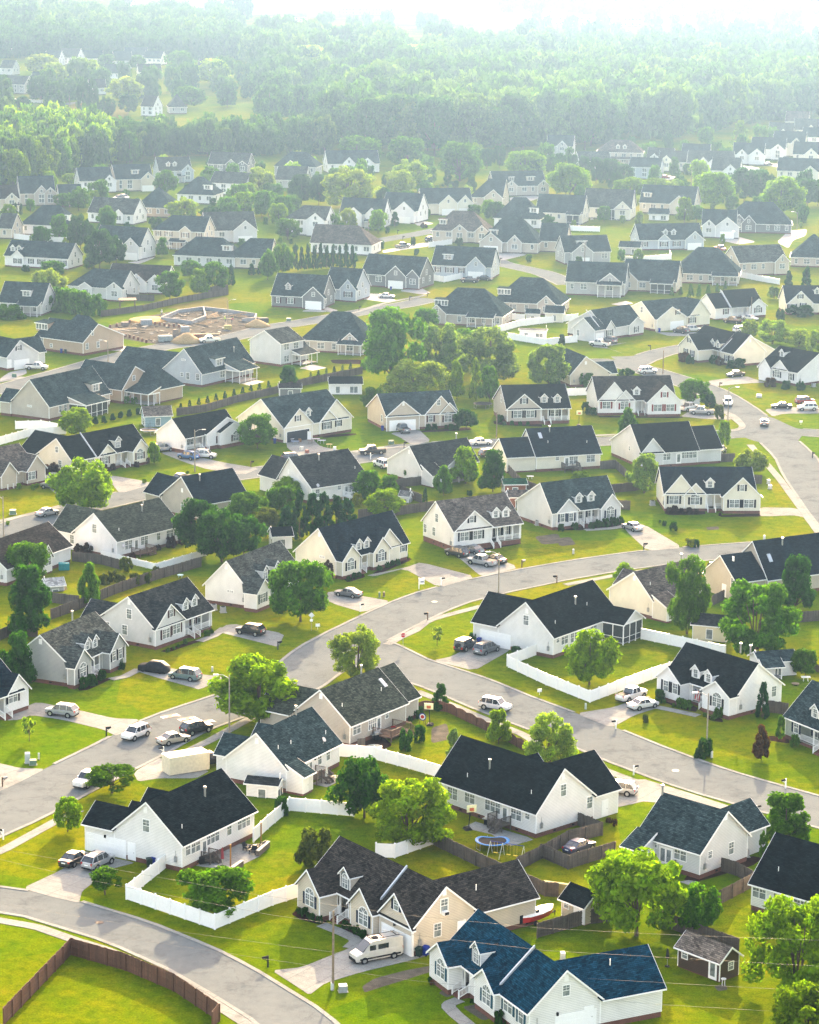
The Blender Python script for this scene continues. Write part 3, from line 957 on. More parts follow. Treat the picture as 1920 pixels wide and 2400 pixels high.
# ---------------------------------------------------------------- fences
def fence(kind,pts,label,h=1.8,name=None):
	mat,nm={'v': (VINYL,'vinyl_fence'),'w': (FENCEW,'wooden_fence'),'b': (FENCEB,'wooden_fence'),'s': (FENCEB,'wooden_fence')}[kind]
	root=thing(nm,label,'fence',(pts[0][0],pts[0][1],0))
	O=Vector((pts[0][0],pts[0][1],0))
	P=MB(); pp=[]
	rnd=random.Random(int(pts[0][0] * 7 + pts[0][1]))
	sp=2.42
	for a,b in zip(pts,pts[1:]):
		a,b=Vector((*a,0)) - O,Vector((*b,0)) - O
		L=(b - a).length
		n=max(1,round(L / sp))
		d=(b - a) / n
		u=d.normalized(); nv=Vector((-u.y,u.x,0))
		if nv.y > 0: nv=-nv
		for k in range(n):
			p,q=a + d * k,a + d * (k + 1)
			if kind == 'v':
				p_,q_=p + u * .1,q - u * .1
				P.beam((p_.x,p_.y,h * .5),(q_.x,q_.y,h * .5),.04,h - .1)
				P.beam((p.x,p.y,h - .06),(q.x,q.y,h - .06),.08,.13); P.beam((p.x,p.y,.12),(q.x,q.y,.12),.08,.13)
			else:
				m=6 if kind != 's' else 10
				for j in range(m):
					s_,e_=p + (q - p) * (j / m),p + (q - p) * ((j + 1) / m)
					hh=h + rnd.uniform(-.05,.05)
					if kind == 's': hh=h + .22 * math.sin(math.pi * (j + .5) / m)
					P.beam((s_.x,s_.y,hh / 2),(e_.x,e_.y,hh / 2),.025,hh)
				for z in (.35,h * .5,h - .3):
					f=nv * .05
					P.beam((p.x + f.x,p.y + f.y,z),(q.x + f.x,q.y + f.y,z),.05,.1)
			pp.append((p,nv))
		pp.append((b,nv))
	P.build('panel',mat,root)
	key=('post',kind)
	if key not in CACHE:
		m=MB()
		if kind == 'v':
			m.box(-.09,.09,-.09,.09,0,1.86); m.loft([[(-.12,-.12,1.86),(.12,-.12,1.86),(.12,.12,1.86),(-.12,.12,1.86)],[(-.02,-.02,2.0),(.02,-.02,2.0),(.02,.02,2.0),(-.02,.02,2.0)]])
		else:
			m.box(-.06,.06,-.06,.06,0,1.78)
		CACHE[key]=m.mesh('post',[mat])
	for p,nv in pp[:99]:
		o=put('post',CACHE[key],root,p + (nv * .1 if kind != 'v' else Vector()),math.atan2(nv.y,nv.x))
		o.scale.z=h / 1.8
	return root
# ---------------------------------------------------------------- street furniture and garden things
def street_lamp(x,y,h,rot,label):
	r=thing('street_lamp',label,'street lamp',(x,y,0),R(rot))
	m=MB(); m.tube((0,0,0),(0,0,h),.13,.085,n=10); m.tube((0,0,0),(0,0,.5),.18,n=10)
	m.build('pole',plain('lamp_pole',(.25,.22,.17),.8,var=.2),r)
	m=MB(); m.tube((0,0,h - .5),(.9,0,h + .05),.05,.045); m.tube((.9,0,h + .05),(1.7,0,h + .1),.045)
	m.build('arm',STEEL,r)
	m=MB(); m.loft([[(1.5,-.12,h + .03),(1.5,.12,h + .03),(1.5,.08,h + .18),(1.5,-.08,h + .18)],[(2.25,-.14,h + .05),(2.25,.14,h + .05),(2.25,.08,h + .17),(2.25,-.08,h + .17)]])
	m.build('lamp_head',plain('lamp_shell',(.6,.62,.6),.4),r)
	return r
def wood_pole(x,y,h,label):
	m=MB(); m.tube((0,0,0),(0,0,h),.15,.10,n=10)
	return tag(m.build('utility_pole',WOODP,None,(x,y,0)),label,'pole')
def mailbox(x,y,rot,white,label):
	r=thing('mailbox',label,'mailbox',(x,y,0),R(rot))
	pm=WHITE if white == 1 else (DARK if white == 0 else plain('brown_post',(.10,.06,.04)))
	m=MB(); m.box(-.07,.07,-.07,.07,0,1.35); m.beam((-.1,0,1.05),(.6,0,1.05),.08,.08); m.beam((0,0,.6),(.4,0,1.02),.06,.06)
	m.build('post',pm,r)
	m=MB(); arc=[(.12 * math.cos(a),1.22 + .12 * math.sin(a)) for a in [math.pi * k / 6 for k in range(7)]]
	pr=[(-.12,1.10),(.12,1.10)] + arc
	m.loft([[(.1,p,q) for p,q in pr],[(.7,p,q) for p,q in pr]])
	m.build('box',DARK if white != 3 else STEEL,r)
	return r
def bin_(x,y,rot,c,label,cat='wheelie bin'):
	r=thing('wheelie_bin',label,cat,(x,y,0),R(rot))
	P=plain('bin_plastic',{'blue': (.01,.03,.22),'green': (.012,.03,.022),'grey': (.05,.055,.06)}[c],.5)
	m=MB(); m.loft([[(-.24,-.26,.05),(.24,-.26,.05),(.24,.26,.05),(-.24,.26,.05)],[(-.32,-.36,1.0),(.32,-.36,1.0),(.32,.36,1.0),(-.32,.36,1.0)]]); m.box(-.33,.33,-.42,-.3,.9,.98)
	m.build('body',P,r)
	m=MB(); m.loft([[(-.35,-.4,1.0),(.35,-.4,1.0),(.35,.4,1.0),(-.35,.4,1.0)],[(-.28,-.38,1.1),(.28,-.38,1.1),(.28,.3,1.12),(-.28,.3,1.12)]])
	m.build('lid',P,r)
	w_=once('binw',lambda: (lambda q: (q.tube((-.05,0,0),(.05,0,0),.1,n=10),q.mesh('wheel',[TYRE]))[1])(MB()))
	for s in (-.28,.28): put('wheel',w_,r,(s,-.3,.1))
def utility_box(x,y,rot,w_,d,h,c,label,cat='utility box'):
	r=thing('utility_box',label,cat,(x,y,0),R(rot))
	P=plain('cabinet_paint',c,.5)
	m=MB(); m.loft([[(-w_ / 2,-d / 2,.06),(w_ / 2,-d / 2,.06),(w_ / 2,d / 2,.06),(-w_ / 2,d / 2,.06)],[(-w_ / 2,-d / 2,h * .9),(w_ / 2,-d / 2,h * .9),(w_ / 2,d / 2,h),(-w_ / 2,d / 2,h)]])
	m.box(-w_ * .4,w_ * .4,-d / 2 - .02,-d / 2,.15,h * .8)
	m.build('cabinet',P,r)
	m=MB(); m.box(-w_ * .6,w_ * .6,-d * .6,d * .6,0,.059); m.build('base',CONC2,r)
def ac_unit(x,y,rot,label):
	r=thing('air_conditioner',label,'air conditioner',(x,y,0),R(rot))
	m=MB(); m.box(-.42,.42,-.42,.42,.1,.95)
	for q in range(7):
		z=.2 + q * .1
		m.box(-.44,.44,-.44,.44,z,z + .04)
	m.build('body',plain('ac_case',(.30,.31,.31),.5),r)
	m=MB(); m.disc((0,0),.36,.36,.951,.99,14); m.build('fan_grille',DARK,r)
	m=MB(); m.box(-.55,.55,-.55,.55,0,.1); m.build('base',CONC2,r)
def trampoline(x,y,r,label,net=False,c=(.01,.16,.42),sag=True):
	root=thing('trampoline',label,'trampoline',(x,y,0))
	m=MB(); n=28; z=.9
	rim=lambda k,zz: [(r * k * math.cos(2 * math.pi * j / n),r * k * math.sin(2 * math.pi * j / n),zz + (-.35 * max(0,math.sin(2 * math.pi * j / n)) ** 6 if sag else 0)) for j in range(n)]
	m.loft([rim(1.0,z),rim(1.03,z + .06),rim(.97,z + .1),rim(.84,z + .06),rim(.84,z)],0,False)
	m.build('safety_pad',plain('pad_vinyl',c,.45),root)
	m=MB(); m.loft([rim(.85,z + .02),rim(.5,z - .08),rim(.05,z - .14)]); m.build('mat',DARK,root)
	lg=once('trleg',lambda: (lambda q: (q.tube((0,-.45,0),(0,.45,0),.03),q.tube((0,-.45,0),(0,-.45,.9),.03),q.tube((0,.45,0),(0,.45,.9),.03),q.mesh('leg',[STEEL]))[3])(MB()))
	for k in range(4):
		a=k * math.pi / 2 + .5
		put('leg',lg,root,(r * .95 * math.cos(a),r * .95 * math.sin(a),0),a)
	if net:
		m=MB()
		for k in range(8):
			a=k * math.pi / 4
			m.tube((r * math.cos(a),r * math.sin(a),.9),(r * math.cos(a),r * math.sin(a),2.6),.03)
			b=a + math.pi / 4
			for z in (1.4,2.0,2.58): m.beam((r * math.cos(a),r * math.sin(a),z),(r * math.cos(b),r * math.sin(b),z),.02,.02)
		m.build('net_frame',DARK,root)
def hoop(x,y,rot,label,c=(.75,.72,.4)):
	r=thing('basketball_hoop',label,'basketball hoop',(x,y,0),R(rot))
	m=MB(); m.loft([[(-.5,-.9,0),(.5,-.9,0),(.5,.3,0),(-.5,.3,0)],[(-.35,-.7,.3),(.35,-.7,.3),(.2,.2,.3),(-.2,.2,.3)]]); m.build('base',DARK,r)
	m=MB(); m.tube((0,0,.2),(0,.5,3.0),.06); m.tube((0,.1,.9),(0,.9,2.9),.04); m.build('pole',DARK,r)
	m=MB(); m.box(-.65,.65,.95,1.0,2.7,3.6); m.box(-.3,.3,1.001,1.02,2.85,3.25,1); m.build('backboard',[plain('backboard',c,.4),plain('target_square',(.5,.12,.05))],r)
	m=MB()
	for k in range(12):
		a,b=k * math.pi / 6,(k + 1) * math.pi / 6
		m.beam((.23 * math.cos(a),1.25 + .23 * math.sin(a),2.95),(.23 * math.cos(b),1.25 + .23 * math.sin(b),2.95),.03,.03)
	m.build('rim',plain('orange_rim',(.5,.1,.02)),r)
def swing_set(x,y,rot,label):
	r=thing('swing_set',label,'swing set',(x,y,0),R(rot))
	m=MB(); m.tube((-2.2,0,1.9),(2.2,0,1.9),.04); m.build('top_bar',plain('blue_tube',(.03,.06,.25)),r)
	for sx in (-2.2,-.6,2.2):
		m=MB(); m.tube((sx - .1,-.9,0),(sx,0,1.9),.035); m.tube((sx - .1,.9,0),(sx,0,1.9),.035); m.build('leg',plain('pale_tube',(.6,.6,.45)),r)
	for sx in (-1.5,.2,1.1):
		m=MB(); m.tube((sx - .2,0,1.9),(sx - .2,0,.5),.012); m.tube((sx + .2,0,1.9),(sx + .2,0,.5),.012); m.loft([[(sx - .25,-.12,.47),(sx + .25,-.12,.47),(sx + .25,.12,.47),(sx - .25,.12,.47)],[(sx - .25,-.1,.53),(sx + .25,-.1,.53),(sx + .25,.1,.53),(sx - .25,.1,.53)]])
		m.build('swing_seat',plain('yellow_plastic',(.55,.42,.03)),r)
def boat(x,y,rot,label):
	r=thing('motor_boat',label,'boat',(x,y,0),R(rot))
	P=[(0,.25,.5),(.8,.75,.5),(2.4,1.0,.5),(4.0,.9,.55),(4.9,.45,.65),(5.3,.05,.75)]
	m=MB()
	m.loft([[(px,-wd,1.15 + .05 * px / 2),(px,-wd * .75,zb),(px,0,zb - .15),(px,wd * .75,zb),(px,wd,1.15 + .05 * px / 2)] for px,wd,zb in P])
	m.build('hull',plain('red_gelcoat',(.42,.03,.03),.25),r)
	m=MB()
	m.loft([[(px,-wd * 1.02,1.16 + .05 * px / 2),(px,wd * 1.02,1.16 + .05 * px / 2),(px,wd * .8,1.32 + .05 * px / 2),(px,-wd * .8,1.32 + .05 * px / 2)] for px,wd,zb in P])
	m.build('deck',plain('white_gelcoat',(.78,.77,.74),.3),r)
	m=MB(); m.loft([[(1.9,-.6,1.36),(1.9,.6,1.36),(1.95,.5,1.7),(1.95,-.5,1.7)],[(2.5,-.6,1.4),(2.5,.6,1.4),(2.45,.5,1.68),(2.45,-.5,1.68)]]); m.build('windscreen',CARGLASS,r)
	m=MB(); m.box(-.45,.05,-.2,.2,.5,1.5); m.build('outboard_motor',DARK,r)
	m=MB(); m.beam((.2,-.5,.45),(5.8,0,.45),.1,.1); m.beam((.2,.5,.45),(5.8,0,.45),.1,.1); m.tube((1.5,-1.0,.3),(1.5,-.8,.3),.3,n=12); m.tube((1.5,.8,.3),(1.5,1.0,.3),.3,n=12); m.tube((5.7,0,0),(5.7,0,.6),.05)
	m.build('trailer',DARK,r)
def deck(x,y,rot,wx,wy,z,label,stair='x',tone=DECKW):
	r=thing('garden_deck',label,'deck',(x,y,0),R(rot))
	m=MB()
	n=int(wx / .15)
	for k in range(n): m.box(wx * k / n,wx * (k + .93) / n,0,wy,z - .05,z)
	m.box(.05,wx - .05,.05,wy - .05,z - .2,z - .051)
	m.build('floor',tone,r)
	po=MB(); po.box(-.06,.06,-.06,.06,0,z + 1.0); pm=po.mesh('post',[tone])
	for px,py in ((.06,.06),(wx - .06,.06),(.06,wy - .06),(wx - .06,wy - .06),(wx / 2,.06)): put('post',pm,r,(px,py,0))
	m=MB()
	def rl(a,b):
		a,b=Vector(a),Vector(b)
		m.beam(a + Vector((0,0,.95)),b + Vector((0,0,.95)),.1,.06); m.beam(a + Vector((0,0,.15)),b + Vector((0,0,.15)),.06,.06)
		q=int((b - a).length / .16)
		for k in range(1,q):
			o=a.lerp(b,k / q); m.box(o.x - .02,o.x + .02,o.y - .02,o.y + .02,o.z + .15,o.z + .93)
	rl((.06,.06,z),(wx * .5,.06,z)); rl((.06,.1,z),(.06,wy - .1,z)); rl((wx - .06,.1,z),(wx - .06,wy - .1,z))
	ns=max(2,int(z / .2))
	st=MB()
	for k in range(ns):
		st.box(wx * .55,wx - .15,-.3 * (k + 1),-.3 * k - .02,z - .2 * (k + 1) - .05,z - .2 * (k + 1))
	for q in (wx * .55,wx - .15):
		st.beam((q,0,z - .1),(q,-.3 * ns,.05),.05,.22); rl((q,-.05,z - .02),(q,-.3 * ns,.05))
	st.build('steps',tone,r)
	m.build('railing',tone,r)
def grill(x,y,rot,label,cover=False):
	r=thing('barbecue_grill',label,'grill',(x,y,0),R(rot))
	m=MB(); m.box(-.55,.55,-.3,.3,.1,.8); m.build('cart',DARK,r)
	m=MB(); m.loft([[(-.5,-.3,.8),(.5,-.3,.8),(.5,.3,.8),(-.5,.3,.8)],[(-.48,-.25,1.1),(.48,-.25,1.1),(.48,.28,1.1),(-.48,.28,1.1)],[(-.45,-.1,1.22),(.45,-.1,1.22),(.45,.2,1.22),(-.45,.2,1.22)]])
	m.build('lid',STEEL if not cover else plain('grill_cover',(.5,.46,.42)),r)
	m=MB(); m.box(-.85,-.56,-.25,.25,.8,.84); m.box(.56,.85,-.25,.25,.8,.84); m.build('side_shelf',STEEL,r)
def chair(x,y,rot,c,label,group=None):
	r=thing('garden_chair',label,'chair',(x,y,0),R(rot),group)
	P=plain('chair_resin',c,.5)
	m=MB(); m.box(-.35,.35,-.35,.35,.32,.45); m.build('seat',P,r)
	m=MB(); m.loft([[(-.35,.3,.4),(.35,.3,.4),(.35,.4,.4),(-.35,.4,.4)],[(-.33,.45,1.0),(.33,.45,1.0),(.33,.53,1.0),(-.33,.53,1.0)]]); m.build('backrest',P,r)
	for s in (-.4,.4):
		m=MB(); m.box(s - .05,s + .05,-.35,.35,.55,.62); m.box(s - .04,s + .04,-.33,-.25,0,.55); m.box(s - .04,s + .04,.25,.33,0,.55); m.build('armrest',P,r)
def table(x,y,w_,d,h,c,label,round_=True,name='garden_table'):
	r=thing(name,label,'table',(x,y,0))
	P=plain('table_finish',c,.5)
	m=MB()
	if round_: m.disc((0,0),w_ / 2,d / 2,h - .06,h,20)
	else: m.box(-w_ / 2,w_ / 2,-d / 2,d / 2,h - .06,h)
	m.build('table_top',P,r)
	for k in range(4):
		a=math.pi / 4 + k * math.pi / 2
		m=MB(); m.tube((w_ * .35 * math.cos(a),d * .35 * math.sin(a),0),(w_ * .3 * math.cos(a),d * .3 * math.sin(a),h - .06),.03); m.build('leg',P,r)
def parasol(x,y,c,label,h=2.5):
	r=thing('parasol',label,'parasol',(x,y,0))
	m=MB(); m.tube((0,0,0),(0,0,h),.03); m.build('pole',STEEL,r)
	m=MB(); m.tube((0,0,1.0),(0,0,h - .3),.22,.12,n=9); m.tube((0,0,h - .3),(0,0,h),.12,.02,n=9); m.build('canopy',plain('parasol_cloth',c,.8),r)
	m=MB(); m.disc((0,0),.28,.28,0,.1,14); m.build('base',DARK,r)
def slab_block(name,cat,x,y,rot,sx,sy,sz,mat,label,z=0,bev=.08):
	"""storage box, bale, stack: a chamfered box with a lid line"""
	m=MB()
	a,b=sx / 2,sy / 2
	rg=lambda k,zz: [(-a * k,-b * k,zz),(a * k,-b * k,zz),(a * k,b * k,zz),(-a * k,b * k,zz)]
	m.loft([rg(.96,0),rg(1,.04),rg(1,sz * .78),rg(1.03,sz * .8),rg(1.03,sz - bev),rg(.94,sz)])
	return tag(m.build(name,mat,None,(x,y,z),R(rot)),label,cat)
def mound(name,cat,x,y,rx,ry,h,mat,label):
	m=MB(); rnd=random.Random(int(x * 5))
	n=18; rings=[]
	for q,k in ((0,1),(.35,.78),(.7,.45),(.95,.15)):
		rings.append([(rx * k * math.cos(2 * math.pi * j / n) * rnd.uniform(.88,1.1),ry * k * math.sin(2 * math.pi * j / n) * rnd.uniform(.88,1.1),h * q * rnd.uniform(.93,1.05)) for j in range(n)])
	m.loft(rings)
	return tag(m.build(name,mat,None,(x,y,0),0,True),label,cat)
def flagpole(x,y,z,rot,label):
	r=thing('flag',label,'flag',(x,y,z),R(rot))
	m=MB(); m.tube((0,0,0),(0,-1.3,1.0),.02); m.build('pole',WHITE,r)
	m=MB()
	A,B=Vector((0,-.25,.2)),Vector((0,-1.25,.97))
	dn=Vector((.05,0,-1))
	for k in range(7):
		f=lambda s,t: A.lerp(B,s) + dn * t + Vector((.12 * math.sin(s * 6 + t * 3),0,0))
		s0,s1=k / 7,(k + 1) / 7
		for q in range(4): m.poly([f(s0,q * .4),f(s1,q * .4),f(s1,q * .4 + .4),f(s0,q * .4 + .4)],2 if (k >= 4 and q < 2) else (0 if k % 2 == 0 else 1))
	m.build('cloth',[plain('flag_red',(.45,.03,.05)),plain('flag_white',(.75,.75,.73)),plain('flag_blue',(.03,.05,.2))],r)
def sign(kind,x,y,rot,label):
	r=thing('traffic_sign' if kind != 'sale' else 'sale_sign',label,'sign',(x,y,0),R(rot))
	m=MB()
	if kind == 'stop':
		m.tube((0,0,0),(0,0,2.7),.04); m.build('post',STEEL,r)
		for rad,c,yy in ((.42,(.75,.75,.72),-.05),(.38,(.5,.02,.02),-.06)):
			m=MB(); ring=[(rad * math.cos(R(22.5 + 45 * k)),rad * math.sin(R(22.5 + 45 * k)) + 2.4) for k in range(8)]
			m.loft([[(a,yy,b) for a,b in ring],[(a,yy + .008,b) for a,b in ring]]); m.build('sign_face',plain('sign_face',c,.4,var=.03),r)
		t=bpy.data.curves.new('lettering','FONT'); t.body='STOP'; t.size=.3; t.align_x='CENTER'; t.align_y='CENTER'; t.materials.append(WHITE)
		o=put('lettering',t); k=bpy.data.meshes.new_from_object(o); bpy.data.objects.remove(o); o=put('lettering',k,r,(0,-.065,2.4)); o.rotation_euler=(R(90),0,0)
	elif kind == 'diamond':
		m.tube((0,0,0),(0,0,2.9),.04); m.build('post',STEEL,r)
		m=MB(); m.loft([[(-.5,q,2.6),(0,q,2.1),(.5,q,2.6),(0,q,3.1)] for q in (-.06,-.045)]); m.build('sign_face',plain('sign_back',(.6,.62,.63),.4),r)
		m=MB(); m.box(-.25,.25,-.06,-.045,1.55,2.0); m.build('speed_plate',WHITE,r)
	elif kind == 'sale':
		m.box(-.08,.08,-.08,.08,0,2.0); m.beam((-.1,0,1.85),(1.0,0,1.85),.09,.09); m.build('post',WHITE,r)
		m=MB(); m.box(.15,.95,-.02,.02,.85,1.7,0); m.box(.25,.85,-.028,-.021,1.15,1.4,1); m.build('sign_face',[WHITE,plain('sign_print',(.2,.2,.24))],r)
	else:
		m.box(-.03,.03,-.03,.03,0,.7); m.build('post',WHITE,r)
		m=MB(); m.box(-.35,.35,-.02,.02,.45,.95); m.build('sign_face',WHITE,r)
def wire(pts,label,group,r=.022):
	m=MB()
	P=[Vector(p) for p in pts]
	o=P[0].copy()
	for a,b in zip(P,P[1:]):
		m.tube(a - o,b - o,r,n=5,caps=False)
	return tag(m.build('power_line',plain('cable',(.10,.11,.11),.5),None,o),label,'power line',group)
def container(x,y,rot,label):
	r=thing('storage_container',label,'storage container',(x,y,0),R(rot))
	P=plain('container_paint',(.62,.57,.42),.5)
	m=MB(); m.box(-2.95,2.95,-1.2,1.2,.12,2.5)
	for k in range(26):
		xx=-2.85 + k * .228
		m.box(xx,xx + .11,-1.24,1.24,.25,2.4)
	m.build('body',P,r)
	m=MB(); m.box(-2.98,2.98,-1.25,1.25,2.5,2.58); m.build('roof',plain('container_roof',(.72,.70,.62),.5),r)
	for s in (-.6,.6):
		m=MB(); m.box(2.95,3.02,s - .56,s + .56,.2,2.4); m.tube((3.05,s,.2),(3.05,s,2.4),.025); m.build('door',P,r)
	m=MB(); m.box(3.021,3.03,-.95,-.35,1.5,1.9); m.build('sticker',plain('blue_sticker',(.05,.2,.55)),r)
def strip(name,pts,wd,z,mat,kind='structure',h=0):
	"""ribbon of constant width along a polyline"""
	m=MB(); n=len(pts); L,Rr=[],[]
	for i,p in enumerate(pts):
		a,b=Vector(pts[max(0,i - 1)]),Vector(pts[min(n - 1,i + 1)])
		d=(b - a).normalized(); q=Vector((-d.y,d.x)) * wd / 2
		L.append(Vector(p) + q); Rr.append(Vector(p) - q)
	for i in range(n - 1):
		m.poly([(*Rr[i],z),(*Rr[i + 1],z),(*L[i + 1],z),(*L[i],z)])
		if h:
			m.poly([(*L[i],z),(*L[i + 1],z),(*L[i + 1],z - h),(*L[i],z - h)]); m.poly([(*Rr[i],z),(*Rr[i + 1],z),(*Rr[i + 1],z - h),(*Rr[i],z - h)])
	o=m.build(name,mat); o['kind']=kind
	return o
def patch(name,pts,z,mat,smooth=True):
	from mathutils.geometry import tessellate_polygon
	if smooth:
		q=[]
		n=len(pts)
		for i in range(n):
			a,b=Vector(pts[i]),Vector(pts[(i + 1) % n])
			q += [a.lerp(b,.12),a.lerp(b,.88)]
		pts=q
	me=bpy.data.meshes.new(name)
	v=[(p[0],p[1],z) for p in pts]
	tri=tessellate_polygon([[Vector((*p[:2],0)) for p in v]])
	me.from_pydata(v,[],[tuple(t) for t in tri])
	me.materials.append(mat); me.update()
	for p in me.polygons:
		if p.normal.z < 0: p.flip()
	o=put(name,me); o['kind']='structure'
	return o
def covered_car(x,y,rot,label):
	r=thing('covered_car',label,'car',(x,y,0.03),R(rot))
	P=[(-2.45,.2,.55,.8),(-2.3,.9,.9,.9),(-1.2,1.0,1.05,.95),(-.5,1.02,1.62,.7),(1.3,1.02,1.66,.7),(2.0,1.0,1.15,.9),(2.35,.92,.95,.9),(2.5,.2,.5,.8)]
	m=MB(); rg=[]
	for px,wd,zt,k in P:
		rg.append([(px,-wd,.12),(px,-wd * 1.01,zt * .55),(px,-wd * k,zt),(px,0,zt + .05),(px,wd * k,zt),(px,wd * 1.01,zt * .55),(px,wd,.12)])
	m.loft(rg); m.build('cover',plain('cover_cloth',(.012,.014,.017),.55,var=.5,scale=2.5),r,smooth=True)
	w_=once('cvw',lambda: (lambda q: (q.tube((0,-.1,0),(0,.1,0),.32,n=14),q.mesh('wheel',[TYRE]))[1])(MB()))
	for a in (-1.45,1.45):
		for b in (-.88,.88): put('wheel',w_,r,(a,b,.3))
def speed_cushion(x,y,rot,label):
	r=thing('speed_cushion',label,'speed bump',(x,y,.012),R(rot))
	m=MB(); m.loft([[(-1.5,-.95,0),(1.5,-.95,0),(1.5,.95,0),(-1.5,.95,0)],[(-.9,-.7,.07),(.9,-.7,.07),(.9,.7,.07),(-.9,.7,.07)]]); m.build('ramp',plain('ramp_rubber',(.09,.09,.09),.8),r)
	for s in (-1,1):
		m=MB(); m.loft([[(s * 1.35,-.55,.02),(s * .93,0,.078),(s * 1.35,.55,.02)],[(s * 1.35,-.55,.03),(s * .93,0,.088),(s * 1.35,.55,.03)]]) ; m.poly([(s * .8,-.3,.076),(s * .25,0,.076),(s * .8,.3,.076)]); m.build('arrow',WHITE,r)
def manhole(x,y,label,c=(.06,.05,.045)):
	m=MB(); m.disc((0,0),.5,.5,0,.02,20,top=.96); m.disc((0,0),.4,.4,.02,.03,20)
	tag(m.build('manhole_cover',plain('cast_iron',c,.6),None,(x,y,.02)),label,'manhole')
def low_wall(pts,h,label,wd=.35):
	r=thing('garden_wall',label,'wall',(*pts[0],0))
	m=MB(); c=MB(); o=Vector((*pts[0],0))
	for a,b in zip(pts,pts[1:]):
		a,b=Vector((*a,0)) - o,Vector((*b,0)) - o
		m.beam((a.x,a.y,h / 2),(b.x,b.y,h / 2),wd,h); c.beam((a.x,a.y,h + .04),(b.x,b.y,h + .04),wd + .1,.08)
	m.build('blocks',STONE,r); c.build('coping',CONC2,r)
def pergola(x,y,rot,sx,sy,h,label,tone=DECKW):
	r=thing('pergola',label,'pergola',(x,y,0),R(rot))
	p=MB(); p.box(-.09,.09,-.09,.09,0,h); pm=p.mesh('post',[tone])
	for a in (-1,1):
		for b in (-1,1): put('post',pm,r,(a * sx / 2,b * sy / 2,0))
	m=MB(); m.loft([[(-sx * .6,-sy * .6,h),(sx * .6,-sy * .6,h),(sx * .6,sy * .6,h),(-sx * .6,sy * .6,h)],[(-sx * .6,-sy * .6,h + .12),(sx * .6,-sy * .6,h + .12),(sx * .6,sy * .6,h + .12),(-sx * .6,sy * .6,h + .12)],[(-sx * .5,0,h + .5),(sx * .5,0,h + .5),(sx * .5,.02,h + .5),(-sx * .5,.02,h + .5)]])
	m.build('roof',plain('cedar_roof',(.30,.21,.13),.8),r)
def target_stand(x,y,rot,label):
	r=thing('archery_target',label,'archery target',(x,y,0),R(rot))
	m=MB(); m.tube((-.5,0,0),(-.25,0,1.6),.04); m.tube((.5,0,0),(.25,0,1.6),.04); m.tube((0,.6,0),(0,.05,1.5),.04); m.build('stand',DECKW,r)
	for k,(rd,c) in enumerate(((.55,(.03,.05,.2)),(.42,(.7,.7,.7)),(.27,(.45,.03,.03)))):
		m=MB(); m.tube((0,-.08 - .012 * k,1.15),(0,-.07 - .012 * k,1.15),rd,n=20); m.build('ring',plain('target_ring',c,.6),r)
def worker(x,y,rot,top,legs,hat,label,stoop=0.0):
	r=thing('person',label,'person',(x,y,0.01),R(rot))
	sk=[(0,0,.92,.15),(0,-.01,1.1,.16),(0,-.04 - stoop * .5,1.36,.19),(0,-.06 - stoop,1.5,.07),(0,-.08 - stoop * 1.2,1.62,.105),(0,-.1 - stoop * 1.25,1.72,.09)]
	e=[(0,1),(1,2),(2,3),(3,4),(4,5)]
	for s in (-1,1):
		i=len(sk)
		sk += [(s * .1,0,.85,.11),(s * .12,-.05,.48,.075),(s * .13,.03,.08,.05),(s * .14,-.12,.04,.045),(s * .21,-.04 - stoop * .5,1.4,.07),(s * .27,-.02 - stoop,1.12,.05),(s * .22,-.22 - stoop,.95,.036),(s * .21,-.29 - stoop,.92,.03)]
		e += [(0,i),(i,i + 1),(i + 1,i + 2),(i + 2,i + 3),(2,i + 4),(i + 4,i + 5),(i + 5,i + 6),(i + 6,i + 7)]
	me=bpy.data.meshes.new('body'); me.from_pydata([q[:3] for q in sk],e,[]); me.update()
	o=put('body',me,r)
	md=o.modifiers.new('skin','SKIN')
	for v,q in zip(me.skin_vertices[0].data,sk): v.radius=(q[3],q[3])
	me.skin_vertices[0].data[0].use_root=True
	o.modifiers.new('sub','SUBSURF').render_levels=1
	mt,t,b=nodes('work_clothes')
	tc=N(t,'TexCoord'); sp=N(t,'SeparateXYZ'); t.links.new(tc.outputs['Object'],sp.inputs[0])
	dv=N(t,'Math',operation='DIVIDE',i_1=2.0); t.links.new(sp.outputs[2],dv.inputs[0])
	rr=ramp(t,dv.outputs[0],[(.0,(.05,.04,.03)),(.05,legs),(.47,top),(.745,(.28,.16,.11))])
	t.nodes[rr.node.name].color_ramp.interpolation='CONSTANT'
	t.links.new(rr,b.inputs['Base Color']); me.materials.append(mt)
	h=MB(); cy_=-.09 - stoop * 1.22
	h.disc((0,cy_),.13,.15,1.7,1.82,12,top=.6); h.disc((0,cy_ - .03),.15,.19,1.69,1.71,12)
	h.build('helmet',plain('helmet',hat,.4),r)
def block_ring(pts,h,label):
	r=thing('block_foundation',label,'foundation',(*pts[0],0))
	m=MB(); o=Vector((*pts[0],0))
	for a,b in zip(pts,pts[1:]):
		a,b=Vector((*a,0)) - o,Vector((*b,0)) - o
		m.beam((a.x,a.y,h / 2),(b.x,b.y,h / 2),.3,h)
	m.build('block_wall',brick((.24,.25,.26),(.19,.20,.21),.4,.2,(.28,.28,.28),'concrete_block'),r)
def pier_row(a,b,n,h,grp,label):
	for k in range(n):
		t_=k / max(1,n - 1)
		m=MB(); m.box(-.3,.3,-.3,.3,0,h * .5); m.box(-.26,.26,-.28,.28,h * .5 + .002,h)
		tag(m.build('brick_pier',BRICK,None,(a[0] + (b[0] - a[0]) * t_,a[1] + (b[1] - a[1]) * t_,0),.2),label,'pier',grp)
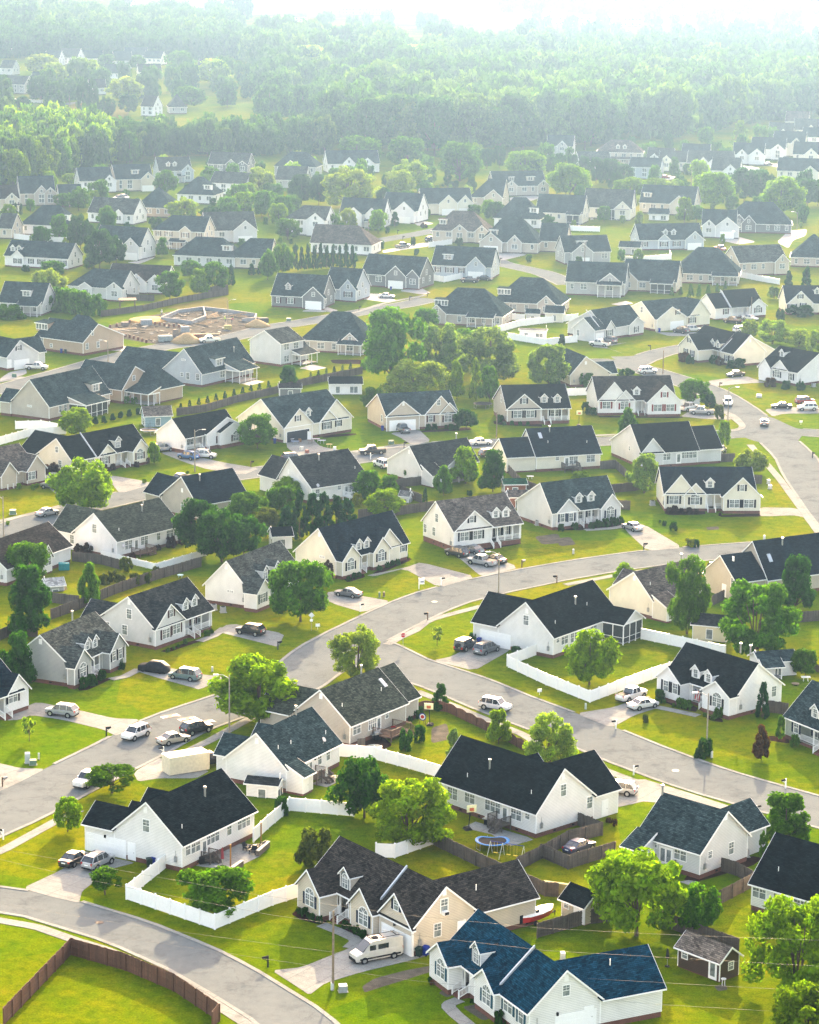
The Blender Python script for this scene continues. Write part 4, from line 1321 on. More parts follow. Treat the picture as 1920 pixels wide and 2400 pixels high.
def timbers(x,y,rot,n,L,label,lean=0.0):
	r=thing('timber_stack',label,'timber',(x,y,0),R(rot))
	rnd=random.Random(int(x * 3 + y)); m=MB()
	for k in range(n):
		a=rnd.uniform(-.25,.25); yy=(k % 5) * .22; z=.08 + (k // 5) * .1
		m.beam((-L / 2,yy - a,z),(L / 2,yy + a,z + lean * rnd.uniform(0,1)),.18,.06)
	m.build('boards',plain('new_timber',(.34,.25,.15),.8,var=.3),r)
def rubble(pts_,n,seed):
	rnd=random.Random(seed); m=MB()
	x0,x1=min(p[0] for p in pts_),max(p[0] for p in pts_); y0,y1=min(p[1] for p in pts_),max(p[1] for p in pts_)
	k=0
	while k < n:
		x,y=rnd.uniform(x0,x1),rnd.uniform(y0,y1)
		if not in_poly(x,y,pts_): continue
		k += 1
		a=rnd.uniform(0,3.1); L=rnd.choice((.3,.4,.6,.9,2.0)) * rnd.uniform(.7,1.3); wd=.25 if L > 1.5 else L * .7; h=rnd.uniform(.05,.26)
		m.beam((x - L * math.cos(a),y - L * math.sin(a),h / 2),(x + L * math.cos(a),y + L * math.sin(a),h / 2),wd,h,rnd.randrange(4))
	o=m.build('rubble',[plain('rubble_%d' % i,c,.9) for i,c in enumerate(((.085,.078,.066),(.15,.155,.155),(.16,.145,.115),(.045,.042,.038)))])
	o['kind']='stuff'
def in_poly(x,y,P):
	c=False
	for (x1,y1),(x2,y2) in zip(P,P[1:] + P[:1]):
		if (y1 > y) != (y2 > y) and x < (x2 - x1) * (y - y1) / (y2 - y1) + x1: c=not c
	return c
# ---------------------------------------------------------------- the place, in metres (x right, y away from the viewer, z up)
WALL={'white': (0.78,0.77,0.74),'cream': (0.74,0.7,0.57),'tan': (0.5,0.44,0.35),'taupe': (0.46,0.42,0.36),'grey': (0.4,0.41,0.4),'lgrey': (0.6,0.61,0.61),'blue': (0.42,0.47,0.52),'dgrey': (0.16,0.17,0.175),'brickt': (0.42,0.33,0.24),'beige': (0.6,0.53,0.42),'bwhite': (0.8,0.8,0.8),'slate': (0.24,0.27,0.3),'dbrown': (0.06,0.035,0.025),'yellow': (0.7,0.63,0.42),'cyan': (0.23,0.36,0.42),'rust': (0.25,0.09,0.05),'sage': (0.4,0.44,0.38)}
ROOF={'black': (0.0072,0.0112,0.0132),'char': (0.026,0.03,0.031),'brown': (0.031,0.029,0.027),'grey': (0.052,0.06,0.056),'moss': (0.042,0.05,0.04),'slate': (0.025,0.041,0.045),'navy': (0.008,0.0155,0.0225),'blue': (0.005,0.03,0.054),'taupe': (0.084,0.076,0.068),'lt': (0.12,0.122,0.116),'green': (0.015,0.06,0.035),'metal': (0.12,0.105,0.09),'silver': (0.3,0.31,0.31)}
SHUT={'k': (0.012,0.014,0.018),'n': (0.02,0.03,0.05),'g': (0.03,0.06,0.05),'r': (0.17,0.025,0.02),'w': (0.06,0.03,0.03),'t': (0.02,0.07,0.1)}
ROADS=[(10.8,[(-56.6,327.5),(-52.1,335.3),(-50.1,339.2),(-45.0,350.1),(-38.5,363.3),(-33.4,374.6),(-32.0,377.0),(-30.3,379.6),(-21.8,390.7),(-20.1,393.1),(-18.9,395.3),(-18.0,397.2),(-16.7,400.6),(-14.7,406.6),(-13.0,413.3),(-10.8,419.3),(-6.7,427.9),(-1.7,438.0),(2.8,446.2),(6.0,451.1),(7.5,452.8),(12.8,458.3),(22.0,466.4),(31.4,473.6),(35.6,476.5),(39.5,478.9),(45.4,482.1),(49.6,484.1),(72.6,492.5),(76.0,494.0),(80.8,496.8)]),(10.8,[(-9.3,420.3),(-7.5,419.1),(-6.2,417.6),(-3.2,412.0),(-1.2,408.7),(-0.0,407.1),(7.2,399.0),(13.8,389.1),(25.1,374.2),(32.3,363.8),(37.4,357.1),(42.5,351.3),(56.7,337.8)]),(7.6,[(-53.2,307.2),(-44.8,304.4),(-41.8,303.1),(-34.5,297.9),(-30.0,294.0),(-23.6,287.6),(-21.3,284.9),(-19.1,281.9),(-12.6,272.6),(-11.2,270.1),(-9.2,265.7)]),(9,[(-78.6,487.6),(-73.9,496.9),(-70.0,504.9),(-64.2,515.0),(-61.8,518.6),(-55.3,526.9),(-49.9,534.8),(-47.0,538.6),(-43.8,542.0),(-38.1,546.8),(-18.7,561.6),(-10.2,568.4),(-7.7,570.7),(-6.2,572.6),(-3.5,576.6),(-2.3,577.8),(-0.7,578.9),(2.8,580.8),(11.7,584.5),(14.5,585.2),(19.1,586.0),(32.0,587.3),(38.0,588.3),(47.6,591.4),(73.9,601.0)]),(9,[(82.7,489.9),(81.8,510.8),(81.3,535.8),(81.2,554.7),(81.8,572.1),(81.5,580.0),(79.9,598.5),(77.1,623.9),(75.8,633.3),(74.5,641.2),(72.4,651.2),(70.8,656.9),(69.0,661.6),(64.0,672.9),(60.9,679.7),(58.9,683.5),(56.0,688.3),(52.6,692.9),(51.2,694.5),(50.5,695.0),(48.9,695.5),(47.2,695.3),(45.4,694.4),(43.0,692.7),(41.5,691.3),(36.3,685.9)]),(8,[(54.9,689.6),(58.9,699.8),(61.7,705.4),(64.7,710.8),(67.7,714.8),(78.3,727.0)]),(8.5,[(78.6,607.9),(82.0,605.1),(84.7,603.6),(88.7,602.4),(96.6,600.7)]),(8,[(-103.6,636.6),(-101.6,638.4),(-99.8,640.4),(-98.0,643.3),(-84.9,671.1),(-79.8,683.3),(-76.8,689.6),(-71.3,700.2),(-67.5,706.7),(-65.8,709.3),(-64.4,711.2),(-63.0,712.5),(-59.5,715.3),(-54.1,719.8),(-51.2,722.9),(-49.6,725.1),(-47.8,728.1),(-39.6,743.8),(-36.6,748.7),(-35.6,750.0),(-32.9,752.5),(-31.7,753.9),(-19.4,770.0),(-4.1,789.6),(0.1,795.6),(5.6,805.4)]),(8,[(23.5,913.8),(25.8,897.8),(26.7,893.4),(27.6,889.7),(28.6,886.9),(29.7,884.6),(33.5,878.8),(38.5,870.7),(40.9,866.2),(42.0,863.3),(43.2,859.6),(45.5,850.4),(48.2,839.2)]),(8,[(-18.4,933.2),(-10.0,947.3),(-1.9,959.6),(3.5,968.2),(8.3,976.9),(18.0,995.0)]),(7,[(-198.6,1460.2),(-199.7,1485.0),(-200.1,1495.7),(-200.2,1506.2),(-200.0,1515.5),(-199.3,1524.1),(-198.4,1532.7),(-197.2,1541.1),(-195.8,1548.9),(-194.3,1555.9),(-192.7,1561.8),(-190.9,1566.5),(-188.8,1570.2),(-186.5,1573.1),(-181.3,1578.5)])]
WALKS=[[(-50.8,320.5),(-50.2,321.2),(-49.2,322.9),(-44.5,333.2),(-42.0,337.9)],[(-31.2,361.4),(-27.4,368.5),(-22.1,380.1)],[(-47.5,299.2),(-46.4,298.5),(-42.8,297.0),(-41.5,296.3),(-37.0,292.6),(-33.9,290.4),(-31.3,288.1),(-26.9,283.6),(-23.4,279.5),(-20.5,275.7),(-16.0,269.2)],[(-3.3,420.1),(-1.3,424.5),(1.2,429.0),(2.7,433.9),(3.8,435.9),(5.7,438.2),(12.2,445.1)],[(26.9,460.4),(36.1,467.7),(41.4,471.5)],[(1.4,394.1),(6.5,387.3),(11.4,380.0),(15.7,374.1),(16.8,372.2),(17.7,370.1),(19.2,364.5)],[(73.7,587.8),(75.5,551.2),(76.6,499.8)],[(-78.2,502.6),(-74.2,507.5),(-69.5,513.8),(-67.8,516.4),(-67.4,517.6)],[(-15.0,572.9),(-9.0,577.0),(-0.9,581.3)],[(40.2,596.1),(46.6,597.8)],[(68.0,601.6),(71.5,603.7),(72.5,604.7),(73.8,606.6),(74.2,607.8),(74.5,609.5),(74.6,612.1),(74.3,618.5),(73.7,623.1),(72.5,627.0)],[(26.6,357.7),(28.2,355.4),(31.1,351.8)],[(-9.5,298.4),(-7.6,296.5),(-5.8,294.4),(-5.5,293.7),(-5.5,293.0),(-6.2,291.2)],[(6.0,276.8),(5.0,275.8),(4.8,275.3),(4.8,274.7),(5.5,272.8),(7.1,269.4)],[(-24.7,778.9),(-21.8,774.8),(-19.9,773.0),(-17.8,773.4),(-15.6,776.9),(-10.8,788.8),(-8.2,794.5),(-5.1,799.5),(3.8,811.8)],[(-100.2,653.4),(-94.3,662.4)],[(36.5,387.4),(39.7,385.1),(42.1,383.2)],[(-44.5,398.4),(-43.1,399.6),(-42.5,400.2),(-40.8,404.2)],[(-32.9,420.6),(-30.9,424.1),(-29.5,429.0)],[(32.8,502.7),(37.5,504.3),(38.4,504.8),(40.3,506.4)]]
KERBS=[[(-51.9,324.8),(-47.3,332.7),(-45.2,336.8),(-41.2,345.6),(-32.5,363.3),(-30.6,367.8),(-28.7,372.0),(-26.7,375.3),(-23.9,379.1),(-17.3,387.6),(-14.1,392.8),(-12.3,397.0),(-9.6,405.1)],[(-3.3,422.5),(1.4,432.2),(5.4,439.9),(7.4,443.4),(10.3,447.8),(12.7,450.4),(17.9,455.6),(27.2,463.7),(34.6,469.2),(38.5,471.9),(45.9,476.3),(49.7,478.2),(53.7,479.9),(72.4,486.6),(78.4,489.2)],[(-61.2,330.2),(-56.8,337.9),(-54.0,343.5)],[(-47.7,356.9),(-43.4,365.6),(-41.5,369.8)],[(-38.2,377.1),(-35.6,381.3),(-33.5,384.2),(-26.2,393.8),(-23.7,397.8),(-21.8,402.4),(-20.5,406.2),(-18.1,414.9),(-16.4,419.7),(-13.1,427.1),(-6.5,440.4),(-3.0,447.0),(-0.9,450.4),(1.8,454.4),(4.9,457.9)],[(10.6,463.6),(19.5,471.4),(26.1,476.4),(30.5,479.6),(34.7,482.3),(38.7,484.7),(43.0,487.0)],[(49.9,490.0),(68.6,496.7),(72.3,498.2),(75.7,500.0),(77.4,501.1)],[(-6.9,407.5),(-4.2,403.7),(1.8,397.0),(4.7,393.1),(9.4,385.9),(21.9,369.4),(27.9,360.6),(33.2,353.7),(36.0,350.4),(38.6,347.6),(53.0,333.9)],[(-2.8,422.0),(-0.9,419.1),(3.2,411.8),(11.4,402.3),(13.8,399.0),(18.2,392.3),(24.2,384.3)],[(30.7,375.7),(35.6,368.4),(40.3,362.1),(42.8,359.0),(45.2,356.3),(48.7,352.8),(60.4,341.7)],[(-54.4,303.6),(-46.9,301.1),(-43.7,299.8),(-34.9,293.4),(-31.8,290.6),(-25.7,284.2),(-20.7,277.6),(-16.1,271.1),(-14.2,267.5),(-12.6,264.1)],[(-52.1,310.9),(-44.4,308.3)],[(-37.7,304.9),(-31.1,300.0),(-28.2,297.6),(-23.3,292.8),(-20.7,290.1),(-18.3,287.2),(-16.0,284.2),(-9.4,274.6),(-7.3,270.8),(-5.7,267.3)],[(-74.6,485.6),(-70.6,493.3),(-67.2,500.5),(-65.4,504.0),(-61.0,511.5),(-58.9,514.9),(-56.3,518.4),(-51.7,524.2),(-46.2,532.2),(-43.6,535.7),(-40.8,538.8),(-37.9,541.2),(-30.4,547.1),(-14.8,559.0),(-7.2,565.0),(-4.4,567.7),(-1.4,571.7),(1.8,575.1),(6.3,577.4),(13.1,580.2),(17.2,581.2),(35.2,583.2),(39.0,583.9),(46.8,586.4),(51.5,588.0),(71.1,595.2)],[(-82.6,489.7),(-78.6,497.4),(-75.3,504.5),(-73.3,508.4),(-68.8,516.1),(-66.4,519.9),(-57.7,531.3)],[(-50.5,541.4),(-48.1,544.2),(-45.5,546.6),(-38.4,552.3)],[(-32.2,557.0),(-20.3,566.1),(-13.2,571.8),(-9.7,575.4),(-6.9,579.6),(-3.1,582.7),(-1.1,583.9)],[(4.6,586.5),(8.9,588.2),(13.6,589.6),(18.5,590.5),(33.9,592.1),(37.9,593.0),(46.1,595.7),(72.3,605.3)],[(87.2,490.1),(86.2,514.5),(85.8,541.0),(85.7,554.7),(85.8,559.0),(86.3,572.1),(86.2,575.9),(85.7,584.7),(85.0,592.5)],[(81.7,622.7),(80.7,630.9),(79.2,640.0),(77.9,647.3),(76.0,655.4),(74.1,660.9),(68.2,674.7),(63.8,683.8),(59.7,690.7)],[(51.0,699.7),(47.5,700.0),(43.0,698.3),(40.1,696.1),(33.1,689.0)],[(77.6,502.1),(77.0,522.0),(76.7,551.0),(76.8,559.3),(77.3,572.1),(77.0,579.7),(76.2,590.1)],[(74.4,607.7),(72.8,621.6),(71.5,631.2),(69.7,642.1),(68.0,650.1),(66.5,655.5),(64.9,659.9),(58.9,673.3),(56.8,677.6),(54.9,681.3),(53.1,684.4),(50.5,688.2),(48.2,691.1),(44.7,688.0),(39.5,682.7)],[(59.6,690.8),(62.5,698.1),(66.2,705.4),(68.1,708.6),(70.8,712.3),(81.3,724.3)],[(58.1,707.3),(60.3,711.1),(62.4,714.5),(64.5,717.3),(75.4,729.7)],[(87.7,598.3),(95.7,596.5)],[(87.8,607.1),(97.5,604.8)],[(-100.9,633.7),(-97.8,636.6),(-95.5,639.7),(-93.5,643.4),(-89.5,652.2),(-81.3,669.5),(-75.4,683.2),(-73.2,687.8),(-68.8,696.5)],[(-66.8,699.9),(-62.6,707.0),(-60.3,709.6),(-56.9,712.2),(-51.5,716.8),(-48.1,720.4),(-45.3,724.5),(-43.2,728.1),(-37.0,740.1),(-35.3,743.3),(-33.4,746.4),(-30.0,749.7),(-27.1,753.3),(-18.0,765.2),(0.6,789.2),(3.5,793.5),(9.1,803.4)],[(-106.4,639.4),(-103.7,642.0),(-101.5,645.2),(-89.3,671.3),(-82.0,688.1),(-78.7,694.8),(-74.8,702.1)],[(-70.9,708.9),(-67.4,713.8),(-64.3,716.7),(-60.8,719.4),(-58.0,721.8),(-54.4,725.4),(-52.1,728.6),(-50.3,731.9),(-42.2,747.3),(-39.8,751.0),(-37.4,753.7),(-34.8,756.4),(-22.6,772.5),(-7.3,792.0),(-4.6,795.7),(-2.0,799.9),(2.1,807.3)],[(19.6,913.2),(22.2,895.6),(23.2,890.6),(24.9,885.4),(27.6,880.4),(30.2,876.6),(35.0,868.6),(37.2,864.5),(38.8,860.3),(40.1,855.6),(44.3,838.2)],[(30.3,895.6),(31.4,890.9),(33.2,886.5),(38.2,878.7),(43.2,870.5),(45.1,866.2),(46.4,862.7),(47.4,859.2),(52.0,840.1)]]
PATCHES=[
('road',[(-10.9,407.4),(-11,427.9),(-7.5,430),(-1.6,431.3),(-3.7,425.1),(-4,421.5),(-3.3,417.5),(-1.9,414.1),(-5.2,411),(-8.9,404.8)],.0035,'ASPH'),
('road',[(71.5,601.8),(76.5,611.6),(76.5,623.3),(82.4,621.7),(85.8,609.3),(88.1,604.8),(83.4,588.1),(78.5,587.8),(74.7,592.9)],.0036,'ASPH'),
('road',[(51.1,704.2),(54.9,689.6),(58.9,680.4),(57.3,699.6),(62,707.5),(54.4,704.4)],.0037,'ASPH'),
('driveway',[(-45.3,309),(-41.6,315.2),(-39.2,320.9),(-38.9,321.5),(-34,319.1),(-32.9,318.3),(-35.2,316.3),(-37,311.6),(-38.1,308.3),(-38,304.4),(-41.4,306.3)],.03,'CONC'),
('driveway',[(-14.5,284.4),(-11.3,285.4),(-6.2,291.2),(-5.8,292.2),(-2.5,295.2),(.9,290.1),(3.2,289.9),(1.3,288.2),(-4.6,284.3),(-8.5,281),(-10.1,277.6),(-11.6,280)],.03,'CONC'),
('driveway',[(15.3,270.7),(18.6,272),(20.2,267.8),(15.7,265.2)],.03,'CONC'),
('driveway',[(3.9,411.2),(6.8,413.6),(11,422.2),(16.1,418.6),(15.6,416.8),(10.1,405.6)],.03,'CONC'),
('driveway',[(24.4,383.7),(30.2,387.1),(35.6,393.9),(36.9,387.4),(32.9,383.2),(29.1,376.8)],.03,'CONC'),
('driveway',[(27,347.6),(31.3,354.1),(37.3,348),(44.7,339.9),(42.4,337.9),(31.6,344.5),(26.8,341.1)],.03,'CONC'),
('driveway',[(-55.8,382.6),(-53.9,386.2),(-47.8,382.6),(-41.9,378.5),(-38,378.1),(-40.5,369.8),(-42.9,373.1),(-49,377.4),(-53.8,379.6),(-55.3,377.2),(-57,376.7)],.03,'CONC'),
('driveway',[(-55.9,357.6),(-52.1,355),(-48.5,354.8),(-51.1,349.2),(-53.2,345.1),(-55,343.1)],.03,'CONC'),
('driveway',[(-41.2,403.4),(-36.5,405.3),(-30.7,401.6),(-27.3,400.9),(-30.8,393.5),(-32.4,395.1),(-38,400)],.03,'CONC'),
('driveway',[(-32.3,422.1),(-28.9,432.2),(-19.7,426),(-20.3,417.9),(-23.4,420.6),(-30.3,426.5),(-32.4,420.2)],.03,'CONC'),
('driveway',[(-36.6,353.5),(-33.9,360.9),(-26.4,354.9),(-28,351.5),(-33,351.3),(-35.6,349.8)],.03,'CONC'),
('driveway',[(-13.6,454),(-7.9,451),(-2.9,447.7),(-7.4,439.9),(-12,444.9),(-13.9,448)],.03,'CONC'),
('driveway',[(-7.4,465.5),(-.5,471.6),(2.1,475.7),(11.9,465.3),(5.2,457.4),(-.8,470.8),(-6,464.8)],.03,'CONC'),
('driveway',[(7.7,483.5),(11.5,486.2),(19.6,472.7),(13,465.7),(12.2,467.1),(9.1,478.7)],.03,'CONC'),
('driveway',[(40.1,507.1),(44.2,508.7),(50,489.2),(43.2,486.6),(40.8,500.5)],.03,'CONC'),
('driveway',[(68.1,524.6),(75.2,524.3),(75.9,515.9),(73.7,517.8),(69,516.6),(67.2,516.8)],.03,'CONC'),
('driveway',[(52.2,473.8),(55.8,476.3),(54.6,460.1),(52.1,462.2)],.03,'CONC'),
('driveway',[(-72.7,537),(-70.1,541),(-67.3,533.6),(-68.7,527.6)],.03,'CONC'),
('driveway',[(-61.3,547.8),(-55.1,543.5),(-50.9,539.9),(-56.9,529.8),(-59.8,540.1)],.03,'CONC'),
('driveway',[(-52.8,571.2),(-50,573),(-39.2,562),(-30.9,556),(-33.8,549.4),(-41.6,554.5),(-46.3,560.7)],.03,'CONC'),
('driveway',[(-26.9,585.5),(-21.7,590.3),(-19.2,579.8),(-13,575),(-15.6,569.8),(-22.1,566),(-26.2,577.7)],.03,'CONC'),
('driveway',[(-4.5,596),(1.8,601),(4.5,587.5),(.4,582.8),(-2.4,591.6)],.03,'CONC'),
('driveway',[(61.6,620.3),(64,626.4),(68.8,622.8),(72.1,623),(73.2,617.1),(66.8,617.7)],.03,'CONC'),
('driveway',[(72.8,668.7),(77.4,672.4),(83.2,676.3),(85.4,670.7),(87.4,667.5),(81.3,665.5),(73.5,660.9)],.03,'CONC'),
('driveway',[(82.1,630.7),(86.2,634),(101.5,633),(100.6,626.9),(85.8,625.5),(82.8,621.7)],.03,'CONC'),
('driveway',[(54.2,725.1),(57.8,728.1),(50.9,719.6),(55.8,707),(52,717),(47.5,719.3),(48.5,728.7)],.03,'CONC'),
('driveway',[(66.1,746.6),(71.2,745.6),(78.3,747.5),(75,740.3),(69.7,739.3)],.03,'CONC'),
('driveway',[(-80.8,714.7),(-77.9,714.9),(-67.7,702.8),(-67.6,697.7),(-73.3,702.3),(-79.3,704.4)],.03,'CONC2'),
('driveway',[(-98.7,668.9),(-95.3,673.9),(-94.1,667),(-98.8,654.2),(-99.6,659.7)],.03,'CONC2'),
('driveway',[(-16,815.1),(-9.4,814),(-4.1,799.6),(-6.4,796.2),(-15.7,803.5)],.03,'CONC2'),
('driveway',[(-31.8,776.8),(-24.9,786.7),(-20.6,778.7),(-25.9,775.8)],.03,'CONC2'),
('driveway',[(-4.2,821.2),(2.4,828.7),(5.7,817),(3.3,813.4)],.03,'CONC2'),
('driveway',[(27.2,912),(33.6,916.9),(38.1,911),(28.7,893.8)],.03,'CONC2'),
('driveway',[(-10.2,916.8),(5.2,942.2),(6.3,931.3),(-1.7,921.9),(-9.6,910.6)],.03,'CONC2'),
('driveway',[(-.9,1003),(3.2,1006),(7.7,996.4),(2,988.4)],.03,'CONC2'),
('driveway',[(37.6,1088.8),(47.4,1098.8),(50.9,1093.3),(46.5,1078.2),(37.9,1077.2)],.03,'CONC2'),
('driveway',[(105.9,959),(113.3,971.3),(119,953.6),(111.6,946.1)],.03,'CONC2'),
('driveway',[(126.2,954.3),(134.5,987.7),(142,993.4),(138.8,973.9),(132.4,959.5),(127.8,936.8)],.03,'CONC2'),
('driveway',[(103,917.3),(107.8,922),(103.6,889),(102.9,896.9)],.03,'CONC2'),
('driveway',[(156.9,1239.3),(167.5,1255.8),(180.1,1253.7),(179.4,1238.5),(162.6,1228.9)],.03,'CONC2'),
('driveway',[(106.9,1186.3),(113.1,1187),(113.9,1173.5),(106.5,1165.9)],.03,'CONC2'),
('driveway',[(-91.4,878.5),(-87.8,882.7),(-85.3,899.1),(-83.5,891.1),(-87,875)],.03,'CONC2'),
('driveway',[(-71.7,917.1),(-64.1,922.1),(-61.1,909.7),(-63.7,901.2)],.03,'CONC2'),
('patio',[(-25.4,317.5),(-21.9,325.6),(-19.7,325.7),(-16.9,324.9),(-17.9,321.1),(-20,317.7),(-23,316.7)],.032,'CONC'),
('patio',[(7.2,332.8),(8.9,335.2),(15.2,329.7),(16,328.5),(13.1,326),(10.8,330.4)],.032,'CONC'),
('patio',[(-12.6,349.7),(-10.8,352.8),(-9,353.9),(-7.7,352.9),(-10.5,348.4)],.032,'CONC'),
('patio',[(-42,658.2),(-38.5,663),(-35.6,659.8),(-38.7,654)],.032,'CONC2'),
('patio',[(-27.8,680),(-24.9,686.2),(-21.1,681.2),(-24.5,676.7)],.032,'CONC2'),
('patio',[(58,798.5),(62.6,805.3),(64.6,800.6),(60.5,795.5)],.032,'CONC2'),
('patio',[(32.9,314),(34.1,314.6),(35.2,314.1),(33.9,313)],.032,'CONC'),
('planting_bed',[(-13.1,301.6),(-12.4,303.4),(-9.7,299.9),(-8.8,299.5),(-9.6,298.4),(-11.9,299.9)],.012,'MULCH'),
('planting_bed',[(-7.7,296.8),(-7.1,298.5),(-3.8,294.7),(-3.9,294),(-5.2,293.2)],.012,'MULCH'),
('planting_bed',[(36.4,392.3),(37.7,394),(42.5,387.6),(42,385.2),(39.9,386.7)],.012,'MULCH'),
('planting_bed',[(42.6,384.4),(45.4,382.2),(45.4,380.2),(43.7,380.9)],.012,'MULCH'),
('planting_bed',[(-49,394.4),(-44.9,399.7),(-44.3,398.9),(-47.2,392.8),(-48.5,392.3)],.012,'MULCH'),
('planting_bed',[(-38.6,414.7),(-32.6,423),(-32.2,421.6),(-37.3,413.9)],.012,'MULCH'),
('planting_bed',[(-11.4,463.6),(-7.9,466.6),(-7.5,464.3),(-10.5,460.2)],.012,'MULCH'),
('planting_bed',[(-6.3,467.3),(0,479.4),(.6,477.6),(-5.7,465.6)],.012,'MULCH'),
('planting_bed',[(12.7,488.1),(20.3,492.9),(20.5,491),(12.9,485)],.012,'MULCH'),
('planting_bed',[(28,505.1),(40,510.5),(40.4,507.1),(32.6,502.7),(28.2,502.4)],.012,'MULCH'),
('planting_bed',[(48.8,518.5),(57,521.1),(56.9,517.6),(49.8,516.5)],.012,'MULCH'),
('planting_bed',[(59.3,517),(67.8,519.3),(67.8,516.5),(59.7,515.4)],.012,'MULCH'),
('planting_bed',[(33.5,314.6),(34.3,316.8),(42.8,323.6),(44,322.8),(42.4,319.9),(35.2,314.1)],.012,'MULCH'),
('planting_bed',[(-7.8,367.8),(-3.5,371.7),(-1.9,367.3),(-4.4,363.6)],.012,'MULCH'),
('planting_bed',[(-19.7,592.3),(-12.1,595.5),(-11.7,593.7),(-18.9,589.6)],.012,'MULCH'),
('planting_bed',[(2.1,599.2),(13.1,604.6),(13.7,600.9),(2.8,597.4)],.012,'MULCH'),
('planting_bed',[(18.6,612.6),(29.5,608.5),(29.4,605.6),(18.8,607.8)],.012,'MULCH'),
('planting_bed',[(42.8,620),(62,620.3),(62,618.4),(43.1,618.1)],.012,'MULCH'),
('planting_bed',[(51,373.9),(53.9,374.1),(53.6,370.3),(50.9,371.7)],.012,'MULCH'),
('planting_bed',[(-63.4,555.3),(-55.8,574.1),(-55.1,570.7),(-61,550.6)],.012,'MULCH'),
('planting_bed',[(-79,910.1),(-71.5,915),(-71,908.8),(-77.9,903.9)],.012,'MULCH'),
('planting_bed',[(-20.7,693.8),(-12.7,694.4),(-10.9,687.2),(-19.7,687.8)],.012,'MULCH'),
('bare_earth',[(-4.5,280.2),(-3.2,282.5),(.1,284.9),(3,286.4),(3.4,285),(.6,282.6),(-2.2,280.3),(-4.2,278.5)],.006,'DIRT'),
('bare_earth',[(3.7,278.7),(6.1,281.9),(6.7,279.7),(4.7,277.4)],.006,'DIRT'),
('bare_earth',[(6.2,274.9),(8,275.8),(10,272.9),(8.4,271.2)],.006,'DIRT'),
('bare_earth',[(33.7,281.4),(35,282.4),(35.1,280.6),(34,280.1)],.006,'DIRT'),
('bare_earth',[(-66.1,454.1),(-59.2,458.9),(-57.5,452.3),(-63.2,448.8)],.006,'DIRT'),
('bare_earth',[(23.1,496.9),(27.6,499.8),(28.1,492.1),(24.3,490.6)],.006,'DIRT'),
('bare_earth',[(55.8,506.6),(58.3,507.4),(58.1,504.7),(55.9,504.2)],.006,'DIRT'),
('bare_earth',[(26.9,495.2),(29.7,497.3),(30.5,490.9),(27.5,489.5)],.006,'DIRT'),
('bare_earth',[(3.5,375.8),(5.7,378.2),(6.1,370.6),(3.4,368.3)],.006,'DIRT'),
('building_plot',[(-83.5,734.7),(-82.3,747.5),(-76.6,759.5),(-70.8,769),(-63.4,781.9),(-44.7,771.1),(-41.4,759.5),(-43.9,742),(-50.2,733.2),(-51.1,722.3),(-56.9,721.8),(-61.2,713.5),(-68.5,716.1),(-80,726.7)],.006,'DIRT'),
('dry_lawn',[(-70.6,781.3),(-62.1,794.7),(-54.1,805.1),(-51.8,776.7),(-58.4,774.6),(-65.3,777.1)],.004,'DRYG'),
('field',[(-272.2,2674.9),(-148.6,2765.8),(-90.9,2921.7),(-34.4,3025.4),(35.1,3139.6),(39.7,3572.4),(-177.7,3491.6),(-348.5,3428.2)],.01,'FIELD'),
('field',[(79.1,2669.4),(146.4,2526),(224.9,2609.4),(275.9,2832.8),(202.4,2928.7),(100.7,2858.5)],.01,'FIELD'),
('field',[(253.3,2944),(292.4,2837.6),(391.6,2985.5),(402.5,2794.8),(444,3086.8),(304.7,3133.1)],.012,'FIELD'),
('meadow',[(-95.7,1658.5),(-95.5,1759.5),(-72.6,1787),(-65.6,1734.9),(-79.8,1682)],.01,'DRYG'),
('field',[(-203.9,1481.1),(-208,1549.5),(-172.5,1580),(-151.6,1489.4),(-158.3,1404.7),(-187.5,1420.2)],.01,'DRYG'),
('field',[(-81.5,2154.2),(-71.7,2227),(-61.1,1971.2),(-68.9,1969.5)],.01,'FIELD'),
]
DRYG=ground_mat('dry_grass',[(.3,(.085,.08,.015)),(.5,(.11,.10,.025)),(.7,(.14,.12,.05))],.05,.5,6,spec=0)
MT={'ASPH': ASPH,'CONC': CONC,'CONC2': CONC2,'MULCH': MULCH,'DIRT': DIRT,'DRYG': DRYG,'FIELD': FIELD}
g=MB()
ys=[-300,150,300,500,800,1300,2200,4000,8000]
for a,b in zip(ys,ys[1:]):
	for k in range(8):
		x0,x1=-6000 + 1500 * k,-4500 + 1500 * k
		g.poly([(x0,a,0),(x1,a,0),(x1,b,0),(x0,b,0)])
structure('ground',g,GRASS)
for i,(wd,c) in enumerate(ROADS):
	strip('road',c,wd,.004 + .0018 * i,ASPH)
for i,c in enumerate(WALKS): strip('sidewalk',c,1.55,.045 + .0015 * i,CONC,h=.045)
for c in KERBS:
	strip('kerb',c,.55,.075,CONC,h=.075)
for i,(nm,p,z,m) in enumerate(PATCHES):
	patch(nm,p,z + .0004 * (i % 8),MT[m],smooth=nm not in ('patio',))
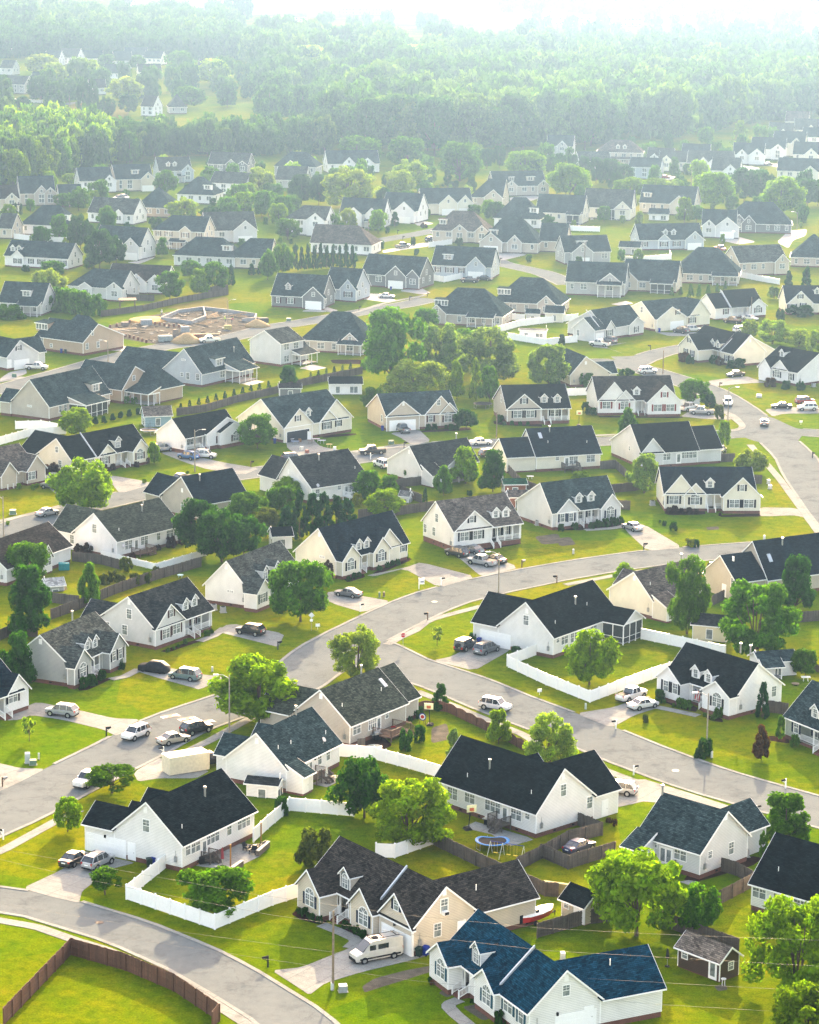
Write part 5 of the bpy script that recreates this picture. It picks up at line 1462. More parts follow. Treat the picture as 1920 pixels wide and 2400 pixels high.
HOUSES=[
('house','white house with black roof and two cars at its white garage door',(-26.87,315.24),59.03,1,'white','black',None,[('x',0,15.36,0,10.15,3.6,7.91,5.13,.6,''),('y',0,5.2,10.13,14.65,3.6,5.55,2.6,.05,'',7.73),('y',7.02,12.02,10.13,11.75,3.6,5.85,9.52,.6,'',7.38),('y',3.37,7.37,10.13,11.15,3.6,5.4,5.37,.6,'',7.9)],[('G','g',-.01,8.49,14.32,0),('pipe',9.36,3.23,6.44,1),('pipe',1.83,1.3,4.82,0),('W','s g -0 5.3 4.9;v g -0 5.4 6.9;s e -0 1.2 2.6;d e -0 2.8 2.5;P e -0 4.6 0.6;t e -0 6.4 2.6;s e -0 9.9 2.6;t e -0 13.1 2.6;p g -0.01 7.5 0.1;l g -0.01 11.5 2.4')],0,'house',None),
('house','tan house with dark brown roof and the camper van on its driveway',(.96,288.99),126.66,-1,'beige','brown','n',[('x',0,20.05,0,8.9,3.5,7.32,4.34,.6,''),('y',14.57,19,-2.54,.02,3.5,5.71,16.79,.6,'',2.66),('y',6.27,10.56,-1.03,.02,3.5,5.69,8.42,.6,'',2.64),('y',-.08,6,-.19,.02,3.5,6.58,2.96,.05,'',3.65),('y',0,7.5,8.88,17.5,3.5,6.6,3.75,.6,'',5.05)],[('rec',12.25,16.12,1.7,13.53,3),('G','e',-.2,.19,5.53,0),('D',13.5,.3,3.79,1.9,1),('flash',7),('pipe',-4.48,5.27,8.26,0),('W','a+ e -2.54 16.5 2.1;a+ e -1.04 8 2.1;k+ e -0.2 2.9 5.2;s g -0 4.3 5.1;x g -0 4.3 4.3;v g -0 4.3 6.7;s g -0 3.4 2.4;p g -0 6.8 0.6;s r 1.7 15.3 1.8;l e -0.2 3.1 2.9')],0,'house',None),
('house','white house with deep blue roof and a flag by its steps',(12.94,265.71),116.78,-1,'white','blue','t',[('x',0,18.95,0,8.5,3.5,7.23,4.2,.6,''),('y',14.75,19.06,-1.73,.02,3.5,5.17,16.91,.6,'',2.03),('y',6.11,10.5,-.77,.02,3.5,5.16,8.31,.6,'',2.02),('y',0,7.2,8.48,16,3.5,6.7,3.6,.6,'',4.66)],[('rec',13.05,15.82,1.7,13.85,3),('D',12.53,.48,3.95,1.8,1),('flash',6.48),('pipe',-4.96,6.49,9.39,0),('G','g',-0,3.2,7.9,0),('W','a+ e -1.74 16.4 2.1;a+ e -0.78 7.8 2.1;d+ e -0 4.5 2.4;s+ e -0 1.7 2.2;k g -0 4.3 5;v g -0 4.3 6.4;p g -0 7.1 0.6;l g -0 3.3 2.6')],0,'house',None),
('house','pale grey house with slate green roof and double glass doors behind the big tree',(35.43,314.85),136.35,-1,'lgrey','slate',None,[('x',0,9.54,0,9.44,3.5,7.47,4.89,.6,''),('x',6.94,9.44,-3,-.02,2.75,4.2,-.02,.4,'L'),('y',1,6.5,9.42,14.5,3.5,5.9,3.75,.05,'',6.54),('y',1.74,4.94,9.42,10.64,3.5,4.94,3.34,.6,'',7.64),('y',3.64,6.84,9.42,10.64,3.5,4.94,5.24,.6,'',7.64),('y',5.55,8.75,9.42,10.64,3.5,4.94,7.15,.6,'',7.64)],[('pipe',9.69,4.63,7.39,1),('W','q e -0 7 2.8;f e -0 5.2 0.6;d e -0 3 2.5;s g -0 6.1 2.5;q g -0 1.9 2.7;v g -0 4.8 6.8;p e -3 8.7 0.4')],0,'house',None),
('house','white house with plain black roof at the right picture edge',(40.44,304.91),-41.39,1,'white','black',None,[('x',0,11.53,0,10,3.5,8.1,5,.6,''),('y',3.27,8.27,9.98,12,3.5,5.75,5.77,.6,'',7.4)],[('pipe',2.6,1.54,5.05,0),('W','d e -0 1.1 2.5;s e -0 3.6 2.5;d e -0 6.8 2.5;s e -0 9.1 2.5')],0,'house',None),
('house','white house with grey green roof and a small lean to beside its stairs',(-15.72,345.85),60.85,1,'white','slate',None,[('x',0,13.6,0,9.45,3.4,7.49,4.54,.6,''),('x',-.05,2.4,-2.6,-.02,2.75,4,-.02,.3,'L'),('y',1.15,5.65,9.43,11.65,3.4,5.42,3.4,.6,'',6.88),('y',8.2,12.2,9.43,10.65,3.4,5.2,10.2,.6,'',7.14)],[('pipe',9.63,4.48,7.57,1),('pipe',4.27,1.96,5.3,0),('pipe',12.12,1.29,4.7,0),('pipe',1.26,2.06,5.39,0),('dish',10.2,.5,4),('W','f e -0 5.6 0.6;s e -0 8.4 2.4;s e -0 10.6 2.4;v g -0 4.6 6.4;l e -0 7.1 2.8;p e -2.6 0.7 0.3')],0,'house',None),
('house','tan house with mossy grey roof and a wooden deck beside a red fence',(-7.85,365.83),55.87,1,'taupe','moss',None,[('x',0,13.68,0,9.88,3.4,7.49,5,.6,''),('x',13.7,17.68,.6,9,3.4,7.3,5,.6,''),('y',.42,6.42,9.86,13.38,3.4,6.1,3.42,.6,'',6.51),('y',-.61,2.79,9.86,15.08,3.4,4.93,1.09,.6,'',7.9)],[('pipe',9.75,5.04,7.64,1),('sky',12.25,3.04,5.88),('pipe',1.14,2.18,5.31,0),('pipe',10.7,2.23,5.35,0),('W','d e -0 1.6 2.4;b e -0 5.4 2.2;P e -0 6.9 0.6;q e -0 8.9 2.6;v g -0 5 6.6')],0,'house',None),
('house','white house with jet black roof and the blue trampoline behind it',(16.32,329.11),133.05,-1,'white','black',None,[('x',0,18.24,0,10.5,3.5,8.15,4.68,.6,''),('y',0,9.2,10.48,15.06,3.5,7.27,4.6,.05,'',5.63),('y',3.13,9.63,10.48,13,3.5,6.43,6.38,.6,'',6.68),('y',9.36,14.36,10.48,12,3.5,5.75,11.86,.6,'',7.53)],[('pipe',10.82,2.43,6.05,1),('pipe',13.41,.97,4.59,0),('pipe',2.28,1.39,5.01,0),('W','s g -0 4.8 5.3;s g -0 9.7 2.6;p g -0.01 12.6 0.1;v g -0 4.7 7.1;d e -0 15.1 2.1;d e -0 11.9 2.4;t e -0 7.7 2.3;P e -0 5.5 0.6;d e -0 3.5 2.3;q e -0 1.5 2.6')],0,'house',None),
('house','white house with black roof, two dormers and two white vehicles in front',(47.41,382.47),130,-1,'bwhite','black','k',[('x',0,14.12,0,9.54,3.5,7.45,4.14,.6,''),('y',9.36,14.04,-2.04,.02,3.5,5.42,11.7,.6,'',2.16),('y',-.1,5.13,-1.59,.02,3.5,5.2,2.51,.6,'',1.93)],[('rec',4.55,8.99,1.7,5.35,3),('D',8.62,.41,3.92,1.5,0),('D',5.95,.31,3.83,1.5,0),('pipe',4.09,4.88,8.28,1),('pipe',2.6,5.4,8.2,1),('W','s+ e -2.05 12.2 2.4;s+ e -2.05 10.3 2.4;a+ e -1.6 2.3 2.1;s r 1.7 11.5 1.8;s+ r 1.7 8.8 1.8;s g -0 7.9 2.6;v g -0 4.3 6.5')],0,'house',None),
('house','grey green house with white porch at the right picture edge',(53.28,372.96),-58.58,1,'sage','slate','n',[('x',0,9.82,0,9.5,3.4,7.7,4.75,.6,'')],[('rec',2.94,9.31,2,8.51,3),('D',5.34,.84,4.19,1.5,0),('W','s+ e -0 2.4 2.2;s+ r 2 4.3 1.8')],0,'house',None),
('house','grey house with two dormers and a covered car on its driveway',(-50.07,394.05),65.07,1,'grey','grey','k',[('x',0,15.08,0,9.76,3.5,7.42,4.94,.6,''),('y',-.61,4.06,-1.23,.02,3.5,5.62,1.72,.6,'',2.82),('y',9.16,13.76,-1.42,.02,3.5,5.7,11.46,.6,'',2.92)],[('rec',3.86,8.75,1.7,5.73,4),('D',6.18,.72,4.11,1.5,0),('D',8.15,.6,4.01,1.5,0),('pipe',9.23,5.18,7.74,1),('W','a+ e -1.23 1.7 2.1;s+ e -1.43 10.3 2.5;s+ e -1.43 12.1 2.4;s+ r 1.7 10.3 1.8;v g -0 5 6.4')],0,'house',None),
('house','white house with navy roof cut by the left picture edge',(-58.72,376.62),56,1,'white','navy','k',[('x',0,5.99,0,10.26,3.4,7.6,5.13,.6,''),('y',2.71,7.19,-.12,.02,3.4,5.75,4.95,.6,'',3.02)],[('rec',.3,2.48,1.6,1.68,2),('W','d+ e -0.12 3.9 2.6')],0,'house',None),
('house','white house with charcoal roof, upper gable window and black suv on its drive',(-39.45,415.54),57.83,1,'lgrey','char','w',[('x',0,14.94,0,11.2,3.5,7.77,5.02,.6,''),('y',-.2,7.19,-.28,.02,3.5,6.62,3.5,.6,'',3.82),('y',-.71,4.29,11.18,13.7,3.5,5.75,1.79,.6,'',7.79)],[('rec',7.73,14.64,2,9.38,4),('D',9.1,.85,4.26,1.5,0),('D',11.57,.95,4.34,1.5,0),('W','k+ e -0.29 3.9 5.1;d+ e -0.29 2.5 2.1;d+ e -0.29 5.2 2.3;s+ r 2 12.6 1.8;s+ r 2 14.2 1.8;s g -0 5 5;s g -0 5.9 2.3;s g -0 9.4 2.3;v g -0 5 6.9')],0,'house',None),
('house','off white house with grey roof behind the round maple tree',(-26.38,441.17),62.41,1,'white','grey','g',[('x',0,16.96,0,8.33,3.4,7.67,4.11,.6,''),('y',-1.32,3.02,-2.38,.02,3.4,5.21,.85,.6,'',1.89),('y',7.98,13,-2.21,.02,3.4,5.45,10.49,.6,'',2.12)],[('rec',3.26,7.72,1.6,6.92,2),('D',5.96,.3,3.74,1.5,1),('D',9.65,.3,3.74,1.5,1),('W','d+ e -2.38 0.6 2.1;n g -0 3.5 2.6;v g -0 4.3 6.7')],0,'house',None),
('house','cream house with navy roof, two dormers and an empty driveway',(-12.58,463.01),49.65,1,'cream','navy','k',[('x',0,18.99,0,9.46,3.5,8.26,3.94,.6,''),('y',.09,4.57,-1.44,.02,3.5,5.67,2.33,.6,'',1.95),('y',8.75,13.06,-.93,.02,3.5,5.63,10.91,.6,'',1.91),('y',10.17,16.62,-.3,.02,3.5,6.63,13.4,.6,'',2.74)],[('rec',5,8.44,1.6,5.8,3),('D',6.21,.3,3.89,1.5,0),('D',8.3,.3,3.89,1.5,0),('W','a+ e -1.45 2.2 2.1;a+ e -0.94 10.8 2.1;s+ e -0 14.8 2.4;s+ e -0 17.8 2.5;n g -0 3.2 3.3;v g -0 3.9 7.2;d r 1.6 9.8 2.1')],0,'house',None),
('house','off white house with taupe roof, long porch and four vehicles in front',(8.02,483.67),31.7,1,'white','taupe','k',[('x',0,14.55,0,10.4,4,8.25,5.9,1,''),('y',.18,8.06,-.12,.02,4,7.26,4.12,1,'',4.68)],[('rec',7.69,14.47,2.2,8.57,5),('D',9.82,1.31,4.98,1.5,0),('D',11.94,1.23,4.91,1.5,0),('W','k+ e -0.12 3.7 5.7;d+ e -0.12 2.2 2.7;d+ e -0.12 5 2.7;s+ r 2.2 10.9 2.1;s+ r 2.2 12.7 2.2;d r 2.2 11.8 2.1;s g -0 5.8 5.2;s g -0 9.7 2.5;s g -0 6.7 2.5;v g -0 5.9 7.2')],0,'house',None),
('house','white house with slate roof, two dormers and a white sedan on its drive',(26.62,502.23),31.14,1,'lgrey','slate','n',[('x',0,14.69,0,11.89,3.6,8.29,3.91,.6,''),('y',.92,5.51,-.39,.02,3.6,5.77,3.21,.6,'',1.96),('y',10.51,14.84,-.98,.02,3.6,5.9,12.68,.6,'',2.07)],[('rec',5.64,10.62,1.7,7.1,4),('D',6.33,.68,4.44,1.5,0),('D',9.14,.69,4.46,1.5,0),('W','s+ e -0.4 2 2.3;s+ e -0.4 4 2.2;a+ e -0.98 12.5 2.1;d+ r 1.7 10.2 2.1;s r 1.7 7.5 1.9')],0,'house',None),
('house','cream house with navy roof and three front gables on the corner lawn',(49.12,519.93),3.32,1,'cream','navy','k',[('x',0,17.69,0,10.76,3.6,7.28,6.89,.6,''),('y',.02,6.04,-.12,.02,3.6,7.23,3.03,.6,'',6.89),('y',3.83,8.01,-.12,.02,3.4,5.59,5.92,.6,'',3.88),('y',11.07,18.22,-2.16,.02,3.6,7.11,14.65,.6,'',6.72)],[('rec',8.05,11.37,1.8,9.04,3),('D',8.94,1.29,4.32,1.5,0),('W','d+ e -0.12 1.8 2.3;a+ e -0.13 5.9 2.1;p r 1.8 9 0.6;d+ e -2.17 13.2 2;d+ e -2.17 16 2;k+ e -2.17 14.6 5.1;v g -0 10.1 5.2')],0,'house',None),
('house','white house with black roof, garage at left and a screened porch',(22.52,413.06),52.86,1,'white','black',None,[('x',0,18.28,0,10.5,3.6,8.18,5.17,.6,''),('y',0,8.6,10.48,15.29,3.6,7.35,4.3,.05,'',5.99),('y',13.63,19.22,-4.12,.02,3.5,5.18,16.42,.35,'S',1.93),('y',4.31,10.31,10.48,12.5,3.6,6.3,7.31,.6,'',7.21)],[('G','g',-.01,8.17,13.83,0),('pipe',10.21,2.88,6.29,1),('pipe',12.57,2.24,5.72,0),('pipe',2.43,1.37,4.95,0),('W','s g -0 5.2 5.3;q e -0 1.2 2.8;d e -0 3.1 2.5;s e -0 5.2 2.3;t e -0 7.2 2.6;d e -0 11.2 2.6;v g -0 5.1 6.8')],0,'house',None),
('house','cream house with taupe roof behind the tall split tree',(39.98,437.71),43.24,1,'cream','taupe',None,[('x',0,11.77,0,9.68,3.4,7.2,4.17,.6,''),('x',-.05,3.2,-3.2,-.02,2.7,4.2,-.02,.3,'L'),('y',3.64,8.14,9.66,11.68,3.4,5.42,5.89,.6,'',6.6)],[('pipe',1.37,1.91,5.27,0),('pipe',12,4.6,7.2,1),('W','v g -0 4.2 6.2;p e -3.21 0.7 0.3;s e -0 11.1 2.3')],0,'house',None),
('house','beige house with navy roof and a lower garage block near the right edge',(60.71,452.88),29.73,1,'tan','navy',None,[('x',0,16.76,0,10.5,3.5,8.95,4.41,.6,''),('x',-6.2,-.02,.5,9.6,3.5,7,5,.05,''),('y',2.53,7.53,10.48,12.5,3.5,5.75,5.03,.6,'',7.84)],[('sky',1.8,2.19,6.2),('pipe',5.41,3.55,8.01,1),('W','s g -6.21 1.5 3.1;v g -6.21 1.6 7.2;p g -6.21 3.9 0.1;s e -0 8.3 1.8')],0,'house',None),
('house','pale grey house with charcoal roof in front of the oval dark tree',(2.35,541.47),39.95,1,'lgrey','char',None,[('x',0,14.74,0,10.84,3.4,7.34,3.64,.6,''),('x',-.05,3,-3.4,-.02,2.6,4.2,-.02,.2,'L'),('y',3.97,9.95,-2.37,.02,3.3,5.09,6.96,.35,'O',1.71)],[('pipe',13,4.6,7.2,1),('W','p e -3.4 0.7 0.2;v g -0 4 6.2')],0,'house',None),
('house','white house with dark mossy roof behind the mixed conifer screen',(-18.96,521.99),39.11,1,'white','char',None,[('x',0,14.01,0,11,3.4,8.2,7.04,.6,''),('y',9.01,14.01,10.98,15,3.4,5.3,11.51,.05,'',9.28),('y',0,6.5,10.98,17,3.4,6.6,3.2,.05,'',8.21)],[('pipe',5.85,5.48,7.27,1),('pipe',12.5,2.49,5.23,0),('dish',1.2,-.3,3.2),('W','s e -0 1.4 2.1;q e -0 6.7 2.6;P e -0 8.4 0.6;d e -0 9.2 2.1;v g -0 7.5 5.3')],0,'house',None),
('house','taupe house with navy roof in front of the bronze pickup',(-39.74,505.83),43.18,1,'taupe','navy',None,[('x',0,12.03,0,11,3.4,7.9,4.64,.6,''),('y',0,6.2,10.98,16,3.4,6.4,3.1,.05,'',6.61)],[('pipe',3.3,3.51,6.94,1),('W','v g -0 4.7 5.3;s g -0 4.5 1.8;d e -0 8.8 2.4')],0,'house',None),
('house','big white house with mossy roof, chimney pipe and low white fence',(-51.69,475.14),52.55,1,'bwhite','moss',None,[('x',0,16.59,0,10.64,3.4,7.58,5.33,.6,''),('y',0,7.89,10.62,15.8,3.4,7.01,3.95,.05,'',5.9),('y',2.48,7.48,10.62,12.64,3.4,5.65,4.98,.6,'',7.63)],[('pipe',10.5,3.66,6.4,1),('pipe',2.07,1.41,4.64,0),('pipe',12.17,4.93,7.4,0),('dish',1.2,-.4,1.8),('W','d e -0 3 2.1;P e -0 5 0.6;d e -0 7.1 2.2;s e -0 10.8 2.4;t e -0 14.3 2.4;s g -0 5.4 4.8;s g -0.01 11 2;v g -0 5.4 6.8')],0,'house',None),
('house','white house with brown roof and twin gables behind two leafy trees',(-68.26,454.69),63.64,1,'white','brown',None,[('x',0,19.63,0,9.5,3.2,6.7,4.75,.6,''),('y',4.6,7.6,-1,.02,3.2,5.2,6.1,.3,'',2.86),('y',9,12,-1.2,.02,3.2,5.2,10.5,.3,'',2.86)],[('W','d e -1.21 10.8 2.3;d e -1 5.8 4.1')],0,'house',None),
('house','tan house with taupe roof and grey cars at the left edge',(-82.37,530.39),50.61,1,'tan','taupe','w',[('x',0,11.99,0,10,3.2,7.2,5,.6,''),('y',8.6,13.5,-1.2,.02,3.2,5.8,11.05,.4,'',3.4),('y',2,6,-1,.02,3.2,5.4,4,.4,'',2.9)],[('rec',3.33,5.42,1.5,4.13,2),('W','d+ e -1.2 9.8 1.9')],0,'house',None),
('house','cream house with black roof, arched windows and a leafy tree at its corner',(-68.15,545.12),50.24,1,'cream','black','w',[('x',0,21.02,0,10.07,3.5,7.38,4.23,.6,''),('y',0,9.06,10.05,15.46,3.5,6.9,4.53,.05,'',4.8),('y',7.47,11.83,-.12,.02,3.5,5.37,9.65,.6,'',2.19),('y',15.55,19.71,-1.66,.02,3.5,5.53,17.63,.6,'',2.36)],[('rec',11.32,16.3,1.7,14.41,3),('D',13.34,.52,4,1.5,1),('flash',6.23),('W','k g -0 4.4 5.1;s g -0 3.5 2.2;a+ e -0.13 9 2.1;a+ e -1.67 17.5 2.1;p r 1.7 14.7 0.6;d e -0 5.2 2.5')],0,'house',None),
('house','white house with black roof and blue and white cars in front',(-47.4,570.17),49.2,1,'bwhite','black','w',[('x',0,15.43,0,8.62,3.6,7.02,3.63,.8,''),('y',5.93,17.59,-.56,.02,3.6,6.37,11.76,.8,'',3.09),('y',9.06,16.36,-1.57,.02,3.6,5.2,12.71,.8,'',1.85)],[('rec',.3,7.94,1.9,5.2,4),('W','d+ r 1.9 3.3 1.9;p r 1.9 7.3 0.8;s+ e -0.57 9.6 1.9;a+ e -1.58 13.6 1.9')],0,'house',None),
('house','cream house with slate roof and an open cluttered garage',(-27.38,583.57),43.88,1,'cream','slate','k',[('x',0,18.69,0,14.96,3.5,8.58,7.04,.6,''),('y',0,8.07,-.41,.02,3.5,7.07,4.04,.05,'',5.1),('y',10.39,19.84,-.12,.02,3.5,7.81,15.11,.6,'',6.12),('y',10.57,15.3,-.12,.02,3.5,5.72,12.93,.6,'',3.23)],[('G','e',-.42,.69,7.08,1),('D',8.4,1.4,4.54,1.5,0),('W','k+ e -0.42 3.8 5;d+ e -0.13 12.5 2.3;s+ e -0.13 15.9 2.5')],0,'house',None),
('house','tan house with slate roof and a grey pickup before its garage',(-5.23,598.05),20.63,1,'tan','slate','w',[('x',0,16.56,0,12.57,3.5,7.4,5.55,.6,''),('y',-.13,7.63,-.12,.02,3.5,6.62,3.75,.05,'',4.59),('y',8.99,16.18,-.12,.02,3.5,7.35,12.58,.6,'',5.55),('y',12.49,16.84,-.12,.02,3.5,5.71,14.67,.6,'',3.29)],[('G','e',-.12,.66,6.63,0),('W','v e -0.12 3.8 6;s+ e -0.13 10.3 2.4;a+ e -0.13 14.4 2.1;k e -0.13 12.1 5.9;s g -0 3.2 2.4')],0,'house',None),
('house','taupe house with black roof, white porch and two small dormers',(21.57,607.45),11.68,1,'taupe','black','k',[('x',0,14.44,0,13.03,3.7,7.99,5.7,.8,''),('y',0,7.64,-.12,.02,3.7,6.94,3.82,.8,'',4.45)],[('rec',7.82,14.26,2,9.11,5),('D',8.74,1.17,4.61,1.5,0),('D',11.76,1.09,4.55,1.5,0),('W','d+ e -0.12 2.4 2.4;d+ e -0.12 5.3 2.4;k+ e -0.12 3.8 5.4;s g -0 5.8 5;d+ r 2 11.5 2')],0,'house',None),
('house','off white house with brown roof and dark red shutters',(42.75,620.42),8.49,1,'white','brown','r',[('x',0,17.96,0,12.45,3.6,7.94,6.07,.6,''),('y',.07,7.12,-.12,.02,3.6,7.71,3.6,.6,'',5.9),('y',4.01,8.56,-.12,.02,3.4,5.85,6.29,.6,'',3.3),('y',10.99,18.63,-2.7,.02,3.6,7.35,14.81,.6,'',5.39)],[('rec',8.57,11.94,1.8,9.96,3),('D',9.16,1.06,4.39,1.5,0),('W','d+ e -0.12 1.9 2.4;a+ e -0.13 6.1 2.1;p r 1.8 9.5 0.6;d+ e -2.71 13.3 2.1;d+ e -2.71 16.2 2.1;k+ e -2.71 14.8 5.1')],0,'house',None),
('house','pale house with black roof and bay at back beside the road junction',(47.93,560.48),20.92,1,'lgrey','black',None,[('x',0,12.94,0,14.85,3.4,8.3,5.31,.6,''),('x',12.96,18.54,.4,9.5,3.4,7.2,4.9,.5,''),('y',-.21,4.9,-.12,.02,3.4,6.34,2.34,.6,'',3.34)],[('W','d e -0 5.7 2.3;P e -0 8.5 0.6;s e -0 9.7 2.4;t e -0 11.3 2.4;q g -0 5.9 3.2')],0,'house',None),
('house','cream house with navy roof and small grey back stairs',(25.94,555.8),18.49,1,'cream','navy',None,[('x',0,14.12,0,10.5,3.4,7.95,5.78,.6,''),('x',-6.2,-.02,.6,9.2,3.4,6.4,4.9,.3,'')],[('pipe',3.42,2.5,5.5,0),('pipe',11.9,2.06,5.15,0),('pipe',4.63,4.83,7.33,1),('sky',2.26,4.1,6.63),('W','q e -0 4.6 2.7;P e -0 6.7 0.6;d e -0 8.2 2.1;d e -0 12 2.3')],0,'house',None),
('house','cream house with black roof and twin dormers behind rounded bushes',(81.43,690.07),118.93,-1,'cream','black','k',[('x',0,20.09,0,12.9,3.5,7.5,4.95,.6,''),('y',9,17.34,-4.63,.02,3.5,6.77,13.17,.6,'',4.2),('x',.02,5.6,.02,9.6,3.55,7.9,4.9,.6,'')],[('rec',1.18,9.97,1.7,7.25,4),('D',9.49,.3,3.77,1.5,0),('D',7.31,.3,3.77,1.5,0),('flash',5.02),('W','s+ e -4.63 14.4 2.1;s+ e -4.63 11.5 2.1;k+ e -4.63 13.1 5.3;s+ e -0 3 1.8;s+ e -0 0.9 1.9;v g -0 5 6.4')],0,'house',None),
('house','white house with black roof and black sedan before its garage',(93.91,662.37),129.86,-1,'bwhite','black','k',[('x',0,12.84,0,20.68,3.5,7.54,7.44,.6,''),('y',8.45,12.25,-.54,.02,3.5,5.59,10.35,.05,'',4),('y',2.95,8.22,-.12,.02,3.5,5.73,5.58,.6,'',4.26)],[('D',9.03,4,5.7,1.3,0),('W','a+ e -0.13 6.6 2.1;s+ e -0 2.1 2.1')],0,'house',None),
('house','cream house with slate roof and dark suv before its white garage',(66.37,747.39),35.16,1,'cream','slate','w',[('x',0,15.58,0,15.32,3.5,7.59,5.59,.6,''),('y',.26,10.42,-.61,.02,3.5,6.52,5.34,.05,'',4.28),('y',12.25,19.65,-.12,.02,3.5,7.54,15.95,.6,'',5.59)],[('G','e',-.62,5.13,9.84,0),('W','k+ e -0.62 7.6 4.8;a+ e -0.13 13.3 2.1;s g -0 5.7 5.3')],0,'house',None),
('house','pale grey house with slate roof and the white pickup outside its garage',(51.5,730.38),46.87,1,'lgrey','slate','k',[('x',0,15.88,0,12.81,3.4,7.65,4.8,.6,''),('x',-4.6,-.02,-.4,7,3.4,6.2,3.3,.05,''),('y',-.43,3.3,-.74,.02,3.4,5.36,1.43,.6,'',2.36),('y',9.77,15.88,-.67,.02,3.4,5.16,12.82,.6,'',2.14)],[('flash',-2.21),('G','e',-.4,-4,-.9,0),('W','d+ e -0.75 1.1 2.1;s+ e -0.68 12.7 1.8;s g -4.6 5.3 2')],0,'house',None),
('house','white house with black roof and dark pickup beside it at upper right',(90.22,772.48),29.97,1,'bwhite','black','w',[('x',0,10.92,0,10,3.4,7.4,4.74,.6,''),('x',-5.5,-.02,.3,9,3.4,6.8,4.6,.3,''),('y',5.5,11.17,-1.01,.02,3.4,5.38,8.33,.6,'',2.5)],[('rec',.3,5.67,1.6,4.24,4),('flash',-.94),('W','s+ e 0.29 -1.9 2.2;a+ e -1.02 8.4 2.1')],0,'house',None),
('house','cream house with navy roof at the right edge above the hedge',(106.9,782.32),4.87,1,'cream','navy','k',[('x',0,12.86,0,10,3.4,7.6,5,.6,''),('y',.3,7.5,-.5,.02,3.4,6.8,3.9,.4,'',4.2)],[('D',9.27,2.42,5.46,1.5,0),('W','d+ e -0.51 1.5 2.3;s+ e -0.51 4.7 2.6;k+ e -0.51 3.8 5.3')],0,'house',None),
('house','beige house with slate roof half hidden by the tree group',(38.45,657.37),109.06,-1,'beige','slate',None,[('x',0,16.02,0,10.3,3.2,7.37,3.8,.6,''),('y',0,5,10.28,12,3.2,5.4,2.5,.2,'',6.72)],[('W','q e -0 4 1.8;q e -0 0.9 2.1;v g -0 3.9 5.8')],0,'house',None),
('house','tan brick house with stone gable and pale driveway by the building plot',(-83.61,694.94),144.71,-1,'brickt','slate','k',[('x',0,16.2,0,15.53,3.6,7.54,5.59,.6,''),('x',2,14,5,13,3.6,8.6,9,.3,'hH')],[('SD',15.79,1.79,4.89,4,1.8),('W','s e -0 14.2 2.5;q e -0 10.9 1.6;s g -0 1.5 2.3;s g -0 5.7 2.2;k g -0 3.6 5.5')],1,'house',None),
('house','white gabled house with slate roof and white pickup at its garage',(-99.47,670.91),134.35,-1,'lgrey','slate','k',[('x',0,14.27,0,9.51,3.6,7.22,3.81,.6,''),('y',2,7,9.49,13,3.6,6.8,4.5,.3,'',4.32)],[('G','g',-0,2.2,6.6,0),('W','k+ g -0 3.5 5.4;p g -0 0.7 0.6')],1,'house',None),
('house','grey house with shed dormer and screened porch above the clipped shrub row',(-80.59,605.15),58.97,1,'taupe','slate',None,[('x',0,22.13,0,10.71,3.5,8.85,5.17,.6,''),('x',6.91,15.04,-5,-.02,3.15,4.5,-.02,.25,'S'),('y',-.29,4.71,10.69,13.71,3.5,5.75,2.21,.6,'',8.23),('y',8.06,14.06,10.69,13.71,3.5,6.2,11.06,.6,'',7.76)],[('SD',17.59,.47,4.01,3.2,2),('W','n g -0 5.5 2.9;s e -0 4 2.2;s e -0 5.8 2.2')],1,'house',None),
('house','tan brick house with big hip roof and a planted back patio',(-66.74,627.83),144.42,-1,'brickt','slate',None,[('x',0,15,0,13.63,3.5,8.17,4.48,.6,''),('x',-6,7,5,14.5,3.5,8.4,9.7,.3,'hH'),('x',-7,-.1,1.2,5.4,2.9,4.1,5.4,.2,'OL')],[('W','k g -0 4.2 5.5;d g -0 1.9 2.4;s e -0 3.4 2.5')],1,'house',None),
('house','blue grey house with wide shed dormer and tan porch roof',(-50.03,650.77),58.21,1,'blue','slate',None,[('x',0,21.34,0,11.44,3.5,8.87,5.02,.6,''),('y',0,9,11.42,25.84,3.5,6.88,4.5,.05,'',7.25),('x',9.41,16.8,-4.43,-.02,3.15,4.6,-.02,.25,'O')],[('SD',7.74,.46,4.02,3.4,2),('pipe',16.63,2.44,6.24,1),('W','n g -0 5.4 6.2;q g -0 5.9 2.6;s g -0 4.1 2.4;s g -0 1.2 2.4;d e -0 8.4 2.1')],1,'house',None),
('house','pale grey two storey house with a small covered back porch',(-32.71,681.9),52.68,1,'lgrey','grey',None,[('x',0,8.79,0,10.05,5.9,8.6,5.03,.6,''),('x',7.2,12.5,1.5,9,3.6,6.2,5,.3,''),('x',4.2,11,-3,-.05,2.8,3.7,-.05,.2,'OL')],[('W','d e -0 2.3 4.8;d e -0 6 4.7;d e -0 2.3 1.8;s e -0 6.3 1.8')],1,'house',None),
('house','brownish house with steep hip roof left of the big dark tree',(-28.59,706.81),-16,1,'taupe','slate',None,[('x',0,17.85,0,13,3.3,9.8,6.5,.4,'hH'),('y',10.88,15.88,-.5,.02,3.3,5.55,13.38,.4,'',2.4),('x',10.71,16.95,-2.5,-.02,2.9,3.7,-.02,.3,'O')],[('auto','R')],1,'house',None),
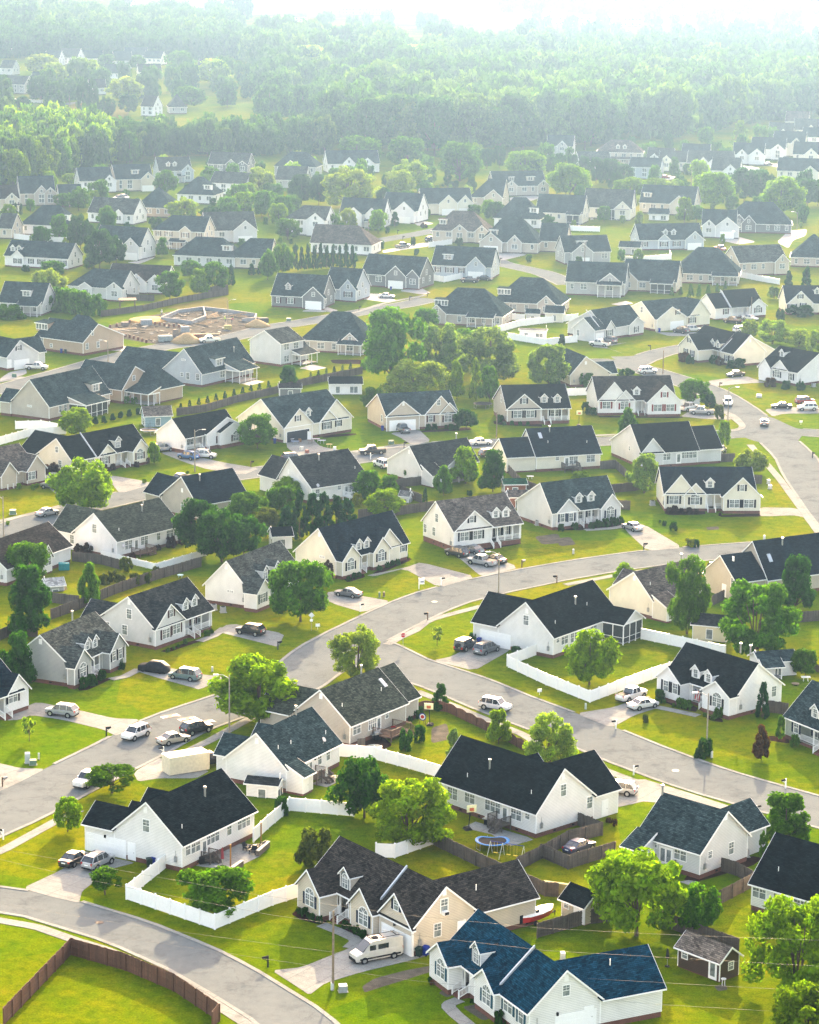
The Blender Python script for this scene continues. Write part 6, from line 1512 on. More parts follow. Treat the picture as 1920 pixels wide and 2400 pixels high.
('house','taupe house with hip roof and columned back porch by the white fence',(4.66,756.37),-14,1,'taupe','slate',None,[('x',0,20.79,0,13,3.3,9.47,6.5,.4,'hH'),('y',-.01,4.99,-1,.02,3.3,5.55,2.49,.4,'',2.52),('x',11.43,18.71,-2.8,-.02,2.9,3.7,-.02,.3,'O')],[('SD',3.12,1.6,4.92,3.5,1.7),('auto','R')],1,'house',None),
('house','taupe house with hip roof, right of the columned porch house',(22.93,779.93),-14,1,'taupe','slate',None,[('x',0,19.65,0,13,3.3,9.47,6.5,.4,'hH'),('y',13.22,18.22,-1,.02,3.3,5.55,15.72,.4,'',2.52)],[('SD',2.95,1.6,4.92,3.5,1.7),('auto','R')],1,'house',None),
('house','slate grey house with stone gable and beige garage door',(-40.23,784.98),-16,1,'dgrey','slate','w',[('x',0,15.14,0,12,3.6,9,6,.4,''),('y',9.62,16.12,-1,.02,3.6,6.53,12.87,.4,'',3.41)],[('D',4.54,1.4,4.96,1.5,0),('auto','GR')],1,'house',None),
('house','grey house with white trimmed steep gable beside the white sedan',(-25.73,800.02),-22,1,'blue','slate','w',[('x',0,9.87,0,11,3.8,9.02,5.5,.4,''),('y',5.4,10.4,-.6,.02,3.8,6.55,7.9,.4,'',3.05)],[('auto','R')],1,'house',None),
('house','dark grey house with brick garage above the white sedan',(-15.38,830.82),-22,1,'dgrey','slate',None,[('x',0,18.78,0,12,4,9.1,6,.4,''),('y',8.39,14.89,-1.2,.02,4,6.93,11.64,.4,'',3.6),('y',14.9,18.9,-.6,.02,4,6,16.9,.4,'',2.5)],[('auto','GR')],1,'house',None),
('house','grey house with white gable and dark pickup outside its garage',(6.04,852.83),-14,1,'blue','slate','w',[('x',0,18.83,0,12,4,9.1,6,.4,''),('y',11.13,17.13,-1,.02,4,7,14.13,.4,'',3.68)],[('SD',4.71,1.6,5.46,3,1.7),('auto','GR')],1,'house',None),
('house','grey house with tall gable and sheltered patio above the cream garage house',(45.84,817.16),-10,1,'grey','slate',None,[('x',0,17.43,0,12,4.2,9.3,6,.4,''),('y',9.57,16.57,-.6,.02,4.2,7,13.07,.4,'',3.44),('x',9.59,16.56,-3,-.02,3.8,4.6,-.02,.3,'O')],[('auto','R')],1,'house',None),
('house','beige house with glazed sun porch left of the three conifers',(63.35,827.53),-14,1,'beige','slate',None,[('x',0,16.27,0,12,3.5,8.9,6,.4,''),('y',-1.37,4.63,-.5,.02,3.5,6.2,1.63,.4,'',3.15),('x',8.95,15.45,-3,-.02,3.1,3.9,-.02,.3,'S')],[('auto','R')],1,'house',None),
('house','taupe house with broad hip roof and curtained porch',(80.42,846.11),-8,1,'taupe','slate',None,[('x',0,20.07,0,14,3.4,10.4,7,.4,'hH'),('x',12.04,19.67,-3,-.02,3,3.8,-.02,.3,'O')],[('auto','R')],1,'house',None),
('house','tan two level house above the white boundary fence',(102.73,863.45),22,1,'tan','grey',None,[('x',0,16.91,0,11,4.4,8.8,5.5,.4,''),('y',11.88,16.88,-1.5,.02,4.4,6.65,14.38,.4,'',2.96)],[('auto',' ')],1,'house',None),
('house','taupe house with steep slate hip at the right picture edge',(122.2,888.63),-10,1,'taupe','slate',None,[('x',0,13.73,0,13,3.4,9.9,6.5,.4,'hH')],[('auto','R')],1,'house',None),
('house','blue grey house with two tiny dormers and brick garage',(76.33,926.16),12,1,'blue','slate','w',[('x',0,22.15,0,11,3.6,8.28,5.5,.4,''),('y',15.58,22.08,-1.4,.02,3.6,6.36,18.83,.4,'',3.39),('y',6.42,10.42,-.4,.02,3.6,5.4,8.42,.4,'',2.27)],[('D',9.3,1.4,4.89,1.5,0),('D',12.18,1.4,4.89,1.5,0),('auto','G')],1,'house',None),
('house','grey house with stone garage front and wide dormer by the street lamp',(48.98,886.62),14,1,'grey','slate',None,[('x',0,15.41,0,10,4.2,8.7,5,.4,''),('y',1.89,8.89,-2,.02,4.2,7,5.39,.4,'',3.26)],[('SD',6.16,1.6,5.74,3.2,1.7),('auto','G')],1,'house',None),
('house','stone house with steep slate hip and curved pale driveway',(111.12,980.56),-6,1,'dgrey','slate',None,[('x',0,23.23,0,13,3.6,10.43,6.5,.4,'hH'),('y',5.63,10.63,-.8,.02,3.6,6.35,8.13,.4,'',2.77),('y',1.65,7.65,-.4,.02,3.6,6.6,4.65,.4,'',3.01)],[('auto','R')],1,'house',None),
('house','grey gabled house with wide garage beside the stone hip house',(101.19,964.54),-8,1,'lgrey','slate',None,[('x',0,11.63,0,11,4.25,9.35,5.5,.4,''),('y',4.69,12.74,-1,.02,4.25,7.47,8.72,.4,'',3.62),('y',.03,4.63,-.5,.02,4.25,6.32,2.33,.4,'',2.38)],[('auto','GR')],2,'house',None),
('house','tan house with slate roof behind the small white shed',(85.28,1039.79),-18,1,'beige','slate',None,[('x',0,20.64,0,12,4.25,10.17,6,.4,''),('y',12.03,18.93,-2,.02,4.25,7.36,15.48,.4,'',3.3)],[('SD',2.48,1.6,5.93,3,1.7),('auto','R')],2,'house',None),
('house','cream house with grey roof and bright glazed sun room',(62.99,1020.52),-14,1,'cream','grey',None,[('x',0,17.68,0,11,4.45,10.51,5.5,.4,''),('y',12.15,17.9,-3,.02,4.45,7.04,15.03,.4,'',2.5),('x',8.84,17.33,-3,-.02,4.05,4.85,-.02,.3,'S')],[('auto','R')],2,'house',None),
('house','cream house with screened balcony above a long white fence',(44.62,1003.58),-16,1,'cream','slate',None,[('x',0,17.21,0,11,4.25,9.99,5.5,.4,''),('x',12.05,16.86,-3,-.02,3.85,4.65,-.02,.3,'S')],[('auto','R')],2,'house',None),
('garden_shed','small white garden shed on open lawn in the upper right',(86.82,1015.89),-10,1,'bwhite','slate',None,[('x',0,7.06,0,4.5,2.6,4.17,2.25,.1,'')],[('auto','R')],2,'shed',None),
('garden_shed','grey outbuilding behind a white fenced yard',(68.62,915.13),-14,1,'grey','slate',None,[('x',0,6.86,0,5,2.6,4.1,2.5,.1,'')],[('auto','R')],2,'shed',None),
('house','tan house half seen left of the stone garage house',(42.24,919.05),-12,1,'tan','slate',None,[('x',0,8.93,0,11,3.95,9.05,5.5,.4,'')],[('auto','R')],2,'house',None),
('house','grey house with upper window bay and white columned porch at left',(-115.55,765.84),-14,1,'lgrey','slate',None,[('x',0,12.84,0,11,3.4,8.35,5.5,.4,''),('x',6.42,12.59,-3,-.02,3,3.8,-.02,.3,'O')],[('SD',7.71,1.6,4.94,2.6,1.7),('auto','R')],1,'house',None),
('house','long grey white house with hip roof above the curved hedge',(-100.07,798.55),-22,1,'lgrey','slate',None,[('x',0,17.26,0,11,3.8,8.2,5.5,.4,'h'),('y',4.04,8.04,-1,.02,3.8,5,6.04,.4,'',1.65),('y',13.03,18.03,-1,.02,3.8,5.55,15.53,.4,'',2.34)],[('auto','R')],1,'house',None),
('house','white house with brown roof and arched front gable beside the round trees',(-90.4,812.68),-14,1,'bwhite','brown',None,[('x',0,18.06,0,11,3.5,7.62,5.5,.4,''),('y',6.93,12.93,-2,.02,3.5,5.9,9.93,.4,'',3.35),('y',12.85,17.85,-1.2,.02,3.5,5.75,15.35,.4,'',3.15)],[('auto','R')],1,'house',None),
('house','long white house with slate roof on the left lawn edge',(-128.43,865.8),-18,1,'bwhite','slate','k',[('x',0,21.71,0,11,3.6,7.72,5.5,.4,''),('y',2.78,6.78,-.8,.02,3.6,5.4,4.78,.4,'',2.55)],[('D',2.17,1.4,4.75,1.5,0),('D',4.34,1.4,4.75,1.5,0),('auto','R')],1,'house',None),
('house','stone fronted house with white gables behind the dark oak',(-103.3,891.47),-24,1,'lgrey','slate',None,[('x',0,17.15,0,10,4.65,9.87,5,.4,''),('y',6.84,12.02,-1,.02,4.65,7.24,9.43,.4,'',2.63),('y',11.7,17.45,-1.5,.02,4.65,7.24,14.58,.4,'',2.63)],[('auto','GR')],2,'house',None),
('house','cream two storey house with entrance porch and round topped tree',(-86.38,916.87),-16,1,'beige','slate','w',[('x',0,17.96,0,10,6.25,10.6,5,.4,'h'),('y',9.66,13.69,-1,.02,6.25,7.86,11.67,.4,'',2),('x',6.29,11.67,-2,-.02,2.7,3.5,-.02,.3,'O')],[('auto','R')],2,'house',None),
('house','grey white house with gabled garage right of the two storey house',(-69.54,930.93),16,1,'lgrey','grey',None,[('x',0,17.02,0,11,4.45,9.87,5.5,.4,''),('y',8.74,16.79,-2,.02,4.45,7.67,12.76,.4,'',3.42)],[('auto','G')],2,'house',None),
('house','low grey house with patched hip roof behind leafy trees',(-75.63,871.65),-14,1,'lgrey','slate',None,[('x',0,20,0,11,3.75,8.85,5.5,.4,'hH')],[('SD',17,1.6,5.33,3,1.7),('auto','R')],2,'house',None),
('house','beige house with broad plain hip roof above the dark conifers',(-58.41,867.91),-10,1,'beige','slate',None,[('x',0,13.52,0,12,3.75,8.97,6,.4,'h')],[('auto','R')],2,'house',None),
('house','white house with dark hip roof and dormer above the white fence',(-135.12,949.08),-14,1,'bwhite','slate',None,[('x',0,18.36,0,12,3.85,9.77,6,.4,'hH')],[('SD',15.61,1.6,5.53,3.2,1.7),('auto','R')],2,'house',None),
('house','white ranch house with grey roof behind the dark oak tree',(-116.32,987.23),-20,1,'bwhite','grey',None,[('x',0,17.85,0,11,3.85,8.63,5.5,.4,''),('y',6.31,9.76,-.8,.02,3.85,5.4,8.03,.4,'',1.93),('y',10.77,14.22,-.8,.02,3.85,5.4,12.49,.4,'',1.93)],[('auto','R')],2,'house',None),
('house','tan brick house with broad slate hip roof',(-101.38,1007.02),-12,1,'brickt','slate',None,[('x',0,13.72,0,13,3.85,10.26,6.5,.4,'hH')],[('auto','R')],2,'house',None),
('house','white house with slate hip and square dormer at the wood edge',(-90,1053.93),-14,1,'bwhite','slate',None,[('x',0,14.39,0,12,3.85,9.77,6,.4,'hH')],[('SD',11.51,1.6,5.53,3,1.7),('auto','R')],2,'house',None),
('house','plain white house with grey roof left of the bright round tree',(-79.86,1087.44),-20,1,'bwhite','grey',None,[('x',0,14.95,0,10,4.85,8.62,5,.4,'')],[('auto','R')],2,'house',None),
('house','pale blue two storey house with dormers below the wood',(-103.71,1128.92),20,1,'blue','grey',None,[('x',0,13.63,0,10,5.05,9.98,5,.4,''),('y',8.99,14.17,-1.5,.02,5.05,7.38,11.58,.4,'',2.51),('x',7.49,10.22,-2,-.02,2.7,3.5,-.02,.3,'O')],[('D',4.09,1.4,6.53,1.5,0),('D',6.81,1.4,6.53,1.5,0),('auto',' ')],2,'house',None),
('house','brown brick two storey house below the wood',(-85.93,1158.67),-14,1,'dgrey','grey',None,[('x',0,17.1,0,10,5.45,9.8,5,.4,''),('y',7.96,12.56,-.8,.02,5.45,7.52,10.26,.4,'',2.53),('y',13.09,17.69,-1.5,.02,5.45,7.06,15.39,.4,'',2),('x',8.55,12.83,-2,-.02,2.7,3.5,-.02,.3,'O')],[('auto','R')],2,'house',None),
('house','beige house with open double garage and stone gable',(-117.53,1092.87),20,1,'beige','slate',None,[('x',0,14.83,0,11,5.05,10.15,5.5,.4,''),('y',9.73,15.48,-1.6,.02,5.05,7.64,12.6,.4,'',2.94)],[('SD',8.15,1.6,6.63,3,1.7),('auto','G')],2,'house',None),
('house','white gabled house with red brick front near the wood',(-131.22,1088.46),20,1,'bwhite','slate',None,[('x',0,13.05,0,10,4.65,9.29,5,.4,''),('y',8.5,13.68,-3,.02,4.65,6.98,11.09,.4,'',2.66)],[('auto',' ')],2,'house',None),
('house','stone house with tall twin gables and slate roof at left',(-147.67,1038.31),16,1,'taupe','slate',None,[('x',0,12.99,0,11,4.85,10.59,5.5,.4,''),('y',5.21,10.38,-1,.02,4.85,7.7,7.79,.4,'',2.88),('y',8.74,13.34,-1.5,.02,4.85,6.92,11.04,.4,'',2.13)],[('auto',' ')],2,'house',None),
('house','stone garage wing house beside the round green tree',(-132.47,1034.94),16,1,'brickt','slate',None,[('x',0,8.45,0,9,4.45,8.1,4.5,.4,''),('y',4.88,9.48,-.6,.02,4.45,6.52,7.18,.4,'',2.7)],[('auto','G')],2,'house',None),
('house','brown roofed house with porch at the left picture edge',(-152.39,1016.69),18,1,'beige','brown',None,[('x',0,7.23,0,10,5.05,9.4,5,.4,''),('y',2.04,6.64,-1.5,.02,5.05,7.12,4.34,.4,'',2.53),('x',2.17,6.86,-2,-.02,2.7,3.5,-.02,.3,'O')],[('auto',' ')],2,'house',None),
('house','beige house corner at the left edge beside a white fence',(-141.39,937.18),-14,1,'beige','grey',None,[('x',0,5.22,0,10,3.75,8.1,5,.4,'')],[('auto','R')],2,'house',None),
('house','grey house with small dormers below the tall wood, left of the gabled pair',(-58.37,1161.91),-12,1,'grey','slate',None,[('x',0,17.81,0,11,4.65,10.07,5.5,.4,'hH'),('y',4.25,10,-.6,.02,4.65,6.95,7.12,.4,'',2.48)],[('auto','GR')],2,'house',None),
('house','white house with three steep gables half hidden by a broad tree',(-36.4,1177.41),14,1,'bwhite','slate',None,[('x',0,22.35,0,10,4.25,9.18,5,.4,''),('y',6.35,11.53,-.8,.02,4.25,6.84,8.94,.4,'',2.78),('y',13.89,19.64,-1.6,.02,4.25,6.55,16.76,.4,'',2.48)],[('auto',' ')],2,'house',None),
('house','dark roofed house behind a pair of dark trees in the middle distance',(-55.41,1112.82),-10,1,'grey','grey',None,[('x',0,12.02,0,11,3.75,8.54,5.5,.4,'')],[('auto','R')],2,'house',None),
('house','white two storey house with garage beside the round street tree',(-44.3,958.22),-18,1,'bwhite','grey',None,[('x',0,14.73,0,10,5.85,9.91,5,.4,'h'),('y',8.62,14.95,-2.2,.02,5.85,8.22,11.78,.4,'',3.07)],[('auto','R')],2,'house',None),
('house','white two storey house with porch between two round conifers',(-26.06,983.39),-14,1,'bwhite','slate',None,[('x',0,16.01,0,10,5.05,9.98,5,.4,''),('y',2.73,8.48,-2,.02,5.05,7.35,5.61,.4,'',2.48),('y',9.71,14.31,-1,.02,5.05,7.35,12.01,.4,'',2.48),('x',9.61,15.69,-2,-.02,2.7,3.5,-.02,.3,'O')],[('auto','R')],2,'house',None),
('house','white house with tan brick garage front right of the round conifers',(-11.4,1002.45),-20,1,'bwhite','slate',None,[('x',0,13.9,0,11,4.65,10.07,5.5,.4,''),('y',6,13.47,-3,.02,4.65,7.83,9.73,.4,'',3.38)],[('auto','GR')],2,'house',None),
('house','cream house with white garage and two steep front gables',(3.45,1024.08),12,1,'cream','slate',None,[('x',0,18.76,0,10,4.45,9.38,5,.4,''),('y',5.93,12.83,-2,.02,4.45,7.55,9.38,.4,'',3.29),('y',13.07,18.82,-1,.02,4.45,7.33,15.95,.4,'',3.07)],[('auto','G')],2,'house',None),
('house','grey stone house with open garage in the upper middle',(21.59,1052.28),-14,1,'taupe','slate',None,[('x',0,12.51,0,12,4.25,10.51,6,.4,'h'),('y',5.93,12.83,-1.2,.02,4.25,7.18,9.38,.4,'',2.96)],[('auto','GR')],2,'house',None),
('house','grey house with two window dormers and long white garage door',(32,1092.71),14,1,'taupe','slate',None,[('x',0,21.08,0,11,4.25,9.35,5.5,.4,''),('y',4.45,9.05,-.6,.02,4.25,6.32,6.75,.4,'',2.38),('y',17.73,22.33,-.5,.02,4.25,6.32,20.03,.4,'',2.38)],[('SD',15.18,1.6,5.83,3.2,1.7),('SD',7.38,1.6,5.83,2,1.7),('auto',' ')],2,'house',None),
('house','low white house with taupe roof above the conifer hedge',(-33.6,907.56),-14,1,'bwhite','taupe',None,[('x',0,20.69,0,12,3.75,8.97,6,.4,'H')],[('auto','R')],2,'house',None),
('house','tan house with taupe hip roof and white side fence',(6.61,942.69),-10,1,'tan','taupe',None,[('x',0,19.18,0,12,4.25,10.17,6,.4,'hH'),('y',7,12.18,-.6,.02,4.25,6.32,9.59,.4,'',2.25),('y',14.97,19.57,-1,.02,4.25,6.32,17.27,.4,'',2.25)],[('SD',3.45,1.6,5.93,2.8,1.7),('auto','R')],2,'house',None),
('house','white house with dark hip roof and square roof bay at upper centre right',(29.03,986.54),-12,1,'bwhite','slate',None,[('x',0,16.46,0,12,3.85,10.46,6,.4,'hH')],[('SD',13.99,1.6,5.71,3,1.7),('auto','R')],2,'house',None),
('house','stone and grey house with white garage door and large hip roof',(22.42,916.28),-10,1,'taupe','slate',None,[('x',0,19.4,0,14,3.85,11.56,7,.4,'hH'),('y',.14,7.62,-2,.02,3.85,6.84,3.88,.4,'',2.86),('y',9.34,13.94,-.8,.02,3.85,6.15,11.64,.4,'',2.24)],[('SD',4.27,1.6,5.71,2.8,1.7),('auto','GR')],2,'house',None),
('house','grey two storey house in front of the right hand wood',(60.52,1262.9),-10,1,'grey','slate',None,[('x',0,11.76,0,10,5.65,10,5,.4,''),('y',4.76,9.36,-.8,.02,5.65,7.95,7.06,.4,'',2.79)],[('auto','R')],2,'house',None),
('house','large house with brown hip roof and two white dormers',(81.57,1234.18),-6,1,'taupe','taupe',None,[('x',0,20.24,0,12,5.65,10.52,6,.4,'hH'),('x',4.05,16.2,-2.2,-.02,2.7,3.5,-.02,.3,'O')],[('D',9.11,1.4,6.89,1.5,0),('D',12.15,1.4,6.89,1.5,0),('auto','R')],2,'house',None),
('house','low grey house behind the row of small dark street trees',(72.37,1208.11),12,1,'lgrey','grey',None,[('x',0,14.02,0,9,3.75,7.4,4.5,.4,'')],[('auto',' ')],2,'house',None),
('house','pale blue house with slate roof by the shady street trees',(90.95,1169.68),-14,1,'blue','slate',None,[('x',0,13.15,0,10,5.25,8.73,5,.4,'')],[('auto','R')],2,'house',None),
('house','grey gabled house behind the small cream house at upper right',(102.17,1214.5),-14,1,'lgrey','grey',None,[('x',0,11.07,0,9,4.85,9.03,4.5,.4,''),('y',1.02,5.62,-.8,.02,4.85,6.92,3.32,.4,'',2.38)],[('auto','R')],2,'house',None),
('house','small cream house with grey gable roof and garage at upper right',(106.63,1205.87),-14,1,'cream','grey',None,[('x',0,11.69,0,9,4.45,8.63,4.5,.4,''),('y',.63,6.38,-1.5,.02,4.45,7.04,3.51,.4,'',2.94)],[('auto','R')],2,'house',None),
('house','white house with tall gables and entry stairs at upper right',(118.38,1197.53),-10,1,'bwhite','grey',None,[('x',0,19.42,0,10,4.85,9.49,5,.4,''),('y',4.5,9.1,-1.2,.02,4.85,7.38,6.8,.4,'',2.88),('y',8.77,14.52,-2,.02,4.85,7.15,11.65,.4,'',2.63)],[('auto','R')],2,'house',None),
('house','white house with grey roofs and wide garage gable at upper right',(142.97,1242.02),-12,1,'bwhite','slate',None,[('x',0,13.52,0,10,4.65,9.29,5,.4,''),('y',1.75,6.35,-1,.02,4.65,6.95,4.05,.4,'',2.63),('y',7.36,14.26,-2,.02,4.65,7.41,10.81,.4,'',3.12)],[('auto','R')],2,'house',None),
('house','white house with stone garage gable beside the parked grey cars',(154.19,1268.27),-12,1,'bwhite','slate',None,[('x',0,15.31,0,10,5.05,9.69,5,.4,''),('y',9.37,15.12,-2,.02,5.05,7.35,12.25,.4,'',2.63)],[('auto','R')],2,'house',None),
('house','tall cream house, second from the right edge in the top right row',(166.36,1285.78),-14,1,'cream','slate',None,[('x',0,14.43,0,11,6.45,11.23,5.5,.4,''),('y',8.52,13.12,-1.2,.02,6.45,8.75,10.82,.4,'',2.8)],[('auto','R')],2,'house',None),
('house','tall white house at the right edge in the top right row',(184.35,1318.77),-14,1,'bwhite','slate',None,[('x',0,11.18,0,10,6.45,10.51,5,.4,'')],[('auto','R')],2,'house',None),
('house','topmost cream house of the right row below the wood',(189.67,1420.81),-14,1,'cream','taupe',None,[('x',0,11.34,0,10,5.85,10.49,5,.4,'')],[('auto','R')],2,'house',None),
('house','cream house with broad slate roof behind the dark hedge at right',(154.3,1174.55),-12,1,'cream','slate',None,[('x',0,17.33,0,11,4.05,8.83,5.5,.4,''),('y',10.99,16.74,-1.5,.02,4.05,6.35,13.86,.4,'',2.8)],[('auto','R')],2,'house',None),
('house','grey gabled house at the left edge in the hazy distance',(-242.9,1634.1),-22,1,'grey','grey',None,[('x',0,15.95,0,11,5.65,10.12,5.5,.4,'')],[('auto','R')],2,'house',None),
('house','white house beside the grey gabled one in the hazy distance',(-229.78,1661.64),-20,1,'bwhite','slate',None,[('x',0,9.14,0,10,5.45,10.67,5,.4,'')],[('auto','R')],2,'house',None),
('house','white gabled house below the dark pine belt at far left',(-276.38,2006.93),-22,1,'bwhite','grey',None,[('x',0,10.86,0,10,5.05,10.27,5,.4,'')],[('auto','R')],2,'house',None),
('house','pale twin gabled house left of the round hazy trees',(-245.13,1921.94),-22,1,'bwhite','grey',None,[('x',0,14.06,0,11,5.05,10.79,5.5,.4,'')],[('auto','R')],2,'house',None),
('house','white two gabled house in the hazy far left estate',(-202.22,1877.85),14,1,'bwhite','slate',None,[('x',0,12.09,0,11,5.65,11.39,5.5,.4,'')],[('auto',' ')],2,'house',None),
('house','hazy white gable house under the pine belt, rightmost of its row',(-187.95,1929.67),-20,1,'cream','slate',None,[('x',0,13.37,0,10,4.65,9.29,5,.4,'')],[('auto','R')],2,'house',None),
('house','white gable with dark roof behind the hazy hedge',(-199.3,1774.19),-20,1,'bwhite','slate',None,[('x',0,12.86,0,11,4.05,9.15,5.5,.4,'')],[('auto','R')],2,'house',None),
('house','hazy cream house with brown roof above the dark hedge',(-176.42,1782.66),14,1,'cream','brown',None,[('x',0,14.71,0,10,4.25,8.89,5,.4,'')],[('auto',' ')],2,'house',None),
('house','white and brick house glimpsed between trees at left of the wood',(-145.14,1476.06),-24,1,'bwhite','brown',None,[('x',0,7.47,0,10,5.45,10.67,5,.4,'')],[('auto','R')],2,'house',None),
('house','grey roofed house sunk among the trees at the wood edge',(-131.64,1492.53),10,1,'grey','grey',None,[('x',0,9.53,0,12,3.95,10.21,6,.4,'hH')],[('auto',' ')],2,'house',None),
('house','large pale house at the very top left beside pale fields',(-346.97,2698.6),-20,1,'bwhite','lt',None,[('x',0,30.52,0,12,6.45,10.63,6,.4,'')],[('auto','R')],2,'house',None),
('house','small pale house at the very top left corner',(-396.92,2716.39),-16,1,'bwhite','lt',None,[('x',0,18.44,0,10,4.95,8.43,5,.4,'')],[('auto','R')],2,'house',None),
('house','far pale house between pines at the top left',(-305.62,2860.03),-16,1,'bwhite','lt',None,[('x',0,15.95,0,11,5.45,9.28,5.5,.4,'')],[('auto','R')],2,'house',None),
('house','long grey house with porch in the haze beyond the meadow',(-74.89,1575.25),-12,1,'lgrey','taupe',None,[('x',0,18.83,0,13,4.65,9.17,6.5,.4,''),('x',6.59,15.07,-3,-.02,2.7,3.5,-.02,.3,'O')],[('auto','R')],2,'house',None),
('house','small white two storey house among hazy trees',(-45.81,1489.59),10,1,'bwhite','slate',None,[('x',0,9.79,0,10,5.85,8.17,5,.4,'hH')],[('auto',' ')],2,'house',None),
('house','long pale flat roofed hall in the hazy top right',(102.68,2200.41),4,1,'cream','lt',None,[('x',0,53.32,0,30,7,8.8,15,.4,'')],[('auto',' ')],2,'house',None),
('house','very long pale building far away at the top right',(129.96,2608.87),3,1,'cream','lt',None,[('x',0,81.08,0,40,8,10,20,.4,'')],[('auto',' ')],2,'house',None),
('house','small pale hall far away left of the long building',(128.87,2792.24),3,1,'cream','lt',None,[('x',0,14.96,0,20,7,8.5,10,.4,'')],[('auto',' ')],2,'house',None),
('house','pale cluster house peeking over the wood at top right',(242.84,2357.65),-8,1,'bwhite','lt',None,[('x',0,28.04,0,14,6.45,11.32,7,.4,'')],[('auto','R')],2,'house',None),
('house','long pale building on the bright far fields',(-73.53,2791.95),5,1,'cream','lt',None,[('x',0,39.65,0,22,6.45,8.36,11,.4,'')],[('auto',' ')],2,'house',None),
('house','pale low building at the edge of the far fields',(-119.99,2599.37),5,1,'cream','lt',None,[('x',0,19.54,0,16,5.45,8.23,8,.4,'')],[('auto',' ')],2,'house',None),
('house','grey roof corner at the left edge above the hazy white fence',(-267.75,1799.91),-20,1,'lgrey','grey',None,[('x',0,9.04,0,10,4.65,9.29,5,.4,'')],[('auto','R')],2,'house',None),
('house','hazy white gable between the two light round trees at far left',(-253.38,1906.24),-18,1,'bwhite','slate',None,[('x',0,11.03,0,10,5.05,9.98,5,.4,'')],[('auto','R')],2,'house',None),
('house','long dark roof in the hazy far left estate, left of the two gabled house',(-233.04,1926.59),8,1,'grey','slate',None,[('x',0,17.53,0,11,4.05,9.15,5.5,.4,'')],[('auto',' ')],2,'house',None),
('house','long dark roof behind the two gabled hazy house',(-204.9,1970.61),6,1,'grey','slate',None,[('x',0,15.93,0,11,4.05,9.15,5.5,.4,'')],[('auto',' ')],2,'house',None),
('house','hazy white gable right of the pine belt row',(-142.95,1832.3),-16,1,'bwhite','grey',None,[('x',0,9.6,0,10,4.85,9.78,5,.4,'')],[('auto','R')],2,'house',None),
('house','hazy brown roofed house beside the far left road',(-189.81,1628.14),14,1,'lgrey','brown',None,[('x',0,9.46,0,10,4.25,8.89,5,.4,'')],[('auto',' ')],2,'house',None),
('house','pale gable at the far left under the pine belt',(-304.5,2062.66),-18,1,'bwhite','lt',None,[('x',0,10.91,0,10,5.05,9.98,5,.4,'')],[('auto','R')],2,'house',None),
('house','white house with grey gables left of the upper right white fence',(125.78,1170.35),-14,1,'bwhite','grey',None,[('x',0,11.79,0,10,4.25,9.18,5,.4,''),('y',5.38,11.13,-1.5,.02,4.25,6.84,8.25,.4,'',2.78)],[('auto','R')],2,'house',None),
('house','cream house with slate gable by the grey parked cars at upper right',(170.06,1242.91),-12,1,'cream','slate',None,[('x',0,11.35,0,10,5.05,9.98,5,.4,''),('y',5.07,10.82,-1.2,.02,5.05,7.64,7.95,.4,'',2.78)],[('auto','R')],2,'house',None),
('house','white gable house in the second line of the top right row',(171.6,1344.33),-12,1,'bwhite','grey',None,[('x',0,11.61,0,10,5.65,10.58,5,.4,''),('y',4.38,9.56,-1,.02,5.65,7.98,6.97,.4,'',2.51)],[('auto','R')],2,'house',None),
('house','cream gable house in the second line of the top right row',(187.1,1368.77),-12,1,'cream','grey',None,[('x',0,11.85,0,10,5.85,10.78,5,.4,''),('y',5.71,10.88,-1,.02,5.85,8.18,8.3,.4,'',2.51)],[('auto','R')],2,'house',None),
('house','grey house with slate gables left of the tall gabled white one',(119.09,1232.72),-12,1,'lgrey','slate',None,[('x',0,11.97,0,10,4.45,9.38,5,.4,''),('y',5.5,11.25,-1.2,.02,4.45,7.04,8.38,.4,'',2.78)],[('auto','R')],2,'house',None),
('house','pale roof just over the wood at top right, right of the cluster house',(274.42,2376.98),-8,1,'bwhite','lt',None,[('x',0,20.14,0,14,6.45,11.32,7,.4,'')],[('auto','R')],2,'house',None),
('house','long pale hall at the top right corner',(347.01,2820.52),3,1,'cream','lt',None,[('x',0,40.49,0,24,7,8.44,12,.4,'')],[('auto',' ')],2,'house',None),
('house','long pale hall beyond the wood at top right, middle of three',(252.25,2830.44),3,1,'cream','lt',None,[('x',0,37.43,0,24,7,8.44,12,.4,'')],[('auto',' ')],2,'house',None),
('garden_shed','beige garden shed with black roof and white door beside the boat',(20.64,299.08),130.65,-1,'tan','black',None,[('x',0,3.81,0,3.2,2.4,3.7,1.6,.1,'')],[('W','q e -0 3 1.7;p e -0 1.2 0.1;p e -0 0.7 0.1')],0,'shed',None),
('garden_shed','dark brown shed with metal roof and white door',(34.38,282.53),132.59,-1,'dbrown','metal',None,[('x',0,6.13,0,3.18,2.5,3.7,1.59,.12,'')],[('W','q e -0 5.1 1.7;P e -0 1 0.1;q g -0 1.8 1.5')],0,'shed',None),
('garden_shed','low white shed with dark roof at the white patio fence',(-20.86,344.36),-14,1,'bwhite','char',None,[('x',0,4.2,0,2.4,1.9,2.38,1.2,.05,'')],[('auto','R')],2,'shed',None),
('garden_shed','pale yellow shed with dark roof under the large leafy tree',(45.33,425.51),-18,1,'yellow','char',None,[('x',0,5.5,0,4,2.7,3.9,2,.05,'')],[('auto','R')],2,'shed',None),
('garden_shed','small white shed with open front porch at the right',(53.47,403.8),16,1,'bwhite','slate',None,[('x',0,6,0,4,2.5,3.5,2,.05,''),('x',0,3,-1.6,-.02,2.1,2.9,-.02,.3,'O')],[('auto',' ')],2,'shed',None),
